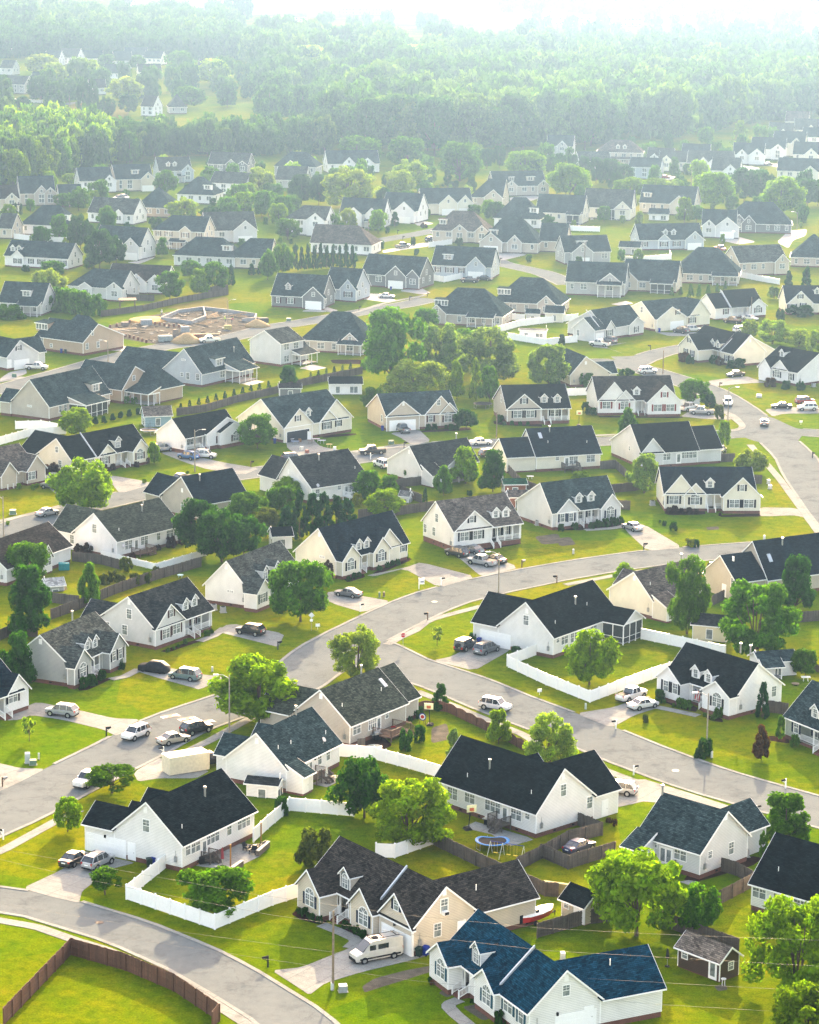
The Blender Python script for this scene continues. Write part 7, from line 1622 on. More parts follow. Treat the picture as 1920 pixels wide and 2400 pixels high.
('garden_shed','small white shed left of the cream two dormer house',(-24.52,483.93),14,1,'bwhite','black',None,[('x',0,3.5,0,3.6,2.6,3.68,1.8,.05,'')],[('auto',' ')],2,'shed',None),
('chicken_coop','low coop with silver roof in the wild fenced garden',(-60.95,451.12),22,1,'grey','silver',None,[('x',0,3,0,3,1.1,1.93,1.5,.05,'')],[('auto',' ')],2,'coop',None),
('garden_shed','rust brown shed with green roof behind the plank fence',(18.68,533.65),8,1,'rust','green',None,[('x',0,4.4,0,3.4,2.1,2.78,1.7,.05,'')],[('auto',' ')],2,'shed',None),
('garden_shed','red wooden shed with white double door',(19.25,520.95),8,1,'rust','taupe',None,[('x',0,3.6,0,3.4,2.3,3.15,1.7,.05,'')],[('auto',' ')],2,'shed',None),
('playhouse','tiny white playhouse by the grey plank fence',(-1.87,525.26),-20,1,'bwhite','lt',None,[('x',0,1.8,0,1.6,1.5,2.14,.8,.05,'')],[('auto','R')],2,'playhouse',None),
('garden_shed','blue barn shaped shed with grey roof beside the netted trampoline',(-58.71,599.26),16,1,'cyan','metal',None,[('x',0,6,0,4,2.7,4.3,2,.05,'')],[('auto',' ')],2,'shed',None),
('garden_shed','white garden shed with black roof and dark red door',(-19.2,643.42),5,1,'bwhite','black',None,[('x',0,7.6,0,4,2.7,3.9,2,.05,'')],[('auto',' ')],2,'shed',None),
('garden_shed','weathered brown shed behind the slate roofed cream house',(-30.84,639.41),6,1,'dgrey','brown',None,[('x',0,5,0,3,2.2,2.95,1.5,.05,'')],[('auto',' ')],2,'shed',None),
('garden_shed','dark shed between the sage trees of the central group',(11.96,719.12),-10,1,'dgrey','black',None,[('x',0,3.6,0,4,2.6,4,2,.05,'')],[('auto','R')],2,'shed',None),
('garden_shed','small grey shed at the white fence by the columned porch house',(31.9,763.51),-8,1,'lgrey','slate',None,[('x',0,3.6,0,3,2.3,3.2,1.5,.05,'')],[('auto','R')],2,'shed',None),
('box_trailer','parked white box trailer at the white fence',(28.82,729.73),-7,1,'bwhite','lt',None,[('x',0,7,0,2.6,2.7,2.8,1.3,.4,'')],[('auto','R')],2,'trailer',None),
('garden_shed','cream outbuilding with dark roof below the tall gabled grey house',(37.1,762.11),-10,1,'cream','slate',None,[('x',0,5,0,5,2.8,4.3,2.5,.05,'')],[('auto','R')],2,'shed',None),
]
for h_ in HOUSES: house(*h_)
CARS=[
('sedan','black',-40.2,318,-116,'black sedan on the driveway of the bottom left white house'),
('suv','silver',-37.2,317,-120,'silver suv with sunroof beside the black sedan'),
('van','pearl',-3.1,288.3,29,'silver camper van with roof rack on the driveway'),
('suv','white',-37.8,369.4,57,'white suv driving along the left street'),
('sedan','champagne',-32.4,367.2,-143,'champagne sedan parked at the kerb by the white mailbox'),
('suv','black',-29.6,372.1,-139,'black suv parked at the kerb ahead of the champagne sedan'),
('pickup','white',-41.9,348.6,63,'white pickup parked half under a small spreading tree'),
('suv','silver',-49.4,379.6,-21,'silver crossover on the drive beside the steps of the left edge house'),
('minivan','teal',-33.4,399.2,-25,'grey green minivan next to the covered car'),
('suv','black',-25.1,425.4,-27,'black suv on the driveway of the upper gable window house'),
('jeep','dark',9,417.9,-122,'dark off road car with spare wheel beside the white garage'),
('minivan','grey',12.3,416.2,-128,'grey minivan parked right of the off road car'),
('suv','white',12.8,385.2,150,'white suv parked at the kerb beside the red wavy fence'),
('pickup','white',33,391.3,-133,'white pickup parked by the corner of the white vinyl fence'),
('sedan','white',34.4,386.9,-147,'white sedan beside the white pickup on the grey drive'),
('suv','silver',28.1,347.3,-22,'silver car tail peeking from behind the jet black roofed house'),
('sedan','navy',21.5,324.6,-133,'purple blue sedan inside a small wooden fenced yard'),
('sedan','grey',-10.1,450.6,-29,'dark grey sedan on the drive beside the round maple'),
('suv','dark',8.6,480.8,-45,'dark estate car nearest the brick foundation of the taupe roof house'),
('sedan','grey',11.5,483.4,-47,'grey blue sedan behind the dark estate car'),
('pickup','silver',12.9,474.1,-37,'silver pickup at the front of four parked vehicles'),
('sedan','black',15.3,476.3,-51,'black sedan beside the silver pickup'),
('sedan','silver',41.7,503.5,-57,'silver sedan on the drive of the slate roofed house'),
('suv','black',54,469.8,111,'black suv behind the beige garage block at right'),
('sedan','red',52.3,464.8,140,'red car in front of the black suv at right'),
('sedan','silver',-68.5,509.6,-134,'silver sedan parked on the left street by the lawn'),
('sedan','silver',-71.8,541.7,3,'upper silver car behind the bright green tree'),
('suv','grey',-70.7,533.8,-26,'lower grey car behind the bright green tree'),
('suv','blue',-46.3,564.8,-36,'bright blue suv on the driveway'),
('suv','white',-42.9,566.3,171,'white suv next to the bright blue one'),
('pickup','bronze',-45.8,541.3,42,'bronze pickup parked at the kerb by the grey bin'),
('suv','silver',-52.4,572.6,-145,'silver suv half hidden by a slim green tree'),
('pickup','white',-92.6,673.5,172,'white pickup outside the white gabled garage at far left'),
('pickup','white',-53.1,718.8,19,'white pickup by the building plot'),
('pickup','dark',-8,572.6,18,'dark pickup driving on the middle street'),
('suv','navy',-24.5,564.1,-163,'navy suv parked beside the yard sale driveway'),
('suv','white',-5.8,558.7,-59,'white suv with roof rails on the drive by the chimney roof'),
('pickup','grey',-1.7,597.6,-70,'grey pickup before the tan house garage door'),
('sedan','white',15.1,584,-162,'white sedan parked along the middle street'),
('suv','dark',16.7,570.9,-152,'dark car glimpsed behind the oval dark tree'),
('sedan','white',-7.5,805.9,169,'white sedan on the pale driveway above the big trees'),
('pickup','dark',17.6,841.5,-15,'dark pickup in front of the white gabled grey house'),
('sedan','black',22.3,846.9,152,'black sedan right of the dark pickup at the grey house'),
('pickup','white',49.7,720.8,-27,'white pickup on the drive with a grey suv beside it'),
('suv','grey',52.8,726.7,-59,'grey suv beside the white pickup before the slate roof house'),
('suv','dark',73.4,745.1,-46,'dark suv before the cream house with slate roof'),
('suv','white',76.8,747.9,-164,'white truck like suv right of the dark one'),
('pickup','black',89.7,764.3,-36,'black pickup beside the upper right white house'),
('sedan','white',95.2,770.7,142,'pale sedan beside the black pickup at upper right'),
('suv','white',89.9,747.8,-143,'white car half hidden by the pale street trees'),
('sedan','black',80.4,675.7,29,'black sedan before the white garage at right'),
('suv','white',58.8,678.6,-157,'white van on the bend behind the brown roofed house'),
('pickup','white',64.2,628.5,-131,'white pickup behind the silver one by the red shutter house'),
('pickup','silver',66.8,623.6,-9,'silver pickup by the lawn of the red shutter house'),
('suv','white',74.1,635.8,88,'white suv waiting near the street lamp at right'),
('sedan','dark',79.6,610.8,-98,'dark car driving away at the big junction'),
('sedan','black',86.2,632.2,-1,'black sedan on the long pale driveway at right'),
('suv','white',92,630.3,4,'white suv on the long pale driveway at right'),
('suv','red',92.5,638.6,-152,'red car behind the white suv at the right edge'),
('suv','silver',66,577.8,-113,'silver car tail at the end of the bay backed house'),
('pickup','grey',-3.5,925.1,-136,'grey pickup on the pale drive in the middle distance'),
('suv','dark',6.3,943.6,-135,'dark suv by the white fence of the taupe hip house'),
('sedan','dark',32,1066.6,-135,'car inside the open garage of the stone house'),
('suv','white',-66.2,924.1,-58,'white suv beside the cream two storey house'),
('suv','dark',-68.8,920.2,-54,'dark suv before the cream two storey house'),
('suv','silver',-113.6,1064.2,44,'silver car by the open double garage'),
('pickup','red',103.7,928,112,'red pickup by the brick garage in the upper right'),
('sedan','red',106.5,1173.3,-149,'red car parked under the upper right street trees'),
('suv','silver',170,1263.9,-173,'grey suv on the upper right driveway, left of two'),
('suv','silver',175.4,1259.9,-156,'grey suv on the upper right driveway, right of two'),
('sedan','dark',158.4,1237.6,-138,'dark car near the upper right white fence'),
('suv','white',-111.7,1067.3,129,'white car beside the silver one near the open garage'),
('suv','black',-26.9,357.5,-149,'dark car behind the cream storage container'),
]
for c_ in CARS: car(*c_)
FENCES=[
('v',[(-28.9,316.8),(-32.6,305.8),(-21.6,296.5),(-15.4,304.4),(-12.4,307.3)],'white vinyl fence around the corner yard with the round tree',1.8),
('v',[(-18.9,326.3),(-17.4,331.4),(-15,338.6),(-6.7,336.7)],'white vinyl fence behind the patio lawn beside a round bush',1.8),
('v',[(-9.3,361.9),(-4.4,360.7),(.4,356.7),(4.8,352.7)],'white vinyl fence below the wooden deck',1.8),
('v',[(-3.6,321.4),(-1.3,321.2),(3.4,326.3)],'white vinyl fence under the big willowy tree',1.8),
('w',[(3.4,326.3),(9.9,317.1),(16.6,308.6),(18.1,308.4)],'long grey plank fence running below the blue trampoline',1.8),
('w',[(13.4,316.9),(16.9,321.8),(20.3,327.2),(24.7,330.6)],'grey plank fence of the narrow yard beside the trampoline lawn',1.8),
('w',[(24.7,330.6),(22.6,333.3),(21.1,335.4)],'short grey plank fence beside the jet black roofed house',1.8),
('w',[(16.7,322.1),(19.8,318),(22.3,320.3),(25.8,323.3)],'grey plank fence around the purple blue sedan',1.8),
('w',[(15,295.1),(20.6,299.5),(24,300.6)],'dark plank fence below the garden shed and boat',1.8),
('w',[(29.7,299.3),(33.7,295),(37.5,291.2)],'dark plank fence behind the brown metal roofed shed',1.8),
('w',[(34.8,305.6),(37.1,306.7),(41.7,312.7)],'grey plank fence beside the bright sunny lawn strip',1.8),
('w',[(41.7,313.2),(40,316.5),(37.9,318.3)],'weathered plank fence at the corner of the pale grey house',1.8),
('b',[(-41.6,268.4),(-37,288.3),(-30.4,283.9),(-24.7,278.3),(-19.3,270.3),(-19.9,268.2)],'curved brown wooden fence along the sidewalk at bottom left',2),
('v',[(15.5,407.7),(20.8,398.3),(26.8,389.4),(36.9,402),(41.3,407)],'white vinyl fence around the lawn with the round green tree',1.8),
('v',[(15.3,408.5),(20.1,415.1)],'short white vinyl fence beside the white garage wall',1.8),
('v',[(37.2,425.3),(43.3,420.4),(49.5,415.5)],'white vinyl fence running behind the screened porch',1.8),
('s',[(1.3,383.5),(3.5,384.8),(5.8,383.7),(11.3,374.6),(14.1,369.8),(16.5,365.1)],'wavy topped red brown fence along the side street',1.3),
('w',[(52.4,385.6),(54.2,384.9),(55.2,384.2)],'low plank fence behind the tall upright juniper',1.8),
('v',[(-54.6,476.6),(-44.2,467.4),(-37.1,477.5),(-36.2,478.7)],'low white fence in front of the big white house',1.2),
('w',[(-59.3,473.3),(-54,471.2),(-50,467.3)],'dark plank fence left of the white fenced garden',1.8),
('w',[(-58,432.9),(-54.2,439.7),(-49.5,450),(-43.6,460.2),(-36.5,470.4)],'long grey fence behind the two dormer porch house',1.8),
('w',[(-59.7,444.2),(-54.4,441.8)],'dark low fence behind the slim columnar tree',1.8),
('w',[(-64.3,419.9),(-62.8,423.4),(-58.6,422.1)],'dark fence at left behind the leafy corner tree',1.8),
('w',[(-9.7,510.4),(-3.1,512.9),(3,517.4),(4.5,518.9)],'grey plank fence behind the cream two dormer house',1.8),
('w',[(-2,532.9),(2.4,524.4)],'grey plank fence beside the small white playhouse',1.8),
('w',[(-2.7,538.9),(2.2,541.5)],'grey plank fence beside the pale grey house',1.8),
('w',[(20,555.8),(22.1,541.9),(26.9,531.6),(22.8,527),(18.2,528.2)],'plank fence around the yard with green roofed shed',1.8),
('w',[(39.3,559.4),(42.6,560.4),(44.6,547.8),(44.6,543.9)],'plank fence beside the small grey back stairs',1.8),
('w',[(39.6,536.1),(44.9,538.6),(49.1,543.4)],'grey plank fence below the light green tree',1.8),
('w',[(39.3,521.5),(42.6,521)],'dark plank fence behind the arched window wing',1.8),
('w',[(64.4,568.3),(68.2,569.4)],'short plank fence right of the bay backed house',1.8),
('w',[(68.9,546.9),(71.2,547)],'short plank fence at the corner of the navy roofed house',1.8),
('w',[(62.1,436.6),(72.2,439.7)],'grey plank fence behind the big leafy tree at right',1.8),
('v',[(54,457.3),(58.7,458.1)],'short white fence by the beige garage block',1.8),
('w',[(50.6,446.9),(53.1,451.3)],'dark plank fence near the tall split tree',1.8),
('v',[(36.4,645.2),(41.7,646.7)],'white fence between the taupe and the red shutter house',1.8),
('v',[(62.4,632.4),(67.3,633.8)],'white fence behind the two parked pickups',1.8),
('w',[(-52.9,613.7),(-46.7,619),(-40.3,631.6),(-32.6,642.6),(-26.9,653.8),(-12.2,672.9)],'long grey fence with a row of little conifers',1.8),
('w',[(-86.5,761.7),(-76.1,773.1),(-66.4,791.1),(-54.3,808.4)],'long grey fence behind the building plot',1.8),
('w',[(-82.6,794.5),(-74.7,793.6)],'tan plank fence near the wooden pergola',1.8),
('v',[(-87.5,577.3),(-82.4,587.3),(-75.1,590.5)],'white vinyl fence above the cream arched window house',1.8),
('v',[(-86.7,595.3),(-81.3,596.6),(-77,593.2)],'white vinyl fence behind the charcoal house corner',1.8),
('v',[(23.4,741.8),(29.8,753.6),(37.3,760),(46.5,766.7)],'white vinyl fence behind the tree group',1.8),
('v',[(25.6,730.9),(35.5,721),(44,727)],'white vinyl fence beside the parked white trailer',1.8),
('v',[(26.1,766.5),(31.5,764)],'white vinyl fence beside the small grey shed',1.8),
('v',[(4.1,847.7),(9.7,841),(15.7,850.6)],'white vinyl fence beside the grey gabled house',1.8),
('v',[(5.4,926.9),(13.3,936.3)],'white vinyl fence of the taupe hip house',1.8),
('v',[(47.8,990.8),(56.9,979.7),(66.3,978.3)],'white vinyl fence of the screened balcony house',1.8),
('v',[(68.9,897.6),(72.2,893.9),(84.9,903.2),(85.3,913.5)],'white vinyl fence around the grey outbuilding yard',1.8),
('v',[(101.8,862.1),(107,853.4),(113,845)],'white vinyl fence below the tan two level house',1.8),
('v',[(141.5,1222.6),(150.7,1205.7)],'white vinyl fence in the upper right estate',1.8),
('v',[(-135.7,936.9),(-127.9,931),(-116.8,927.7)],'white vinyl fence at left below the dark hip roof house',1.8),
('w',[(-61,810.6),(-55,817.9)],'grey fence piece behind the round green trees',1.8),
('v',[(-233.9,1569.6),(-208.7,1561.6)],'white fence in the hazy left estate',1.8),
('v',[(-227.7,1719.8),(-207.6,1723.5)],'white fence behind hazy round trees at far left',1.8),
('w',[(53.8,410.3),(59.5,411.4),(63,407.1)],'rail fence behind the small open fronted shed',1.2),
]
for f_ in FENCES: fence(*f_)
deck(-2.16,368.43,55.87,5,3.2,.75,'brown wooden deck with stairs behind the tan mossy roofed house','x',DECKW)
deck(-11.82,349.04,60.85,2.6,1.8,.9,'small weathered stair deck at the glass doors of the lean to house','x',FENCEW)
deck(10.32,332.97,313.05,2.6,1.7,.9,'weathered wooden stairs at the back door of the jet black roofed house','x',FENCEW)
deck(-23.66,317.77,59.03,1.7,1.4,.55,'grey steps at the patio door of the bottom left white house','x',FENCEW)
deck(31.78,555.59,18.49,3.4,2,.9,'grey wooden landing and stairs at the cream navy roofed house','x',FENCEW)
deck(-47.7,476.65,52.55,3.8,2.2,.6,'dark brown deck behind the big mossy roofed white house','x',DECKW)
deck(29.12,318.03,316.35,3.2,2,.6,'small wooden deck at the double glass doors half hidden by the big tree','x',FENCEW)
deck(-11.69,525,39.11,2.1,2.2,.9,'white stair landing at the back of the dark mossy roofed house','x',VINYL)
street_lamp(-24.83,370.44,8.94,185,'street lamp before the broad bright green tree')
street_lamp(41.36,364.56,8.87,185,'street lamp on the lawn of the white two vehicle house')
street_lamp(15.17,451.59,7.72,185,'street lamp between the silver pickup and the garage roof')
street_lamp(-74.13,491.42,7.66,185,'street lamp at the left edge by the left street')
street_lamp(-43.92,551.97,8.72,0,'street lamp beside the bright blue suv')
street_lamp(-76.31,685.98,5.53,190,'street lamp by the pale driveway of the stone gabled house')
street_lamp(-50.21,746.61,7.39,10,'street lamp above the building plot')
street_lamp(71.74,614.15,8,0,'street lamp at the corner of the big junction')
wood_pole(62.6,677.86,5.97,'bare wooden pole on the lawn inside the bend')
wood_pole(95.73,773.09,6.21,'bare wooden pole before the upper right white house')
wood_pole(-7.62,279.16,8.98,'tall bare wooden pole beside the camper van drive')
wood_pole(18.81,592.57,5.7,'bare pole on the verge at the taupe porch house')
wood_pole(-15.21,940.11,7.85,'lamp pole on the verge beside the round conifers')
street_lamp(134.94,968.88,8.92,185,'tall lamp by the curved pale driveway')
street_lamp(111.47,941.71,4.9,185,'lamp beside the brick garage in the upper right')
wood_pole(55.39,885.24,7.46,'lamp before the wide dormer house')
wood_pole(112.85,1124.78,9.95,'wooden pole among the upper right street trees')
wood_pole(-184.07,1484.23,10.05,'wooden pole at the far left road')
mailbox(-50.02,326.2,150,1,'white mailbox at the left edge by the lower street')
mailbox(-42.02,369.96,30,0,'dark mailbox at the corner of the left lawn with thin tree')
mailbox(-33.22,361.12,-150,1,'white mailbox beside the champagne sedan')
mailbox(-53.18,346.99,30,3,'grey mailbox at the left edge of the long concrete drive')
mailbox(-14.96,285.42,-150,0,'black mailbox on the lawn of the camper van house')
mailbox(-20.31,416.41,30,0,'black mailbox beside the black suv driveway')
mailbox(-7.95,440.43,30,1,'white mailbox in a small bush by the dark grey sedan')
mailbox(3.17,435.55,-150,2,'brown mailbox on the verge across from the cream house')
mailbox(5.56,459.02,30,1,'white mailbox in a brick ring near the sale sign')
mailbox(19.91,472.82,30,3,'grey mailbox on the lawn of the long porch house')
mailbox(42.55,487.19,10,0,'dark mailbox at the silver sedan driveway')
mailbox(25.53,461.82,-170,2,'brown mailbox on the verge behind the sunroom house')
mailbox(29.7,376.33,-150,1,'white mailbox with dark box by the white vehicles drive')
mailbox(30.61,355.26,30,1,'white mailbox on the verge by the silver car tail')
mailbox(50.43,350.35,-150,1,'white mailbox at the right lawn edge')
mailbox(45.15,338.94,30,1,'white mailbox behind the slate roof gable')
mailbox(-32.81,557.13,20,2,'brown mailbox in a bed opposite the bronze pickup')
mailbox(-.78,800.56,20,0,'dark mailbox by the white sedan drive, right of two')
mailbox(-15.09,779.12,20,0,'dark mailbox by the white sedan drive, left of two')
mailbox(4.43,808.87,20,0,'dark mailbox at the dark grey house drive end')
mailbox(62.61,715.25,160,0,'dark mailbox in a mulch ring inside the bend lawn')
mailbox(74.72,659.4,-30,2,'brown mailbox by the black sedan drive')
mailbox(85.25,573.97,-60,0,'dark mailbox on the lawn right of the junction')
mailbox(-3.46,947.55,10,0,'dark mailbox on the middle distance verge, lower one')
mailbox(-5.43,964.76,10,0,'dark mailbox on the middle distance verge, upper one')
mailbox(28.39,891.39,10,0,'dark mailbox by the curved far street')
mailbox(28.33,1016.3,10,0,'dark mailbox before the open stone garage')
mailbox(-8.31,566.85,20,1,'white mailbox near the dark pickup on the street')
mailbox(-1.34,579.57,20,0,'small dark mailbox at the grey pickup drive')
bin_(1.65,289.13,-30,'green','dark green wheelie bin at the tan garage corner')
bin_(2.38,289.48,-30,'blue','blue wheelie bin at the tan garage corner')
bin_(-50.77,536.67,10,'grey','grey wheelie bin at the kerb by the bronze pickup')
bin_(11.24,420.96,-20,'blue','blue bin at the white garage by the minivan')
bin_(12.34,422.05,-20,'green','dark bin at the white garage by the minivan')
bin_(-31.02,317.11,20,'green','dark green bin behind the short white fence')
bin_(-30.45,317.58,20,'blue','blue bin behind the short white fence')
bin_(22.79,271.26,-30,'blue','blue bin beside the blue roofed house')
bin_(22.21,337.08,20,'blue','blue bin inside the grey plank yard by the jet black house')
bin_(-89.71,699.06,10,'blue','blue bin at the tan brick house wall, left')
bin_(-88.54,698.15,10,'green','green bin at the tan brick house wall, right')
bin_(-6.18,599.03,0,'blue','blue bin at the tan garage with grey pickup')
bin_(67.58,746.13,0,'blue','blue bin at the cream slate roofed house')
bin_(-29.14,582.73,0,'blue','blue bin at the cluttered open garage')
bin_(35.68,443.06,20,'blue','blue bin beside the cream taupe roofed gable')
bin_(35,443.86,20,'green','dark bin beside the cream taupe roofed gable')
bin_(10.29,1027.35,0,'blue','blue bin beside the cream two gable house')
bin_(-6.39,822.17,0,'blue','blue bin beside the dark grey house garage')
utility_box(-6.53,278.76,10,.9,.7,.8,(.26,.28,.29),'grey utility box near the tall bare pole')
utility_box(-7.7,279.16,10,.3,.3,.9,(.5,.52,.5),'slim pale utility pedestal at the tall bare pole')
utility_box(-51.29,357.29,10,.7,.6,1.5,(.36,.4,.38),'tall grey green utility cabinet on the left lawn')
utility_box(-50.44,356.62,10,.9,.7,.75,(.12,.19,.13),'low green utility box on the left lawn')
utility_box(-50,359.03,10,.25,.25,.9,(.5,.5,.45),'slim utility post on the left lawn')
utility_box(-29.63,403.69,10,.28,.28,.75,(.5,.5,.45),'slim utility post by the minivan drive')
utility_box(-4.87,450.39,10,.3,.3,.9,(.12,.19,.13),'green utility pedestal by the sale sign lawn')
utility_box(-4.13,450.86,10,.3,.3,.85,(.2,.15,.1),'brown utility pedestal by the sale sign lawn')
utility_box(72.6,546.98,10,.6,.6,.9,(.5,.5,.48),'pale utility box at the right corner, taller')
utility_box(72.3,542.06,10,.7,.6,.8,(.52,.52,.5),'pale utility box at the right corner, wider')
utility_box(29.58,483.66,10,.3,.3,.9,(.5,.5,.48),'slim white pedestal on the silver sedan lawn')
utility_box(82.76,646.93,10,1.2,.7,.7,(.5,.5,.5),'white utility box on the right lawn')
utility_box(-34.12,758.61,10,1.2,.9,.8,(.12,.19,.13),'green utility box by the pale street')
utility_box(-4.12,583.96,10,1.1,.9,.8,(.12,.19,.13),'green utility box by the grey pickup drive')
utility_box(-75.17,510.48,10,1.2,1,.9,(.12,.19,.13),'green utility box on the left lawn by the silver sedan')
utility_box(-96.55,662.21,10,1.1,.9,.9,(.12,.19,.13),'green utility box at the white gabled house')
utility_box(25.98,385.97,10,.25,.25,.9,(.4,.45,.42),'slim post outside the white fence corner')
utility_box(41.97,363.43,10,.3,.3,1,(.6,.6,.55),'pale pedestal beside the street lamp foot')
utility_box(17.62,288.47,10,.5,.5,1,(.6,.6,.58),'pale post box behind the blue roof')
utility_box(65.55,496.64,10,.35,.35,.9,(.6,.6,.6),'white pedestal on the corner lawn')
ac_unit(47.29,525.26,15,'air conditioner at the left gable of the corner cream house')
ac_unit(-30.42,439.03,15,'air conditioner at the slit window gable, right of two')
ac_unit(-32.04,440.61,15,'air conditioner at the slit window gable, left of two')
ac_unit(24.14,506.48,15,'air conditioner beside the slate two dormer house')
ac_unit(97.88,662.14,15,'air conditioner at the far right white house')
ac_unit(41.87,323.3,15,'air conditioner behind the plank corner fence')
ac_unit(65.82,1015.21,15,'air conditioner by the screened balcony house')
trampoline(10.78,325.54,2.1,'blue rimmed trampoline on the concrete patio edge')
trampoline(-57.03,591.7,2,'blue trampoline with net by the blue barn shed',True,(.03,.1,.22),False)
trampoline(16.68,628.89,2.2,'black trampoline behind the taupe porch house',False,(.02,.03,.03),False)
swing_set(12.48,321.67,-24,'swing set with yellow seats below the blue trampoline')
hoop(3.24,376.84,170,'basketball hoop inside the wavy fence')
hoop(7.95,332,200,'basketball hoop behind the jet black roofed house')
hoop(37.66,607.51,180,'basketball hoop left of the red shutter house')
hoop(-74.93,538.89,90,'basketball hoop at the left edge taupe roofed house')
boat(13.41,298.47,45.31,'white and red motor boat on a trailer by the garden shed')
container(-29.67,354.73,30.47,'cream corrugated storage container behind the bottom left house')
covered_car(-38.45,403.18,-22.62,'car under a black cloth cover')
slab_block('play_kitchen','toy',-60.06,467.06,10,1.8,1.3,1.2,plain('teal_plastic',(.02,.20,.22),.5),'teal plastic play box in the wild fenced garden')
slab_block('storage_box','storage box',-24.25,318.76,30,1.9,.8,.9,DARK,'black storage box on the patio of the bottom left house')
grill(-23.42,322.21,30,'covered grill on the patio beside the steps',True)
grill(-4.2,369.8,35,'steel grill on the tan house deck side')
grill(10.54,333.92,-25,'beige outdoor grill cart by the weathered stairs',True)
chair(-19.56,323.39,60,(.02,.022,.026),'dark garden chair around the fire pit on the patio','chairs around the fire pit')
chair(-18.7,321.98,-20,(.02,.022,.026),'dark garden chair around the fire pit on the patio','chairs around the fire pit')
chair(-17.85,324.33,-120,(.02,.022,.026),'dark garden chair around the fire pit on the patio','chairs around the fire pit')
table(-18.64,323.72,1.3,1.3,.5,(.03,.03,.035),'round dark fire pit table on the patio')
m=MB(); m.box(-.09,.09,-.09,.09,0,3); m.box(-.14,.14,-.14,.14,0,.12); tag(m.build('timber_post',plain('honey_timber',(.26,.13,.035)),None,(-25.27,318.16,0)),'tall honey coloured timber post on the patio','post','timber posts round the patio')
m=MB(); m.box(-.09,.09,-.09,.09,0,3); m.box(-.14,.14,-.14,.14,0,.12); tag(m.build('timber_post',plain('honey_timber',(.26,.13,.035)),None,(-21.71,325.77,0)),'tall honey coloured timber post on the patio','post','timber posts round the patio')
m=MB(); m.box(-.09,.09,-.09,.09,0,3); m.box(-.14,.14,-.14,.14,0,.12); tag(m.build('timber_post',plain('honey_timber',(.26,.13,.035)),None,(-21.15,316.96,0)),'tall honey coloured timber post on the patio','post','timber posts round the patio')
m=MB(); m.box(-.09,.09,-.09,.09,0,3); m.box(-.14,.14,-.14,.14,0,.12); tag(m.build('timber_post',plain('honey_timber',(.26,.13,.035)),None,(-17.9,325.08,0)),'tall honey coloured timber post on the patio','post','timber posts round the patio')
parasol(-22.18,317.48,(.2,.04,.05),'closed red parasol at the patio wall')
parasol(-10.59,350.12,(.45,.45,.42),'closed pale parasol on the lean to house patio',2.6)
table(-9.62,350.83,1.2,1.2,.75,(.05,.05,.05),'dark round table on the lean to house patio')
chair(-10.21,352.84,30,(.03,.03,.03),'dark chair on the lean to house patio')
chair(-2.09,373.64,200,(.25,.02,.02),'red chair on the tan house deck')
table(-4.45,364.44,2.2,2.2,.7,(.14,.18,.17),'round green covered hot tub below the wooden deck',True,'hot_tub')
slab_block('gate_panel','gate',-6.27,365.53,20,1.1,.1,1.5,FENCEW,'loose grey gate panel by the wooden deck')
target_stand(2.23,377.41,-20,'archery target on a stand near the wavy fence')
low_wall([(-23,315.45),(-20.92,314.97),(-19.79,317.68)],.7,'low stone wall at the front corner of the patio')
low_wall([(-18.1,321.14),(-16.94,324.77)],.7,'low stone wall at the right side of the patio')
sign('stop',-.76,417.12,20,'red stop sign at the street corner')
sign('diamond',-15.49,428,-10,'grey diamond sign seen from behind near the maple')
sign('sale',1.77,456.17,15,'white sale sign hanging from a post on the lawn')
sign('small',-14.52,429.03,10,'small white lawn sign near the diamond sign')
sign('small',19.56,393.04,20,'small white sign post outside the white fence')
sign('small',88.04,612.33,0,'small sign on the right junction lawn')
speed_cushion(-33.96,379.78,34,'speed cushion with white arrows on the left street, left of three')
speed_cushion(-31.37,378.64,34,'speed cushion with white arrows on the left street, middle of three')
speed_cushion(-28.75,377.2,34,'speed cushion with white arrows on the left street, right of three')
manhole(-34.94,298.24,'round rusty manhole cover in the bottom street')
manhole(36.45,357.36,'pale manhole cover in the right street',(.22,.2,.17))
manhole(4.36,447.63,'pale manhole cover in the main street',(.2,.19,.17))
flagpole(5.63,279.52,2.3,296.78,'striped flag with blue canton on the porch of the blue roofed house')
flagpole(42.82,387.48,2.2,310,'striped flag on the porch of the white two vehicle house')
pergola(-80.96,778.85,10,4.2,3.4,2.5,'timber pergola with tan roof by the curved hedge fence')
slab_block('plank_pile','timber',18.05,309.71,-20,3.6,.5,1.3,plain('new_timber2',(.30,.25,.10),.8),'pale yellow board pile leaning at the plank fence')
parasol(29.09,286.98,(.02,.02,.02),'dark slender garden chimney on the lawn by the brown shed',2.2)
table(34.73,281.75,.6,.6,.8,(.6,.6,.58),'white bird bath by the brown shed',True,'bird_bath')
table(58.38,399.96,1.2,1.2,.3,(.2,.15,.1),'low ring fire pit on the lawn right of the white house',True,'fire_pit')
table(60.23,402.19,1.4,.9,.7,(.7,.7,.7),'white garden table near the open front shed',False)
table(24.44,548.95,1.4,.8,.6,(.7,.7,.7),'white low table on the lawn above the green roofed shed',False)
table(-39.4,462.38,1.1,1.1,.5,(.35,.55,.55),'pale blue paddling pool on the lawn behind the porch house',True,'paddling_pool')
block_ring([(-69.27,756.62),(-60.45,750.37),(-57.31,760.54),(-59.25,777.58),(-65.66,770.93),(-69.27,756.62)],1,'grey block foundation walls on the building plot, left one')
block_ring([(-59.25,777.58),(-51.47,772.11),(-43.49,765.24),(-43.51,757.84),(-46.91,756.1)],1,'grey block foundation walls on the building plot, right one')
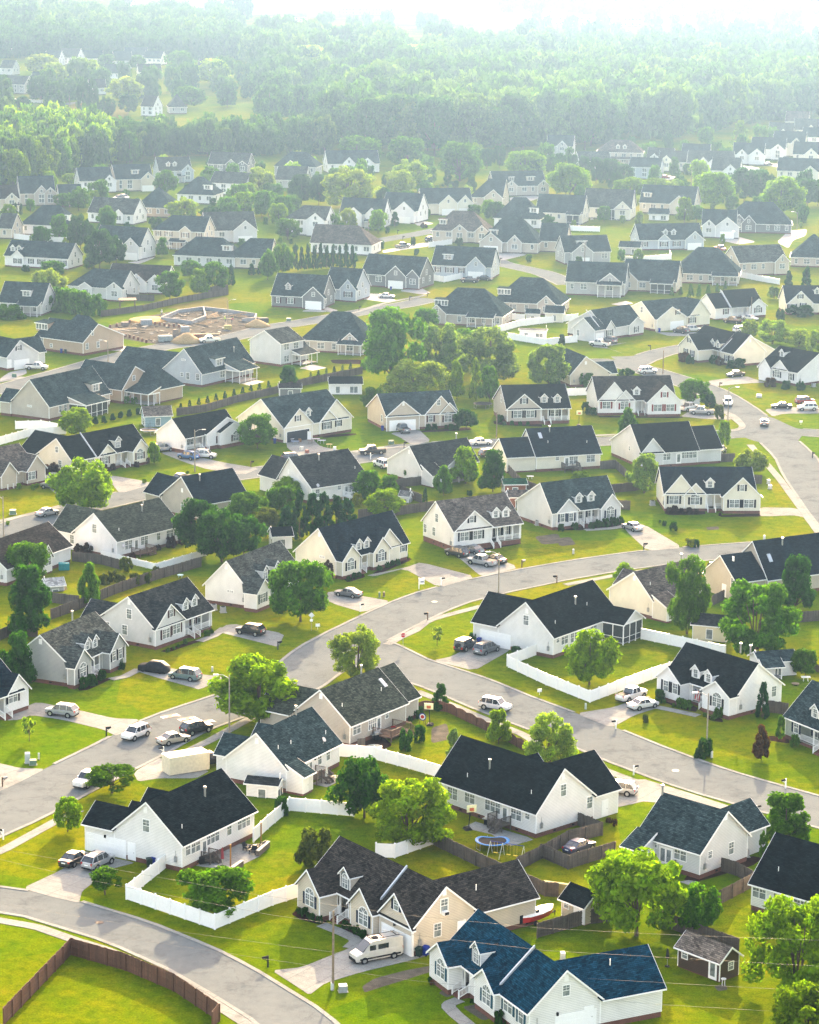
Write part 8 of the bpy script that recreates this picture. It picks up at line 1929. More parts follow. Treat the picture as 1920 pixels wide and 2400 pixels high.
pier_row((-81.35,734.85),(-69.68,717.37),10,.9,'brick piers of the front row of the building plot','brick pier in the front row of the building plot')
pier_row((-83.29,738.87),(-77.43,750.72),5,.9,'brick piers of the left row of the building plot','brick pier in the left row of the building plot')
pier_row((-70.27,748.42),(-60.65,742.09),8,.9,'brick piers of the back row of the building plot','brick pier in the back row of the building plot')
mound('sand_pile','sand pile',-59.2,718.98,4.2,4,2.6,plain('sand',(.30,.22,.11),.95,var=.2),'tall pale sand pile at the front of the building plot')
mound('sand_pile','sand pile',-42.28,747.82,3.6,3.5,2,plain('sand',(.30,.22,.11),.95,var=.2),'sand pile at the right of the building plot')
mound('sand_pile','sand pile',-72.8,756.91,6,7,.8,plain('clay',(.30,.17,.05),.95,var=.2),'orange clay heap beside the block foundation')
slab_block('block_pallet','pallet stack',-72.68,748.8,15,3,1.7999999999999998,1.4,plain('pallet_0',(.25,.27,.28),.85,var=.25),'grey block stack beside the clay heap')
slab_block('block_pallet','pallet stack',-61.05,736.46,15,2.2,1.32,1.5,plain('pallet_1',(.27,.28,.28),.85,var=.25),'grey block stack at the dirt centre')
slab_block('block_pallet','pallet stack',-64.91,719.86,15,3.6,2.16,1.6,plain('pallet_2',(.22,.26,.26),.85,var=.25),'grey block stack before the dark soil')
slab_block('block_pallet','pallet stack',-78.28,746.34,15,2,1.2,1,plain('pallet_3',(.2,.17,.15),.85,var=.25),'brown brick stack in the left pier row')
slab_block('block_pallet','pallet stack',-63.01,729.43,15,1.4,.84,1.8,plain('pallet_4',(.17,.15,.13),.85,var=.25),'slim dark stack near the sand pile')
slab_block('block_pallet','pallet stack',-57.23,725.81,15,3,1.7999999999999998,1.2,plain('pallet_5',(.16,.09,.06),.85,var=.25),'brown pallet right of the tall sand pile')
slab_block('block_pallet','pallet stack',-49.87,741.55,15,2,1.2,1.2,plain('pallet_6',(.35,.3,.12),.85,var=.25),'yellow wrapped pallet on the building plot')
slab_block('block_pallet','pallet stack',-41.17,755.11,15,3,1.7999999999999998,1.3,plain('pallet_7',(.04,.045,.05),.85,var=.25),'black skip at the right of the building plot')
timbers(-56.04,761.23,40,9,6,'crossed boards over the block walls',1.6)
timbers(-57.35,749.47,-30,8,5,'crossed boards left of the block walls',1.6)
timbers(-48.78,764.8,-35,8,6,'crossed boards at the right block walls',1.6)
timbers(-53.87,731.52,5,15,5,'board heap beside the white site pickup',.1)
timbers(-78.83,739.23,20,8,9,'pale form boards in the left pier row',.1)
worker(-69.96,765.15,30,(.6,.6,.58),(.05,.06,.09),(.7,.7,.68),'person in white shirt standing at the clay heap',0)
worker(-51.38,754.28,-40,(.25,.5,.08),(.04,.05,.08),(.35,.6,.1),'person in bright green vest and helmet on the building plot',.25)
worker(-49.55,752.98,60,(.4,.12,.16),(.05,.05,.06),(.5,.45,.1),'person in red shirt bending on the building plot',.35)
rubble([(-82.62,734.75),(-76.51,758.96),(-69.38,767.59),(-59.59,779.1),(-44.54,768.15),(-42.28,759.41),(-50.26,734.55),(-57.03,723.14),(-61.35,714.85),(-68.67,717.71)],260,5)
table(-25.89,584.7,1.6,.7,.75,(.5,.5,.55),'white sale table at the left garage edge',False)
table(-24.75,582.12,1.8,.8,.75,(.25,.3,.4),'blue sale table outside the open garage',False)
table(-21.56,583.21,1.2,.8,.75,(.12,.09,.07),'low dark table in the sale driveway centre',False)
table(-20.43,585.05,1.8,.8,.75,(.55,.45,.5),'pink topped sale table on the driveway',False)
table(-19.01,583.37,1.6,.8,.75,(.4,.42,.5),'bluish sale table at the driveway right',False)
table(-17.34,579.09,1.3,.6,.75,(.45,.35,.15),'yellow bench table at the driveway end',False)
slab_block('white_board','board',-21.93,587.63,0,.8,.1,1.8,WHITE,'white board standing before the open garage')
slab_block('carton','box',-26.31,586.45,0,.7,.6,.7,plain('carton_0',(.3,.05,.05),.8),'red box at the cluttered garage')
slab_block('carton','box',-25.31,585.63,20,.7,.6,.7,plain('carton_1',(.05,.1,.3),.8),'blue box at the cluttered garage')
slab_block('carton','box',-23.15,576.13,40,.7,.6,.7,plain('carton_2',(.6,.58,.5),.8),'pale box at the sale drive edge')
slab_block('carton','box',-21.84,572.78,60,.7,.6,.7,plain('carton_3',(.25,.1,.08),.8),'rusty box at the sale drive corner')
slab_block('carton','box',-16.09,576.57,80,.7,.6,.7,plain('carton_4',(.65,.65,.62),.8),'white cooler box at the sale drive end')
slab_block('carton','box',-23.84,584.83,100,.7,.6,.7,plain('carton_5',(.22,.12,.06),.8),'brown cabinet outside the open garage')
wire([(-48.21,293.13,11.11),(-41.12,290.78,10.73),(-16.58,282.62,9.53),(.3,277.01,9.44),(14.8,272.2,10),(28.6,267.61,11.21),(44.4,262.36,12.82)],'thin power line spanning the bottom, topmost of five','power lines across the bottom',.011)
wire([(-48.24,293.14,10),(-34.8,288.68,8.64),(-14.23,281.84,7.41),(3.04,276.1,7.33),(14.85,272.18,7.55),(44.52,262.32,10)],'thin power line spanning the bottom, second from the top','power lines across the bottom',.011)
wire([(-48.37,293.19,4.53),(-29.53,286.93,4.03),(-14.23,281.84,4.08),(3.08,276.09,4.21),(14.92,272.16,4.7),(44.64,262.28,7.31)],'thin power line spanning the bottom, middle of five','power lines across the bottom',.011)
wire([(-48.39,293.19,3.66),(-30.52,287.26,2.4),(-14.22,281.84,2.27),(.57,276.93,2.14),(14.96,272.14,2.71),(25.64,268.59,3.23),(44.75,262.24,4.88)],'thin power line spanning the bottom, fourth from the top','power lines across the bottom',.011)
wire([(-48.48,293.22,-.17),(-38.04,289.76,-.6),(-27.1,286.12,-1.21),(-14.22,281.84,-2.23),(.65,276.9,-1.49),(15.03,272.12,-.3),(24.64,268.93,.61)],'thin power line spanning the bottom, lowest of five','power lines across the bottom',.011)
TREES=[
('r',-42.4,329.5,4.3,2,'B','bright green small tree in a ring bed by the left sidewalk'),
('u',-35.3,307.3,3.2,2,'M','small umbrella shaped tree in a ring bed beside the driveway'),
('r',-21.9,301.6,5.4,4.7,'M','round dark green tree overhanging the white corner fence'),
('w',.3,326.2,8.7,6.5,'B','big light green willowy tree behind the white fence'),
('r',-5.3,336.4,7.9,4.4,'D','dark green tree tucked left of the big willowy tree'),
('b',-10.8,317.4,4.7,2.7,'O','olive flowering bush beside the tan house gable'),
('r',26.4,296.2,9.6,6.3,'B','huge bright green tree shading the plank fence and shed'),
('r',33.4,297.4,5.7,3,'M','lower green tree at right of the huge bright tree'),
('w',42.2,278.6,11.1,6.1,'B','big yellow green tree beside the brown metal roofed shed'),
('r',41.1,262.8,7.4,4.5,'B','bright tree crown at the bottom right corner'),
('o',47.5,328.3,6.5,3.7,'M','rounded dark tree in front of the right hand street'),
('k',44.1,322.8,3.6,.78,'M','narrow clipped evergreen at the slate roof house corner'),
('b',27.1,320.8,1,.78,'M','clipped bush below the slate roof house wall'),
('b',29.6,320.3,1.2,1.1,'L','pale shrub by the back door of the slate roof house'),
('u',-38.5,345.1,3.5,3.7,'M','spreading tree hiding the parked white pickup'),
('y',-52.4,367.1,3.5,1.2,'L','thin young tree in a mulch ring on the left lawn'),
('r',-21,377.1,9.2,6.8,'B','broad bright green tree behind the street lamp'),
('o',-57.8,393.2,8.5,3.1,'D','dark oval tree left of the grey two dormer house'),
('w',-7.6,401.4,7.7,4.6,'L','airy pale green tree behind the mossy roofed house'),
('k',4.8,384.8,4.1,1.5,'D','dark pointed bush inside the red wavy fence'),
('o',12.8,368.6,4.9,2,'B','upright bright tree at the wavy fence corner'),
('w',19.4,359.5,7,3.9,'L','light airy tree beside the street above the slate roof'),
('y',4.6,419.8,3.1,1.1,'L','thin young tree on the corner lawn by the stop sign'),
('b',-.1,365.2,3,1.2,'D','dark shrub right of the deck, left one of two'),
('b',1.8,368.9,2.3,.99,'D','dark shrub right of the deck, right one of two'),
('k',6.4,360.4,4.7,1.4,'S','pale loose shrub above the jet black roof'),
('b',-15.9,336.6,2.4,1.1,'D','round clipped bush before the white patio fence'),
('r',27.3,398.8,8.3,4.4,'B','round bright green tree alone inside the white fence'),
('w',54.2,415.7,12.1,7.2,'M','large leafy tree behind the yellow shed'),
('r',60.5,404.4,4.4,2.2,'M','small round tree beside the open fronted shed'),
('k',51.3,382.6,5.5,1.2,'C','tall ragged juniper against the white gable wall'),
('o',48.7,362.5,4.9,1.3,'R','reddish upright shrub tree in a ring bed'),
('k',52.5,371.8,3.7,.89,'M','rounded hedge column at the grey green house corner'),
('b',41,363.8,2.7,1.3,'D','dark bush at the foot of the street lamp'),
('b',40.1,363.2,1.5,.76,'N','blue green bush beside the lamp foot bush'),
('b',37.1,389.8,1.9,.87,'D','dark round bush at the white two dormer house corner'),
('b',34.2,379.8,1.2,.51,'O','small grassy shrub alone on the lawn by the white sedan'),
('b',54.1,368.9,1.7,.83,'M','clipped round bush before the grey green house'),
('r',-62.3,513,10.2,6.5,'B','vivid green tree standing before the cream house'),
('r',-64.5,457.5,7,4.2,'M','leafy tree beside the twin gabled white house'),
('o',-60,423,11.2,4.1,'D','tall dark tree behind the grey two dormer house'),
('o',-52.6,441.9,7.4,2,'M','slim columnar tree behind the dark low fence'),
('r',-37.3,481.1,9.6,4.6,'D','dark tree mass right of the low white fence, left of three'),
('r',-33.1,474.1,9.7,5.2,'D','dark tree mass right of the low white fence, middle of three'),
('r',-29.4,477.9,7.5,4.1,'D','dark tree mass right of the low white fence, right of three'),
('r',-30.5,504.5,5.8,4.3,'M','mid green tree behind the dark tree mass'),
('r',-26.3,494.3,5.1,3.3,'O','olive green tree beside the conifer screen'),
('r',-23.3,525.8,4.4,3.6,'B','bright tree at the left end of the conifer screen'),
('r',-24.2,513.1,5.5,3.4,'M','leafy tree below the bright one at the conifer screen'),
('o',-8.1,526.7,6,3.3,'M','loose dark green tree beside the white stair rail'),
('o',-4.5,531.3,4.1,3.1,'M','leafy tree left of the white playhouse'),
('b',-10,520.9,2.5,1.2,'Y','yellow green shrub by the white stair rail'),
('r',-4.9,513.4,4.9,4.1,'B','bright low spreading tree before the plank fence'),
('o',6.7,532,6,2.1,'M','small oval tree before the pale grey house'),
('o',11.2,543.5,7.6,3.3,'B','bright upright tree beside the pale grey house'),
('o',16.5,536.2,8.3,3.2,'D','dark egg shaped tree behind the taupe roofed house'),
('o',.2,546,3.9,1.5,'M','small tree against the pale grey gable'),
('b',-2.4,548.1,1.8,.72,'D','dark bush left of the pale grey gable'),
('c',3,520.9,3.9,.92,'N','small blue green conifer beside the plank fence'),
('b',11.8,532.3,1,.78,'D','low round bush on the lawn behind the taupe roof'),
('r',-17.5,433.9,9.8,5.5,'M','round maple beside the dark grey sedan'),
('k',-13.8,461.2,3.8,1.3,'P','dark purple bush at the cream house corner'),
('w',46.6,536.5,8,3.7,'S','light green tree behind the plank fences'),
('y',52.1,565.9,2.4,2.2,'L','pale young tree beside the bay backed house'),
('o',37.3,463.2,3.4,2,'B','small bright tree on the verge by the curve'),
('r',70,556.4,5.1,3.8,'L','pale leafy tree behind the corner navy roof'),
('w',44.8,428.9,12.8,4.1,'M','tall split crowned tree before the taupe roof'),
('o',64.3,443.9,9.7,3.4,'D','dark conical tree at right before the navy roof'),
('b',53.5,457.3,1.7,1.1,'O','rusty round bush by the beige garage block'),
('b',34.6,548.8,1.6,2.4,'B','rounded bright bush on the lawn below the cream house'),
('b',51.6,490.8,1.5,1.4,'Y','yellow clipped hedge beside the silver sedan drive'),
('b',49.4,503.3,1.6,.92,'D','dark round bush on the lawn, largest of three in line'),
('b',48.1,507.5,1,.54,'D','dark round bush on the lawn, middle of three in line'),
('b',47.4,509.5,.6,.3,'D','dark round bush on the lawn, smallest of three in line'),
('b',52.4,489.8,1.4,.65,'D','dark round bush touching the yellow hedge'),
('r',-72.7,588.9,5.9,4.2,'B','bright round tree behind the cream arched window house'),
('r',-32.6,577.3,7.2,4.3,'M','round tree at the corner of the blue and white car house'),
('o',-52.9,559.2,4.7,1.6,'B','slim leafy tree beside the silver suv'),
('b',-110.9,756.7,3.8,4.8,'M','big green hedge bush at the left picture edge'),
('r',-106.5,800.6,8.1,4.7,'L','pale round tree above the curved hedge'),
('r',-4.8,655.3,18.3,8.8,'M','largest dark green tree in the central tree group'),
('r',4,745.9,5.7,4.1,'M','rounded tree top behind the central tree group'),
('w',6.7,674.3,12.9,7.2,'S','sage green tree right of the largest central tree'),
('w',12.6,686.5,9.3,5.8,'M','green tree filling the gap between the two sage trees'),
('w',18.8,663.7,13.2,8.6,'S','broad sage green tree at the right of the central group'),
('w',1.4,640.7,9,8.6,'L','light round tree before the central group'),
('o',10.8,639.2,9,2.2,'B','bright upright tree above the tan roofed house'),
('c',15.2,637.4,10.1,2.2,'B','bright pointed tree left of the round trampoline'),
('o',18.5,635.6,8.6,2.9,'M','green tree right of the bright pointed one'),
('r',33.1,655.8,10.4,5.3,'S','round sage tree above the taupe two dormer house'),
('c',34.4,655.9,10,2.3,'C','dark pointed conifer beside the round sage tree'),
('o',-29.4,651.4,5.3,2.5,'D','dark oval tree near the grey garden shed'),
('r',-8.4,623.6,5.2,3.3,'M','low round tree at the tan house gable'),
('r',12.4,601.7,4.5,2.8,'D','dark round tree at the tan house right corner'),
('b',-11.8,680,2.4,1.2,'M','dark shrub beside the largest central tree'),
('r',66.3,634.7,6.2,4.3,'M','dark flat topped tree behind the parked pickups'),
('o',69.4,630.8,3.5,1.6,'N','dark upright tree beside the flat topped one'),
('b',70.3,617.9,3.1,1.4,'O','round olive bush by the right street corner'),
('o',47.3,592,6.8,2.5,'M','oval tree on the lawn below the red shutter house'),
('o',67.6,584.4,5.9,1.8,'B','slim bright tree at the junction corner'),
('b',53.3,676.5,1.5,2.2,'D','rounded dark bush behind the brown roof'),
('b',42,658.6,3.2,2.5,'M','leafy shrub beside the small slate roofed house'),
('w',91.5,738.8,5.1,3.1,'L','pale airy tree near the twin dormer house, leftmost of its group'),
('w',96.2,728.4,6.6,5.2,'L','pale airy tree near the twin dormer house, largest of its group'),
('w',102.7,723.6,4.7,4.5,'L','pale airy tree behind the black roofed house, middle one'),
('w',105.8,708.3,7.1,4.1,'L','pale airy tree at the right edge behind the black roof'),
('b',103.2,766.9,3.6,1.6,'D','dark bush at the left of the right edge hedge'),
('b',110.3,779.4,3,4.3,'D','long dark hedge before the right edge cream house'),
('o',39.6,720,3.2,1.1,'C','small dark conifer beside the white trailer'),
('k',48.9,684.4,2.3,.89,'M','small round tree by the slate roof corner at the bend'),
('r',-131,1030.4,5.6,3.6,'M','round dark green tree before the stone twin gabled house'),
('r',-119.1,1048.1,9,4.9,'M','tall round tree beside the white and brick gabled house'),
('r',-138.5,1113.6,4.9,3,'L','small light tree at the wood edge above the white gable'),
('r',-111.6,1071.6,3.2,1.7,'M','little tree before the open double garage'),
('r',-102.9,1146.8,9.9,4.4,'L','light round tree left of the pale blue two storey house'),
('w',-82.6,991.8,8.8,6.9,'L','pale round tree beside the white ranch house'),
('r',-110,911.2,11.6,4.8,'N','dark oak tree left of the stone fronted house'),
('r',-98.2,862.4,12.2,5.3,'N','dark spreading oak before the stone fronted house'),
('r',-94.3,874.3,9.1,3.9,'N','dark oak at right of the spreading one'),
('c',-123.3,922.7,5.6,3.5,'N','dark blunt conifer before the white hip roofed house'),
('c',-111.3,898.6,4.9,1.7,'N','narrow dark conifer beside the long white house'),
('o',-81.4,893.4,6.4,2.2,'M','neat oval street tree by the cream two storey house'),
('b',-111.3,848.2,3.8,4.8,'M','big round bush behind the pale left tree'),
('r',-107.1,804.9,6.8,5.9,'L','pale round tree left of the long grey white house'),
('r',-70.4,796.7,8.1,4.3,'M','round green tree before the curved fence, leftmost of three'),
('r',-58.8,815.9,8.4,4.4,'M','round green tree before the curved fence, rightmost of three'),
('o',-62.8,808.8,7.5,3.4,'B','lighter tree before the curved fence, middle of three'),
('c',-54.5,826.5,6.7,1.6,'C','dark conifer right of the three fence trees'),
('r',-68.3,843,5.4,3.8,'M','leafy tree behind the three fence trees'),
('o',-101.7,862.1,3.7,2.1,'M','small tree beside the long white house gable'),
('k',-144.5,1002.8,5.2,1,'C','slim evergreen at the far left porch, left of two'),
('k',-142.9,1005.5,4.6,.87,'C','slim evergreen at the far left porch, right of two'),
('r',-140.5,1013.5,5.3,2,'M','small green tree right of the slim evergreens'),
('b',-90.9,973.9,3.6,3.1,'D','dark hedge bush beside the cream two storey house'),
('r',-73.1,995.3,5.7,4.5,'D','dark green tree in the middle row, leftmost'),
('r',-68,1003.4,7.8,5,'M','green tree in the middle row beside the bright one'),
('r',-62.2,1016.8,8.2,4.9,'B','bright tree in the middle row below the plain white house'),
('r',-55.2,1007.3,9.8,4.4,'M','tall tree at the right end of the middle row'),
('w',-60.5,1086.3,10.9,6.6,'L','bright weeping tree right of the plain white house'),
('r',-56,1078,5.5,3.1,'M','round tree beside the bright weeping tree'),
('b',-57.5,925,2.4,1.6,'M','round bush at the gabled garage corner'),
('b',-120.3,854.7,2,1.5,'D','dark bush at the long white house corner'),
('c',-49.9,851.9,3.7,1.7,'C','dark conifer below the broad hip roof, left of two'),
('c',-47.4,852.2,3.9,1.5,'C','dark conifer below the broad hip roof, right of two'),
('r',-44.4,841.5,9.3,3.3,'M','round tree right of the dark conifer pair'),
('r',-24.7,1205,13.2,10.6,'M','broad round tree in the upper middle, leftmost of three'),
('r',-2.7,1204.2,13.3,9.8,'M','broad round tree in the upper middle, centre of three'),
('r',19.2,1151.9,15.9,10.7,'M','broad round tree in the upper middle, rightmost of three'),
('r',47.3,1178.9,10.1,9.2,'B','bright round tree behind the dormered grey house'),
('w',-24.3,1042.3,15.6,12.1,'L','very wide pale tree above the white two storey houses'),
('w',-6,1078,11.4,7.4,'L','pale round tree right of the very wide one'),
('w',-1.7,1108.2,12.5,9.1,'L','pale tree behind the pale round one'),
('r',-42.8,1056.7,10.9,5.1,'N','dark tree before the dark roofed house, left of two'),
('r',-36,1051.9,11.4,3.9,'N','dark tree before the dark roofed house, right of two'),
('r',-47.3,998.1,9.2,4.8,'M','bushy green tree left of the white two storey house'),
('r',-45.2,1029.2,6.2,3.6,'M','green tree above the bushy one'),
('r',-42.8,944,7.1,5.2,'M','round street tree before the white two storey house'),
('w',-28.4,961.5,7.7,4.3,'M','leafy tree between the two white two storey houses'),
('w',-22.8,969.1,8.2,3.6,'L','light upright tree beside the porch house'),
('c',-13.6,972.4,5.9,2.5,'D','round conifer at the porch house, left of two'),
('c',-6.5,985.1,5.5,2.4,'D','round conifer at the porch house, right of two'),
('b',4.6,1013.8,3.6,2,'M','bushes at the tan brick garage'),
('b',22.6,1026.1,3.6,3.2,'M','green bushes before the cream two gable house'),
('b',30.4,1029.5,2.4,1.3,'R','reddish small tree on the stone house lawn'),
('b',4,983.8,1.7,1.4,'P','purple round bush on the verge'),
('r',-40.4,852.8,10,3.7,'M','round dark green tree left of the conifer hedge'),
('c',13.7,1122.4,7.4,3.5,'D','dark pointed tree beside the broad rightmost tree'),
('r',31.8,1205,8.9,3.7,'D','dark street tree, left one under the wood'),
('r',37.4,1209.3,9.6,3.3,'D','dark street tree, right one under the wood'),
('r',54.1,1229.8,6.3,3.1,'D','dark tree before the top right grey house'),
('b',37.7,892.7,2.2,1.2,'M','small shrub on the verge by the curved far street'),
('r',4.6,1096.9,5.6,4.2,'D','dark tree left of the cream two gable house'),
('r',-53.6,1078.3,5.6,4.2,'M','leafy tree at the foot of the wide grey roof'),
('b',-3.7,997.7,2.1,1.1,'D','clipped square bush by the brick garage'),
('r',61.8,1091.6,13.2,8.4,'B','bright round street tree in the upper right, left end'),
('r',58.8,1187.2,7.1,3,'D','dark street tree in the upper right row, first'),
('r',63.3,1201.8,7.3,2.9,'D','dark street tree in the upper right row, second'),
('r',68.8,1195.4,7.6,2.6,'D','dark street tree in the upper right row, third'),
('r',72.8,1182,8.1,3.2,'D','dark street tree in the upper right row, fourth'),
('r',75.5,1145.7,10.8,3.5,'D','tall dark street tree in the upper right row, fifth'),
('r',81.4,1149.6,10,4.4,'D','tall dark street tree in the upper right row, sixth'),
('r',87.3,1150.4,7.7,4.2,'D','dark street tree in the upper right row, last'),
('r',85.3,1088.4,8.4,7,'B','bright tree before the tan slate house, left'),
('r',97.7,1116.8,5.4,5.7,'B','bright low trees above the tan slate house'),
('o',110.8,1176.5,8.7,2.8,'M','oval tree beside the small cream house'),
('b',117.6,1191.1,4.5,2.6,'D','square dark bush by the entry stairs'),
('r',114.5,1057.7,13.7,8.5,'B','large bright round tree above the stone hip house, left of two'),
('r',137.8,1036,14.3,9,'B','large bright round tree above the stone hip house, right of two'),
('r',121,1050.2,5.7,3.2,'M','round dark tree between the two large bright ones'),
('r',129.5,1081.9,13.1,5.9,'D','dark bushy tree in the upper right hedge, left'),
('r',136.5,1088.4,11.9,6.3,'D','dark bushy tree in the upper right hedge, right'),
('r',127.1,1111.1,7.6,4.3,'D','dark tree behind the large bright left one'),
('o',145.9,1034.2,5,2.1,'M','small round tree by the upper right drive'),
('r',152.3,1067.4,10.5,5.1,'D','dark tree at the right edge hedge, larger'),
('r',157.1,1073.6,9.8,3.4,'D','dark tree at the right edge hedge, smaller'),
('r',109.9,1135.1,3.6,3.6,'M','small tree by the parked red car'),
('r',127.6,1188.8,3.5,2.7,'M','green tree before the white tall gabled house'),
('r',67.8,893.5,4.2,1.5,'M','small round tree by the outbuilding yard, left of two'),
('r',73.1,892,4.6,1.7,'B','small round tree by the outbuilding yard, right of two'),
('o',53.1,878.4,3.7,1.7,'M','small oval tree before the wide dormer house'),
('k',47.6,900.4,2.5,.88,'D','small dark cone bush left of the stone garage'),
('c',111.1,810.6,9,2.5,'C','dark conifer above the right edge hedge, left of two'),
('c',116.9,814.4,9.7,2.8,'C','dark conifer above the right edge hedge, right of two'),
('w',107.4,813.6,3.8,2.1,'S','pale loose shrub by the thin black fence'),
('c',155.9,1327.2,13.2,6.8,'B','bright cone shaped tree at the foot of the wood'),
('b',164.3,1324.1,2.6,5.7,'L','pale bushes left of the top right houses'),
('r',-220.1,1699.2,13.8,8.7,'L','hazy round tree on a thin trunk at far left',None,1,None),
('r',-202.3,1724.5,15,8.8,'L','hazy pale round tree right of the thin trunk one',None,1,None),
('r',-242.7,1810.6,12.7,12.7,'L','hazy light tree behind the far left houses',None,1,None),
('r',-217,1752,10.8,2.8,'D','narrow dark hazy tree beside the pale round one',None,1,None),
('r',-207.6,1574.1,8.9,6,'N','hazy conifer beside the far left road',None,1,None),
('r',-197.1,1575.8,11.1,6.5,'N','hazy dark trees left of the open pines',None,1,None),
('r',-165.4,1581.2,13.4,11.1,'L','hazy bright round tree left of the brick gabled house',None,1,None),
('r',-161.5,1455.4,11.5,5.1,'N','dark single tree on the pale verge at far left',None,1,None),
('r',-153.3,1489.1,10.1,6.2,'N','dark hazy tree beside the brick gabled house',None,1,None),
('r',-153.3,1811.6,15.7,10.4,'M','hazy round tree right of the brown roofed far house',None,1,None),
('r',-123.9,1724.2,15.7,13.2,'L','wide hazy bright tree in the far left centre',None,1,None),
('r',-126,1539.3,11.3,10.8,'M','hazy round tree above the grey roofed wood house',None,1,None),
('r',-186.1,1872.6,9.4,6.5,'M','hazy tree between the two far left white houses',None,1,None),
('r',-205.9,1868.6,10,6.5,'M','hazy tree left of the two gabled white house',None,1,None),
('r',-96,1759.4,8.9,6.2,'N','small dark hazy tree by the meadow',None,1,None),
('w',-172.9,1453.6,21.3,5.1,'N','open crowned pine by the far left road, left',None,1,None),
('w',-168,1454.3,20.5,3.7,'N','open crowned pine by the far left road, right',None,1,None),
('w',-169.8,2600.4,28.9,10.7,'N','tall open pine on the pale top field, left',None,1,None),
('w',-158.2,2603.6,26.1,9.9,'N','tall open pine on the pale top field, right',None,1,None),
('r',-213.5,1513.3,7.3,5.8,'N','hazy dark tree at the left road bend',None,1,None),
('r',-186.9,1472.8,4.2,4.7,'N','dark low tree at the left road end',None,1,None),
('r',-53.3,2011.7,23.6,12.1,'N','dark hazy tree beyond the meadow gap',None,1,None),
('r',-78.3,2201.5,11.7,7.7,'M','small hazy tree by the far field gap',None,1,None),
('r',-68.9,1795.6,21.1,15.4,'L','pale hazy tree above the meadow',None,1,None),
('r',-43.9,1627.5,19.2,9.3,'M','hazy tree right of the porch house',None,1,None),
('r',-26.8,1604.7,19.9,12.3,'M','big hazy tree above the small white house',None,1,None),
('r',.4,1825,20.5,15.1,'L','bright hazy tree crown in the central wood',None,1,None),
('r',-23.8,1385.9,17.2,8,'M','tree right of the small white house in the haze',None,1,None),
('r',-65.9,1459.6,14,9.3,'M','hazy tree before the long porch house',None,1,None),
('r',-35,1329.6,13.6,7.6,'L','bright tree below the small white house',None,1,None),
]
for t_ in TREES: tree(*t_)
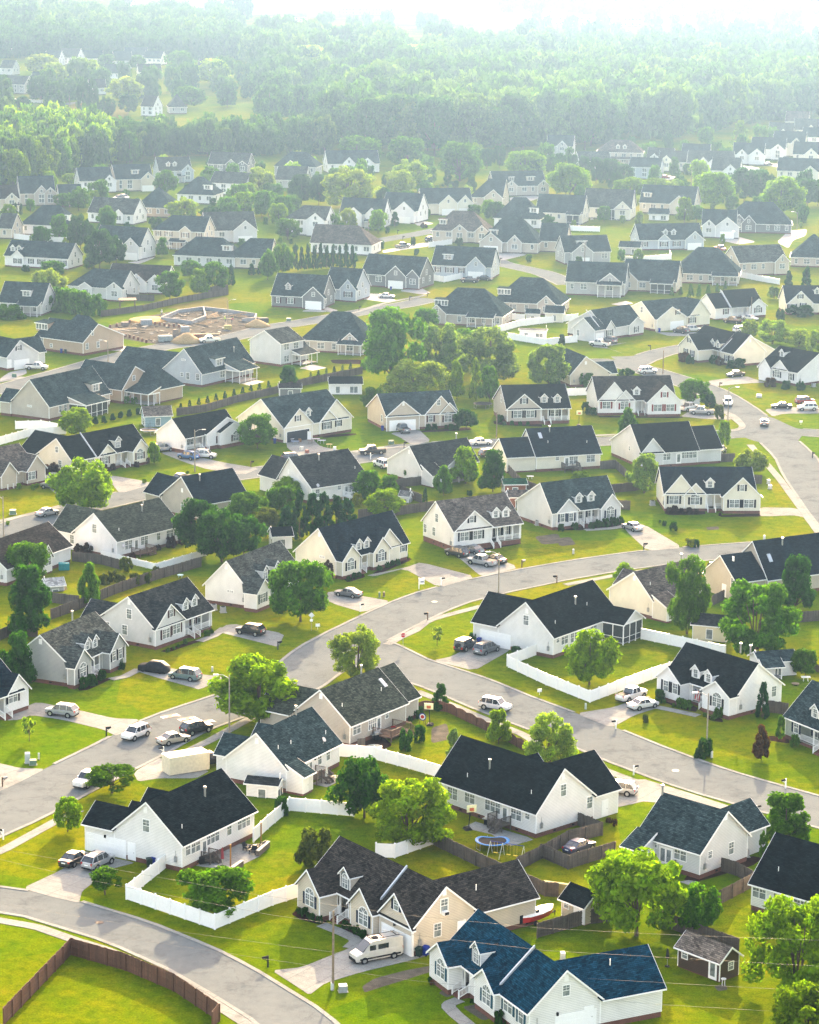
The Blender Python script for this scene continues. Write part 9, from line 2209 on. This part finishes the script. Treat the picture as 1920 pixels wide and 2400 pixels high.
SHRUBS=[
('dark conifer in the tall screen behind the cream house','conifers in the tall screen',[('c',-20,492,9.3,2.5,'C'),('c',-17.8,494.7,8.3,2.6,'C'),('c',-15.8,496.8,8.1,2.6,'C'),('c',-13.6,500.2,6.9,2.6,'C'),('c',-11.6,502.9,5.4,2.7,'C'),('c',-22.5,489.4,6.8,2.9,'C')]),
('rounded green hedge mass curving behind the hip roofed house','curved hedge clumps',[('b',-101.3,771,6.5,4,'M'),('b',-97.2,769.8,6.3,4,'M'),('b',-92.7,765.7,6.5,3.8,'M'),('b',-88.6,764.5,5.8,3.3,'M'),('k',-86.1,766.2,4.2,1.6,'M')]),
('little conifer in the row beside the long grey fence','little conifers along the fence',[('o',-69.9,602,1.7,.75,'C'),('o',-68.2,603,1.7,.75,'C'),('o',-66.6,606.4,1.7,.75,'C'),('o',-65.1,609.3,1.7,.76,'C'),('o',-63.4,611.6,1.7,.76,'C'),('o',-61.6,613.7,1.7,.76,'C'),('o',-60.1,617.1,1.8,.77,'C'),('c',-52.5,620.2,1.8,.69,'C'),('c',-50.8,624.3,1.8,.69,'C'),('c',-48.9,627.3,1.8,.69,'C'),('c',-47.1,630.1,1.8,.7,'C'),('c',-45.4,633.3,1.8,.7,'C'),('c',-43.5,636.3,1.8,.7,'C'),('c',-41.6,639.4,1.8,.71,'C'),('c',-39.7,642.5,1.8,.71,'C'),('c',-38,646,1.8,.71,'C'),('c',-36.1,648.3,1.8,.72,'C'),('c',-34.1,651.1,1.8,.72,'C')]),
('small young conifer before the left end of the tree group','young conifers by the tree group',[('c',-24.5,664,1.9,.66,'S'),('c',-22.7,667.1,1.9,.66,'C'),('c',-20.9,670,1.9,.66,'S'),('c',-19,672.9,1.9,.66,'C'),('c',-17,675.3,1.9,.67,'S'),('c',-15.1,678.5,1.9,.67,'C')]),
('pointed conifer in the row behind the slate roofed cream house','pointed conifers behind the cream house',[('c',77.3,816.5,2.9,.94,'M'),('c',80.3,820.1,2.4,.95,'M'),('c',82.6,813.6,4.3,1.4,'M'),('c',85.3,815.5,3.9,1.2,'M'),('c',88.6,821.5,3.2,1.1,'M'),('c',91.8,826.2,2.7,.95,'M'),('c',94.9,831.6,2.9,.84,'M')]),
('rounded shrub in the beds before the two black roofed houses','shrubs before the black roofed houses',[('b',87.3,661.8,2.1,1.8,'R'),('b',90.7,658.8,2.1,1.3,'D'),('b',94,657.4,2.1,1.3,'D'),('b',69.7,698.1,2.3,1.8,'R'),('b',71,694.5,2.2,1.2,'D'),('b',77.1,694.9,2.2,1.4,'D'),('b',78.4,692.6,2.2,1.2,'R'),('b',80.5,687.9,2.2,1.2,'D'),('b',82.9,689.3,2.2,1.8,'D')]),
('small clipped green shrub in the dark bed before the tan house','shrubs before the tan house',[('b',-12.3,301.9,.7,.4,'D'),('b',-11.5,300.8,1.1,.6,'D'),('b',-10.7,299.8,.8,.46,'D'),('b',-9.8,299,.9,.51,'D'),('b',-6.8,297.5,.9,.52,'D'),('b',-6,296.7,.8,.47,'D'),('b',-5.4,295.4,1.1,.59,'D'),('b',-4.6,294.2,1,.54,'D')]),
('low green shrub in the bed before the white two vehicle house','shrubs before the white two vehicle house',[('b',37.7,389.5,.6,.35,'M'),('b',38.9,387.5,.6,.32,'M'),('b',39.8,387.5,1.4,.81,'M'),('b',40.8,386.4,1.4,.81,'M'),('b',39.6,387.1,.7,.4,'M'),('b',43,382.9,.6,.34,'M'),('b',44,381.3,.7,.41,'M'),('b',44.9,382.6,1.6,.91,'M')]),
('leafy shrub before the grey two dormer house','shrubs before the grey two dormer house',[('b',-48,393.6,1.7,.94,'D'),('b',-46.9,395.3,1.7,.94,'D'),('b',-45.8,398.4,1.5,.83,'D'),('b',-44.4,405,1.9,1.1,'D'),('b',-43.4,404.1,1.1,.6,'D')]),
('small shrub in the red bed before the upper gable window house','shrubs in the red bed',[('b',-37.3,414.3,.7,.42,'M'),('b',-36.5,415.8,.5,.3,'M'),('b',-35,419.1,.8,.47,'M'),('b',-35.9,417.2,.5,.3,'M'),('b',-32,424,1,.58,'M'),('b',-31.4,425.5,.8,.45,'M')]),
('dark clipped shrub before the cream two dormer house','shrubs before the cream house',[('b',-10.4,461.4,.9,.49,'D'),('b',-9.4,463.1,1,.55,'D'),('b',-8.6,464.3,.9,.49,'D'),('b',-5.1,469.1,1,.58,'D'),('b',-3.8,471.5,1,.58,'D'),('b',-2.9,472.7,1,.56,'D'),('b',-1.9,473.9,1,.56,'D'),('b',-1.7,476.9,1,.56,'D'),('b',-.5,478.2,.9,.54,'D')]),
('round green shrub before the slate roofed two dormer house','shrubs before the slate roofed house',[('b',28.3,501.8,1.3,.74,'D'),('b',30.9,503.3,1.3,.77,'D'),('b',34.2,504.1,1.3,.74,'D'),('b',35.5,505.5,1.5,.83,'D'),('b',36.9,506.2,1.6,.89,'D'),('b',38.3,507,1.6,.89,'D'),('b',39.7,508.1,1.5,.87,'D')]),
('dark shrub in the bed before the cream three gabled house','shrubs before the three gabled house',[('b',49.8,517.9,1.3,.76,'P'),('b',51.1,518.4,1.5,.85,'P'),('b',52.3,518,1.1,.61,'P'),('b',53.7,517.4,1.3,.76,'P'),('b',55.1,517.5,1.1,.61,'P'),('b',59.5,516.4,.6,.36,'P')]),
('low shrub before the tan house with pickup','shrubs before the tan pickup house',[('b',3.9,600.2,1.4,.81,'D'),('b',5.3,600.3,1.4,.81,'D'),('b',9,600.6,1.3,.74,'D'),('b',10.2,601.2,1.2,.7,'D'),('b',7.9,602.4,.8,.46,'D')]),
('low shrub along the porch of the taupe house','shrubs along the taupe porch',[('b',19.9,609.8,1.8,1.1,'D'),('b',20.9,607,.9,.53,'D'),('b',22.7,607.1,1,.57,'D'),('b',24.5,607.2,.9,.53,'D'),('b',26.2,607.3,.9,.53,'D')]),
('dark shrub beside the red shutter house','shrubs beside the red shutter house',[('b',40.3,626.8,1.9,1.1,'D'),('b',41.8,620.6,1.7,1,'D'),('b',40.6,621.9,1.4,.8,'D'),('b',52.3,621.7,.6,.36,'D')]),
('dark round shrub before the cream arched window house','shrubs before the arched window house',[('b',-62.3,549.8,1.8,1.1,'P'),('b',-60.7,552.5,1.3,.74,'P'),('b',-58,557.2,.8,.49,'P'),('b',-56.2,556,1.2,.68,'P'),('b',-54.4,559.4,1.3,.75,'P')]),
('garden shrub in the wild fenced garden','shrubs in the wild garden',[('b',-49.1,466.2,2.4,1.4,'O'),('b',-52,457,1.8,1,'O'),('b',-50.7,459.3,1.9,1.1,'O'),('b',-49,456.6,1.9,1.1,'O'),('b',-46.7,456.2,2.1,1.2,'O'),('b',-44.8,458.5,1.9,1.1,'O'),('b',-43.7,464.2,1.4,.82,'O')]),
('dark hedge shrub behind the dark fence of the big white house','hedge shrubs by the big white house',[('b',-58.9,479.4,1.7,.99,'P'),('b',-57.2,478.9,2,1.1,'P'),('b',-43,485.1,2,1.1,'P'),('b',-41.2,487.1,1.5,.86,'P'),('b',-49,473.9,1.5,.84,'P'),('b',-45.1,482.6,1,.57,'P'),('b',-72.1,544,3,1.8,'P')]),
('small shrub on the left street verge','shrubs on the left verge',[('b',-53.1,540.2,.9,.54,'B'),('b',-49.6,538.9,1,.57,'B'),('b',-45.3,549.5,.7,.42,'B'),('b',-74.8,501.4,.8,.44,'B'),('b',-73.9,534.7,.8,.47,'B'),('b',-74.3,532.4,1.1,.62,'B'),('b',-77.2,533,1.1,.63,'B')]),
('low shrub in the bed beside the deck house','shrubs beside the deck house',[('b',1.2,380.3,1.2,.68,'D'),('b',2,382.7,1,.57,'D'),('b',.5,378.7,.8,.45,'D'),('b',16.9,413.6,1.7,.98,'D'),('b',10.3,422.2,1.5,.88,'D')]),
('low shrub in the back garden of the patio brick house','shrubs at the back patio',[('b',-65.8,628.8,1.6,.92,'M'),('b',-63.9,627.9,1.6,.91,'M'),('b',-60.1,631.2,1.3,.74,'M'),('b',-58.5,633.4,1.3,.74,'M'),('b',-56.9,635.6,1.3,.74,'M'),('b',-55.8,640.9,1.3,.75,'M')]),
('rust coloured low shrub beside the drive','rusty shrubs beside the drive',[('b',26.5,334.3,.9,.5,'R'),('b',25.9,335.5,.7,.4,'R'),('b',3,280.9,.5,.26,'R')]),
('small round bush at the foot of the blue roofed house','shrubs at the blue roofed house',[('b',2.9,281.6,.6,.34,'D'),('b',10.2,270.6,1.5,.83,'D'),('b',7.3,276,.5,.25,'D')]),
('tall dark conifer in the hedge below the taupe roof','conifers in the hedge below the taupe roof',[('c',-36.8,862.4,8.8,1.5,'C'),('c',-34.9,863.8,8,1.5,'C'),('c',-33,865.1,8.5,1.5,'C'),('c',-31,866.4,7.7,1.5,'C'),('c',-29.1,867.7,8.3,1.6,'C'),('c',-27.1,869,7.4,1.6,'C'),('c',-25.1,869.2,8.1,1.6,'C'),('c',-23.1,869.4,7.4,1.6,'C'),('c',-21.1,869.6,8.1,1.6,'C'),('c',-19.1,869.8,7.4,1.6,'C')]),
]
for lb_,gr_,rows_ in SHRUBS:
	for t_ in rows_: tree(*t_,lb_,gr_)
ZONES=[('small garden tree between the far houses','garden trees between the far houses',[(-132.89,849.33),(-68.38,943.34),(4.74,950.74),(156.16,1018.24),(220.61,1453.03),(64.1,1262.63),(-50.6,1216.86),(-118.0,1142.73),(-162.23,1040.42)],19,5,10,'MDLBMDM',55),('small garden shrub between the far houses','garden shrubs between the far houses',[(-124.43,794.23),(-62.08,855.85),(4.58,904.24),(148.31,965.27),(220.61,1453.03),(64.1,1262.63),(-50.6,1216.86),(-118.0,1142.73),(-162.23,1040.42)],14,1.5,3,'MDLBD',150),('tree in the wood at the far left edge','trees of the left edge wood',[(-169.59,1066.89),(-154.49,1100.72),(-148.63,1147.86),(-130.24,1173.93),(-146.07,1299.91),(-203.06,1280.69)],9.5,14,20,'BMGFF',18),('tree in the wood behind the left houses','trees of the left wood',[(-130.24,1173.93),(-114.49,1218.54),(-78.79,1247.84),(-40.67,1257.13),(-42.18,1302.96),(-74.0,1298.55),(-143.13,1273.45)],10,12,17,'FFHGF',18),('tree in the tall wood behind the right houses','trees of the right wood',[(-40.67,1257.13),(5.74,1246.54),(41.21,1276.67),(63.58,1292.81),(86.52,1309.36),(119.08,1360.81),(143.85,1399.32),(178.52,1474.49),(221.91,1524.99),(270.54,1718.87),(138.6,1714.55),(59.36,1700.46),(7.06,1636.38),(-39.01,1483.97)],15.5,15,27,'FGFHGF',30),('hazy tree among the far left houses','hazy trees among the far left houses',[(-207.96,1338.28),(-181.93,1537.35),(-95.56,1513.93),(-77.39,1435.4),(-107.13,1880.18),(-202.32,1711.14),(-254.98,1644.54)],36,11,17,'FGHF',10),('hazy tree in the wood left of centre','hazy trees left of centre',[(-74.54,1382.71),(-38.24,1455.35),(7.06,1636.38),(-21.07,1897.38),(-107.13,1880.18)],18,12,22,'FGHFF',12),('','far pine belt',[(-318.83,1981.53),(-203.04,1974.55),(-102.07,2006.58),(-69.62,2138.74),(-190.15,2172.86),(-339.89,2113.47)],14,14,20,'HHFH',0),('','far woods',[(-121.33,1877.34),(7.24,1691.19),(138.6,1714.55),(293.9,1781.89),(376.32,2291.3),(173.0,2151.05),(8.58,2085.68),(-123.97,2175.61)],24,13,26,'FGFH',0),('','far woods',[(-349.17,2035.26),(-131.45,2083.54),(-159.74,2532.61),(-450.55,2631.17)],26,16,24,'HFGF',0),('','far woods',[(88.89,2838.19),(497.77,2905.25),(626.86,3667.53),(110.99,3561.67)],38,16,24,'HFGF',0),('','far woods',[(-143.16,2269.48),(336.99,2385.49),(384.27,2725.18),(-154.63,2451.47)],62,12,20,'HFGF',0)]
# ---------------------------------------------------------------- the woods
def near_road(x,y,d,c):
	p=Vector((x,y))
	for a,b in zip(c,c[1:]):
		a,b=Vector(a),Vector(b); u=b - a
		if (a + u * max(0,min(1,(p - a).dot(u) / max(u.length_squared,1e-6))) - p).length < d: return True
	return False
rnd=random.Random(11)
HC=[]
for h_ in HOUSES:
	a=R(h_[3]); b=h_[8][0]; u,v=(b[1] + b[2]) / 2,(b[3] + b[4]) / 2 * h_[4]
	HC.append((h_[2][0] + u * math.cos(a) - v * math.sin(a),h_[2][1] + u * math.sin(a) + v * math.cos(a),max(b[2] - b[1],b[4] - b[3]) / 2))
far_rows={}
for lab,grp,P,sp,h0,h1,tones,most in ZONES:
	x0,x1=min(p[0] for p in P),max(p[0] for p in P); y0,y1=min(p[1] for p in P),max(p[1] for p in P)
	c=[]
	y=y0
	while y < y1:
		x=x0
		while x < x1:
			px,py=x + rnd.uniform(-.42,.42) * sp,y + rnd.uniform(-.42,.42) * sp
			x += sp
			if abs(px) > py * .158 + 14 or not in_poly(px,py,P): continue
			if grp[:6] == 'garden' and (rnd.random() < .5 or any(near_road(px,py,w_ / 2 + 3,c_) for w_,c_ in ROADS)): continue
			if any((px - q[0]) ** 2 + (py - q[1]) ** 2 < (q[2] + 5) ** 2 for q in HC): continue
			c.append((px,py))
		y += sp
	c.sort(key=lambda p: p[1])
	for k,(px,py) in enumerate(c):
		h=rnd.uniform(h0,h1); r=h * (rnd.uniform(.36,.56) if sp > 13 else rnd.uniform(.3,.46)); tn=rnd.choice(tones)
		kind='o' if rnd.random() < .18 else 'r'
		if 'shrub' in lab: kind='b'
		if k < most: tree(kind,px,py,h,r,tn,lab,grp)
		elif 'shrub' not in lab: far_rows.setdefault(grp,[]).append((px,py,h,r,tn))
def woods(grp,rows):
	base,_=crown_mesh('r',77,900,.15)
	base2,_=crown_mesh('r',78,900,.15)
	tones=sorted(set(r_[4] for r_ in rows))
	for tn in tones:
		V=[]
		for i,(px,py,h,r,t_) in enumerate(rows):
			if t_ != tn: continue
			me=base if i % 3 else base2
			co=np.empty(len(me.vertices) * 3,dtype=np.float32); me.vertices.foreach_get('co',co); co=co.reshape(-1,3)
			a=rnd.uniform(0,6.28); ca,sa=math.cos(a),math.sin(a)
			V.append(np.stack([px + r * (co[:,0] * ca - co[:,1] * sa),py + r * (co[:,0] * sa + co[:,1] * ca),h * (.04 + .96 * co[:,2])],1))
		V=np.concatenate(V); n=len(V) // 4
		me=bpy.data.meshes.new('woods')
		me.vertices.add(4 * n); me.loops.add(4 * n); me.polygons.add(n)
		me.vertices.foreach_set('co',V.astype(np.float32).ravel())
		me.loops.foreach_set('vertex_index',np.arange(4 * n,dtype=np.int32))
		me.polygons.foreach_set('loop_start',np.arange(0,4 * n,4,dtype=np.int32))
		me.materials.append(LEAF); me.update(calc_edges=True)
		o=put('woods',me); o['kind']='stuff'; o.color=(*TONE[tn],1)
for grp,rows in far_rows.items(): woods(grp,rows)
# ---------------------------------------------------------------- haze: one closed box of even air round the camera and the scene
m=bpy.data.materials.new('haze')
m.use_nodes=True
t=m.node_tree
t.nodes.remove(t.nodes['Principled BSDF'])
pv=t.nodes.new('ShaderNodeVolumePrincipled')
pv.inputs['Density'].default_value=HAZE[0]
pv.inputs['Color'].default_value=(*HAZE[1],1)
pv.inputs['Anisotropy'].default_value=HAZE[2]
t.links.new(pv.outputs[0],t.nodes['Material Output'].inputs['Volume'])
hb=MB()
hb.box(-6100,6100,-310,8100,-1.2,122)
o=hb.build('haze',m)
o['kind']='stuff'
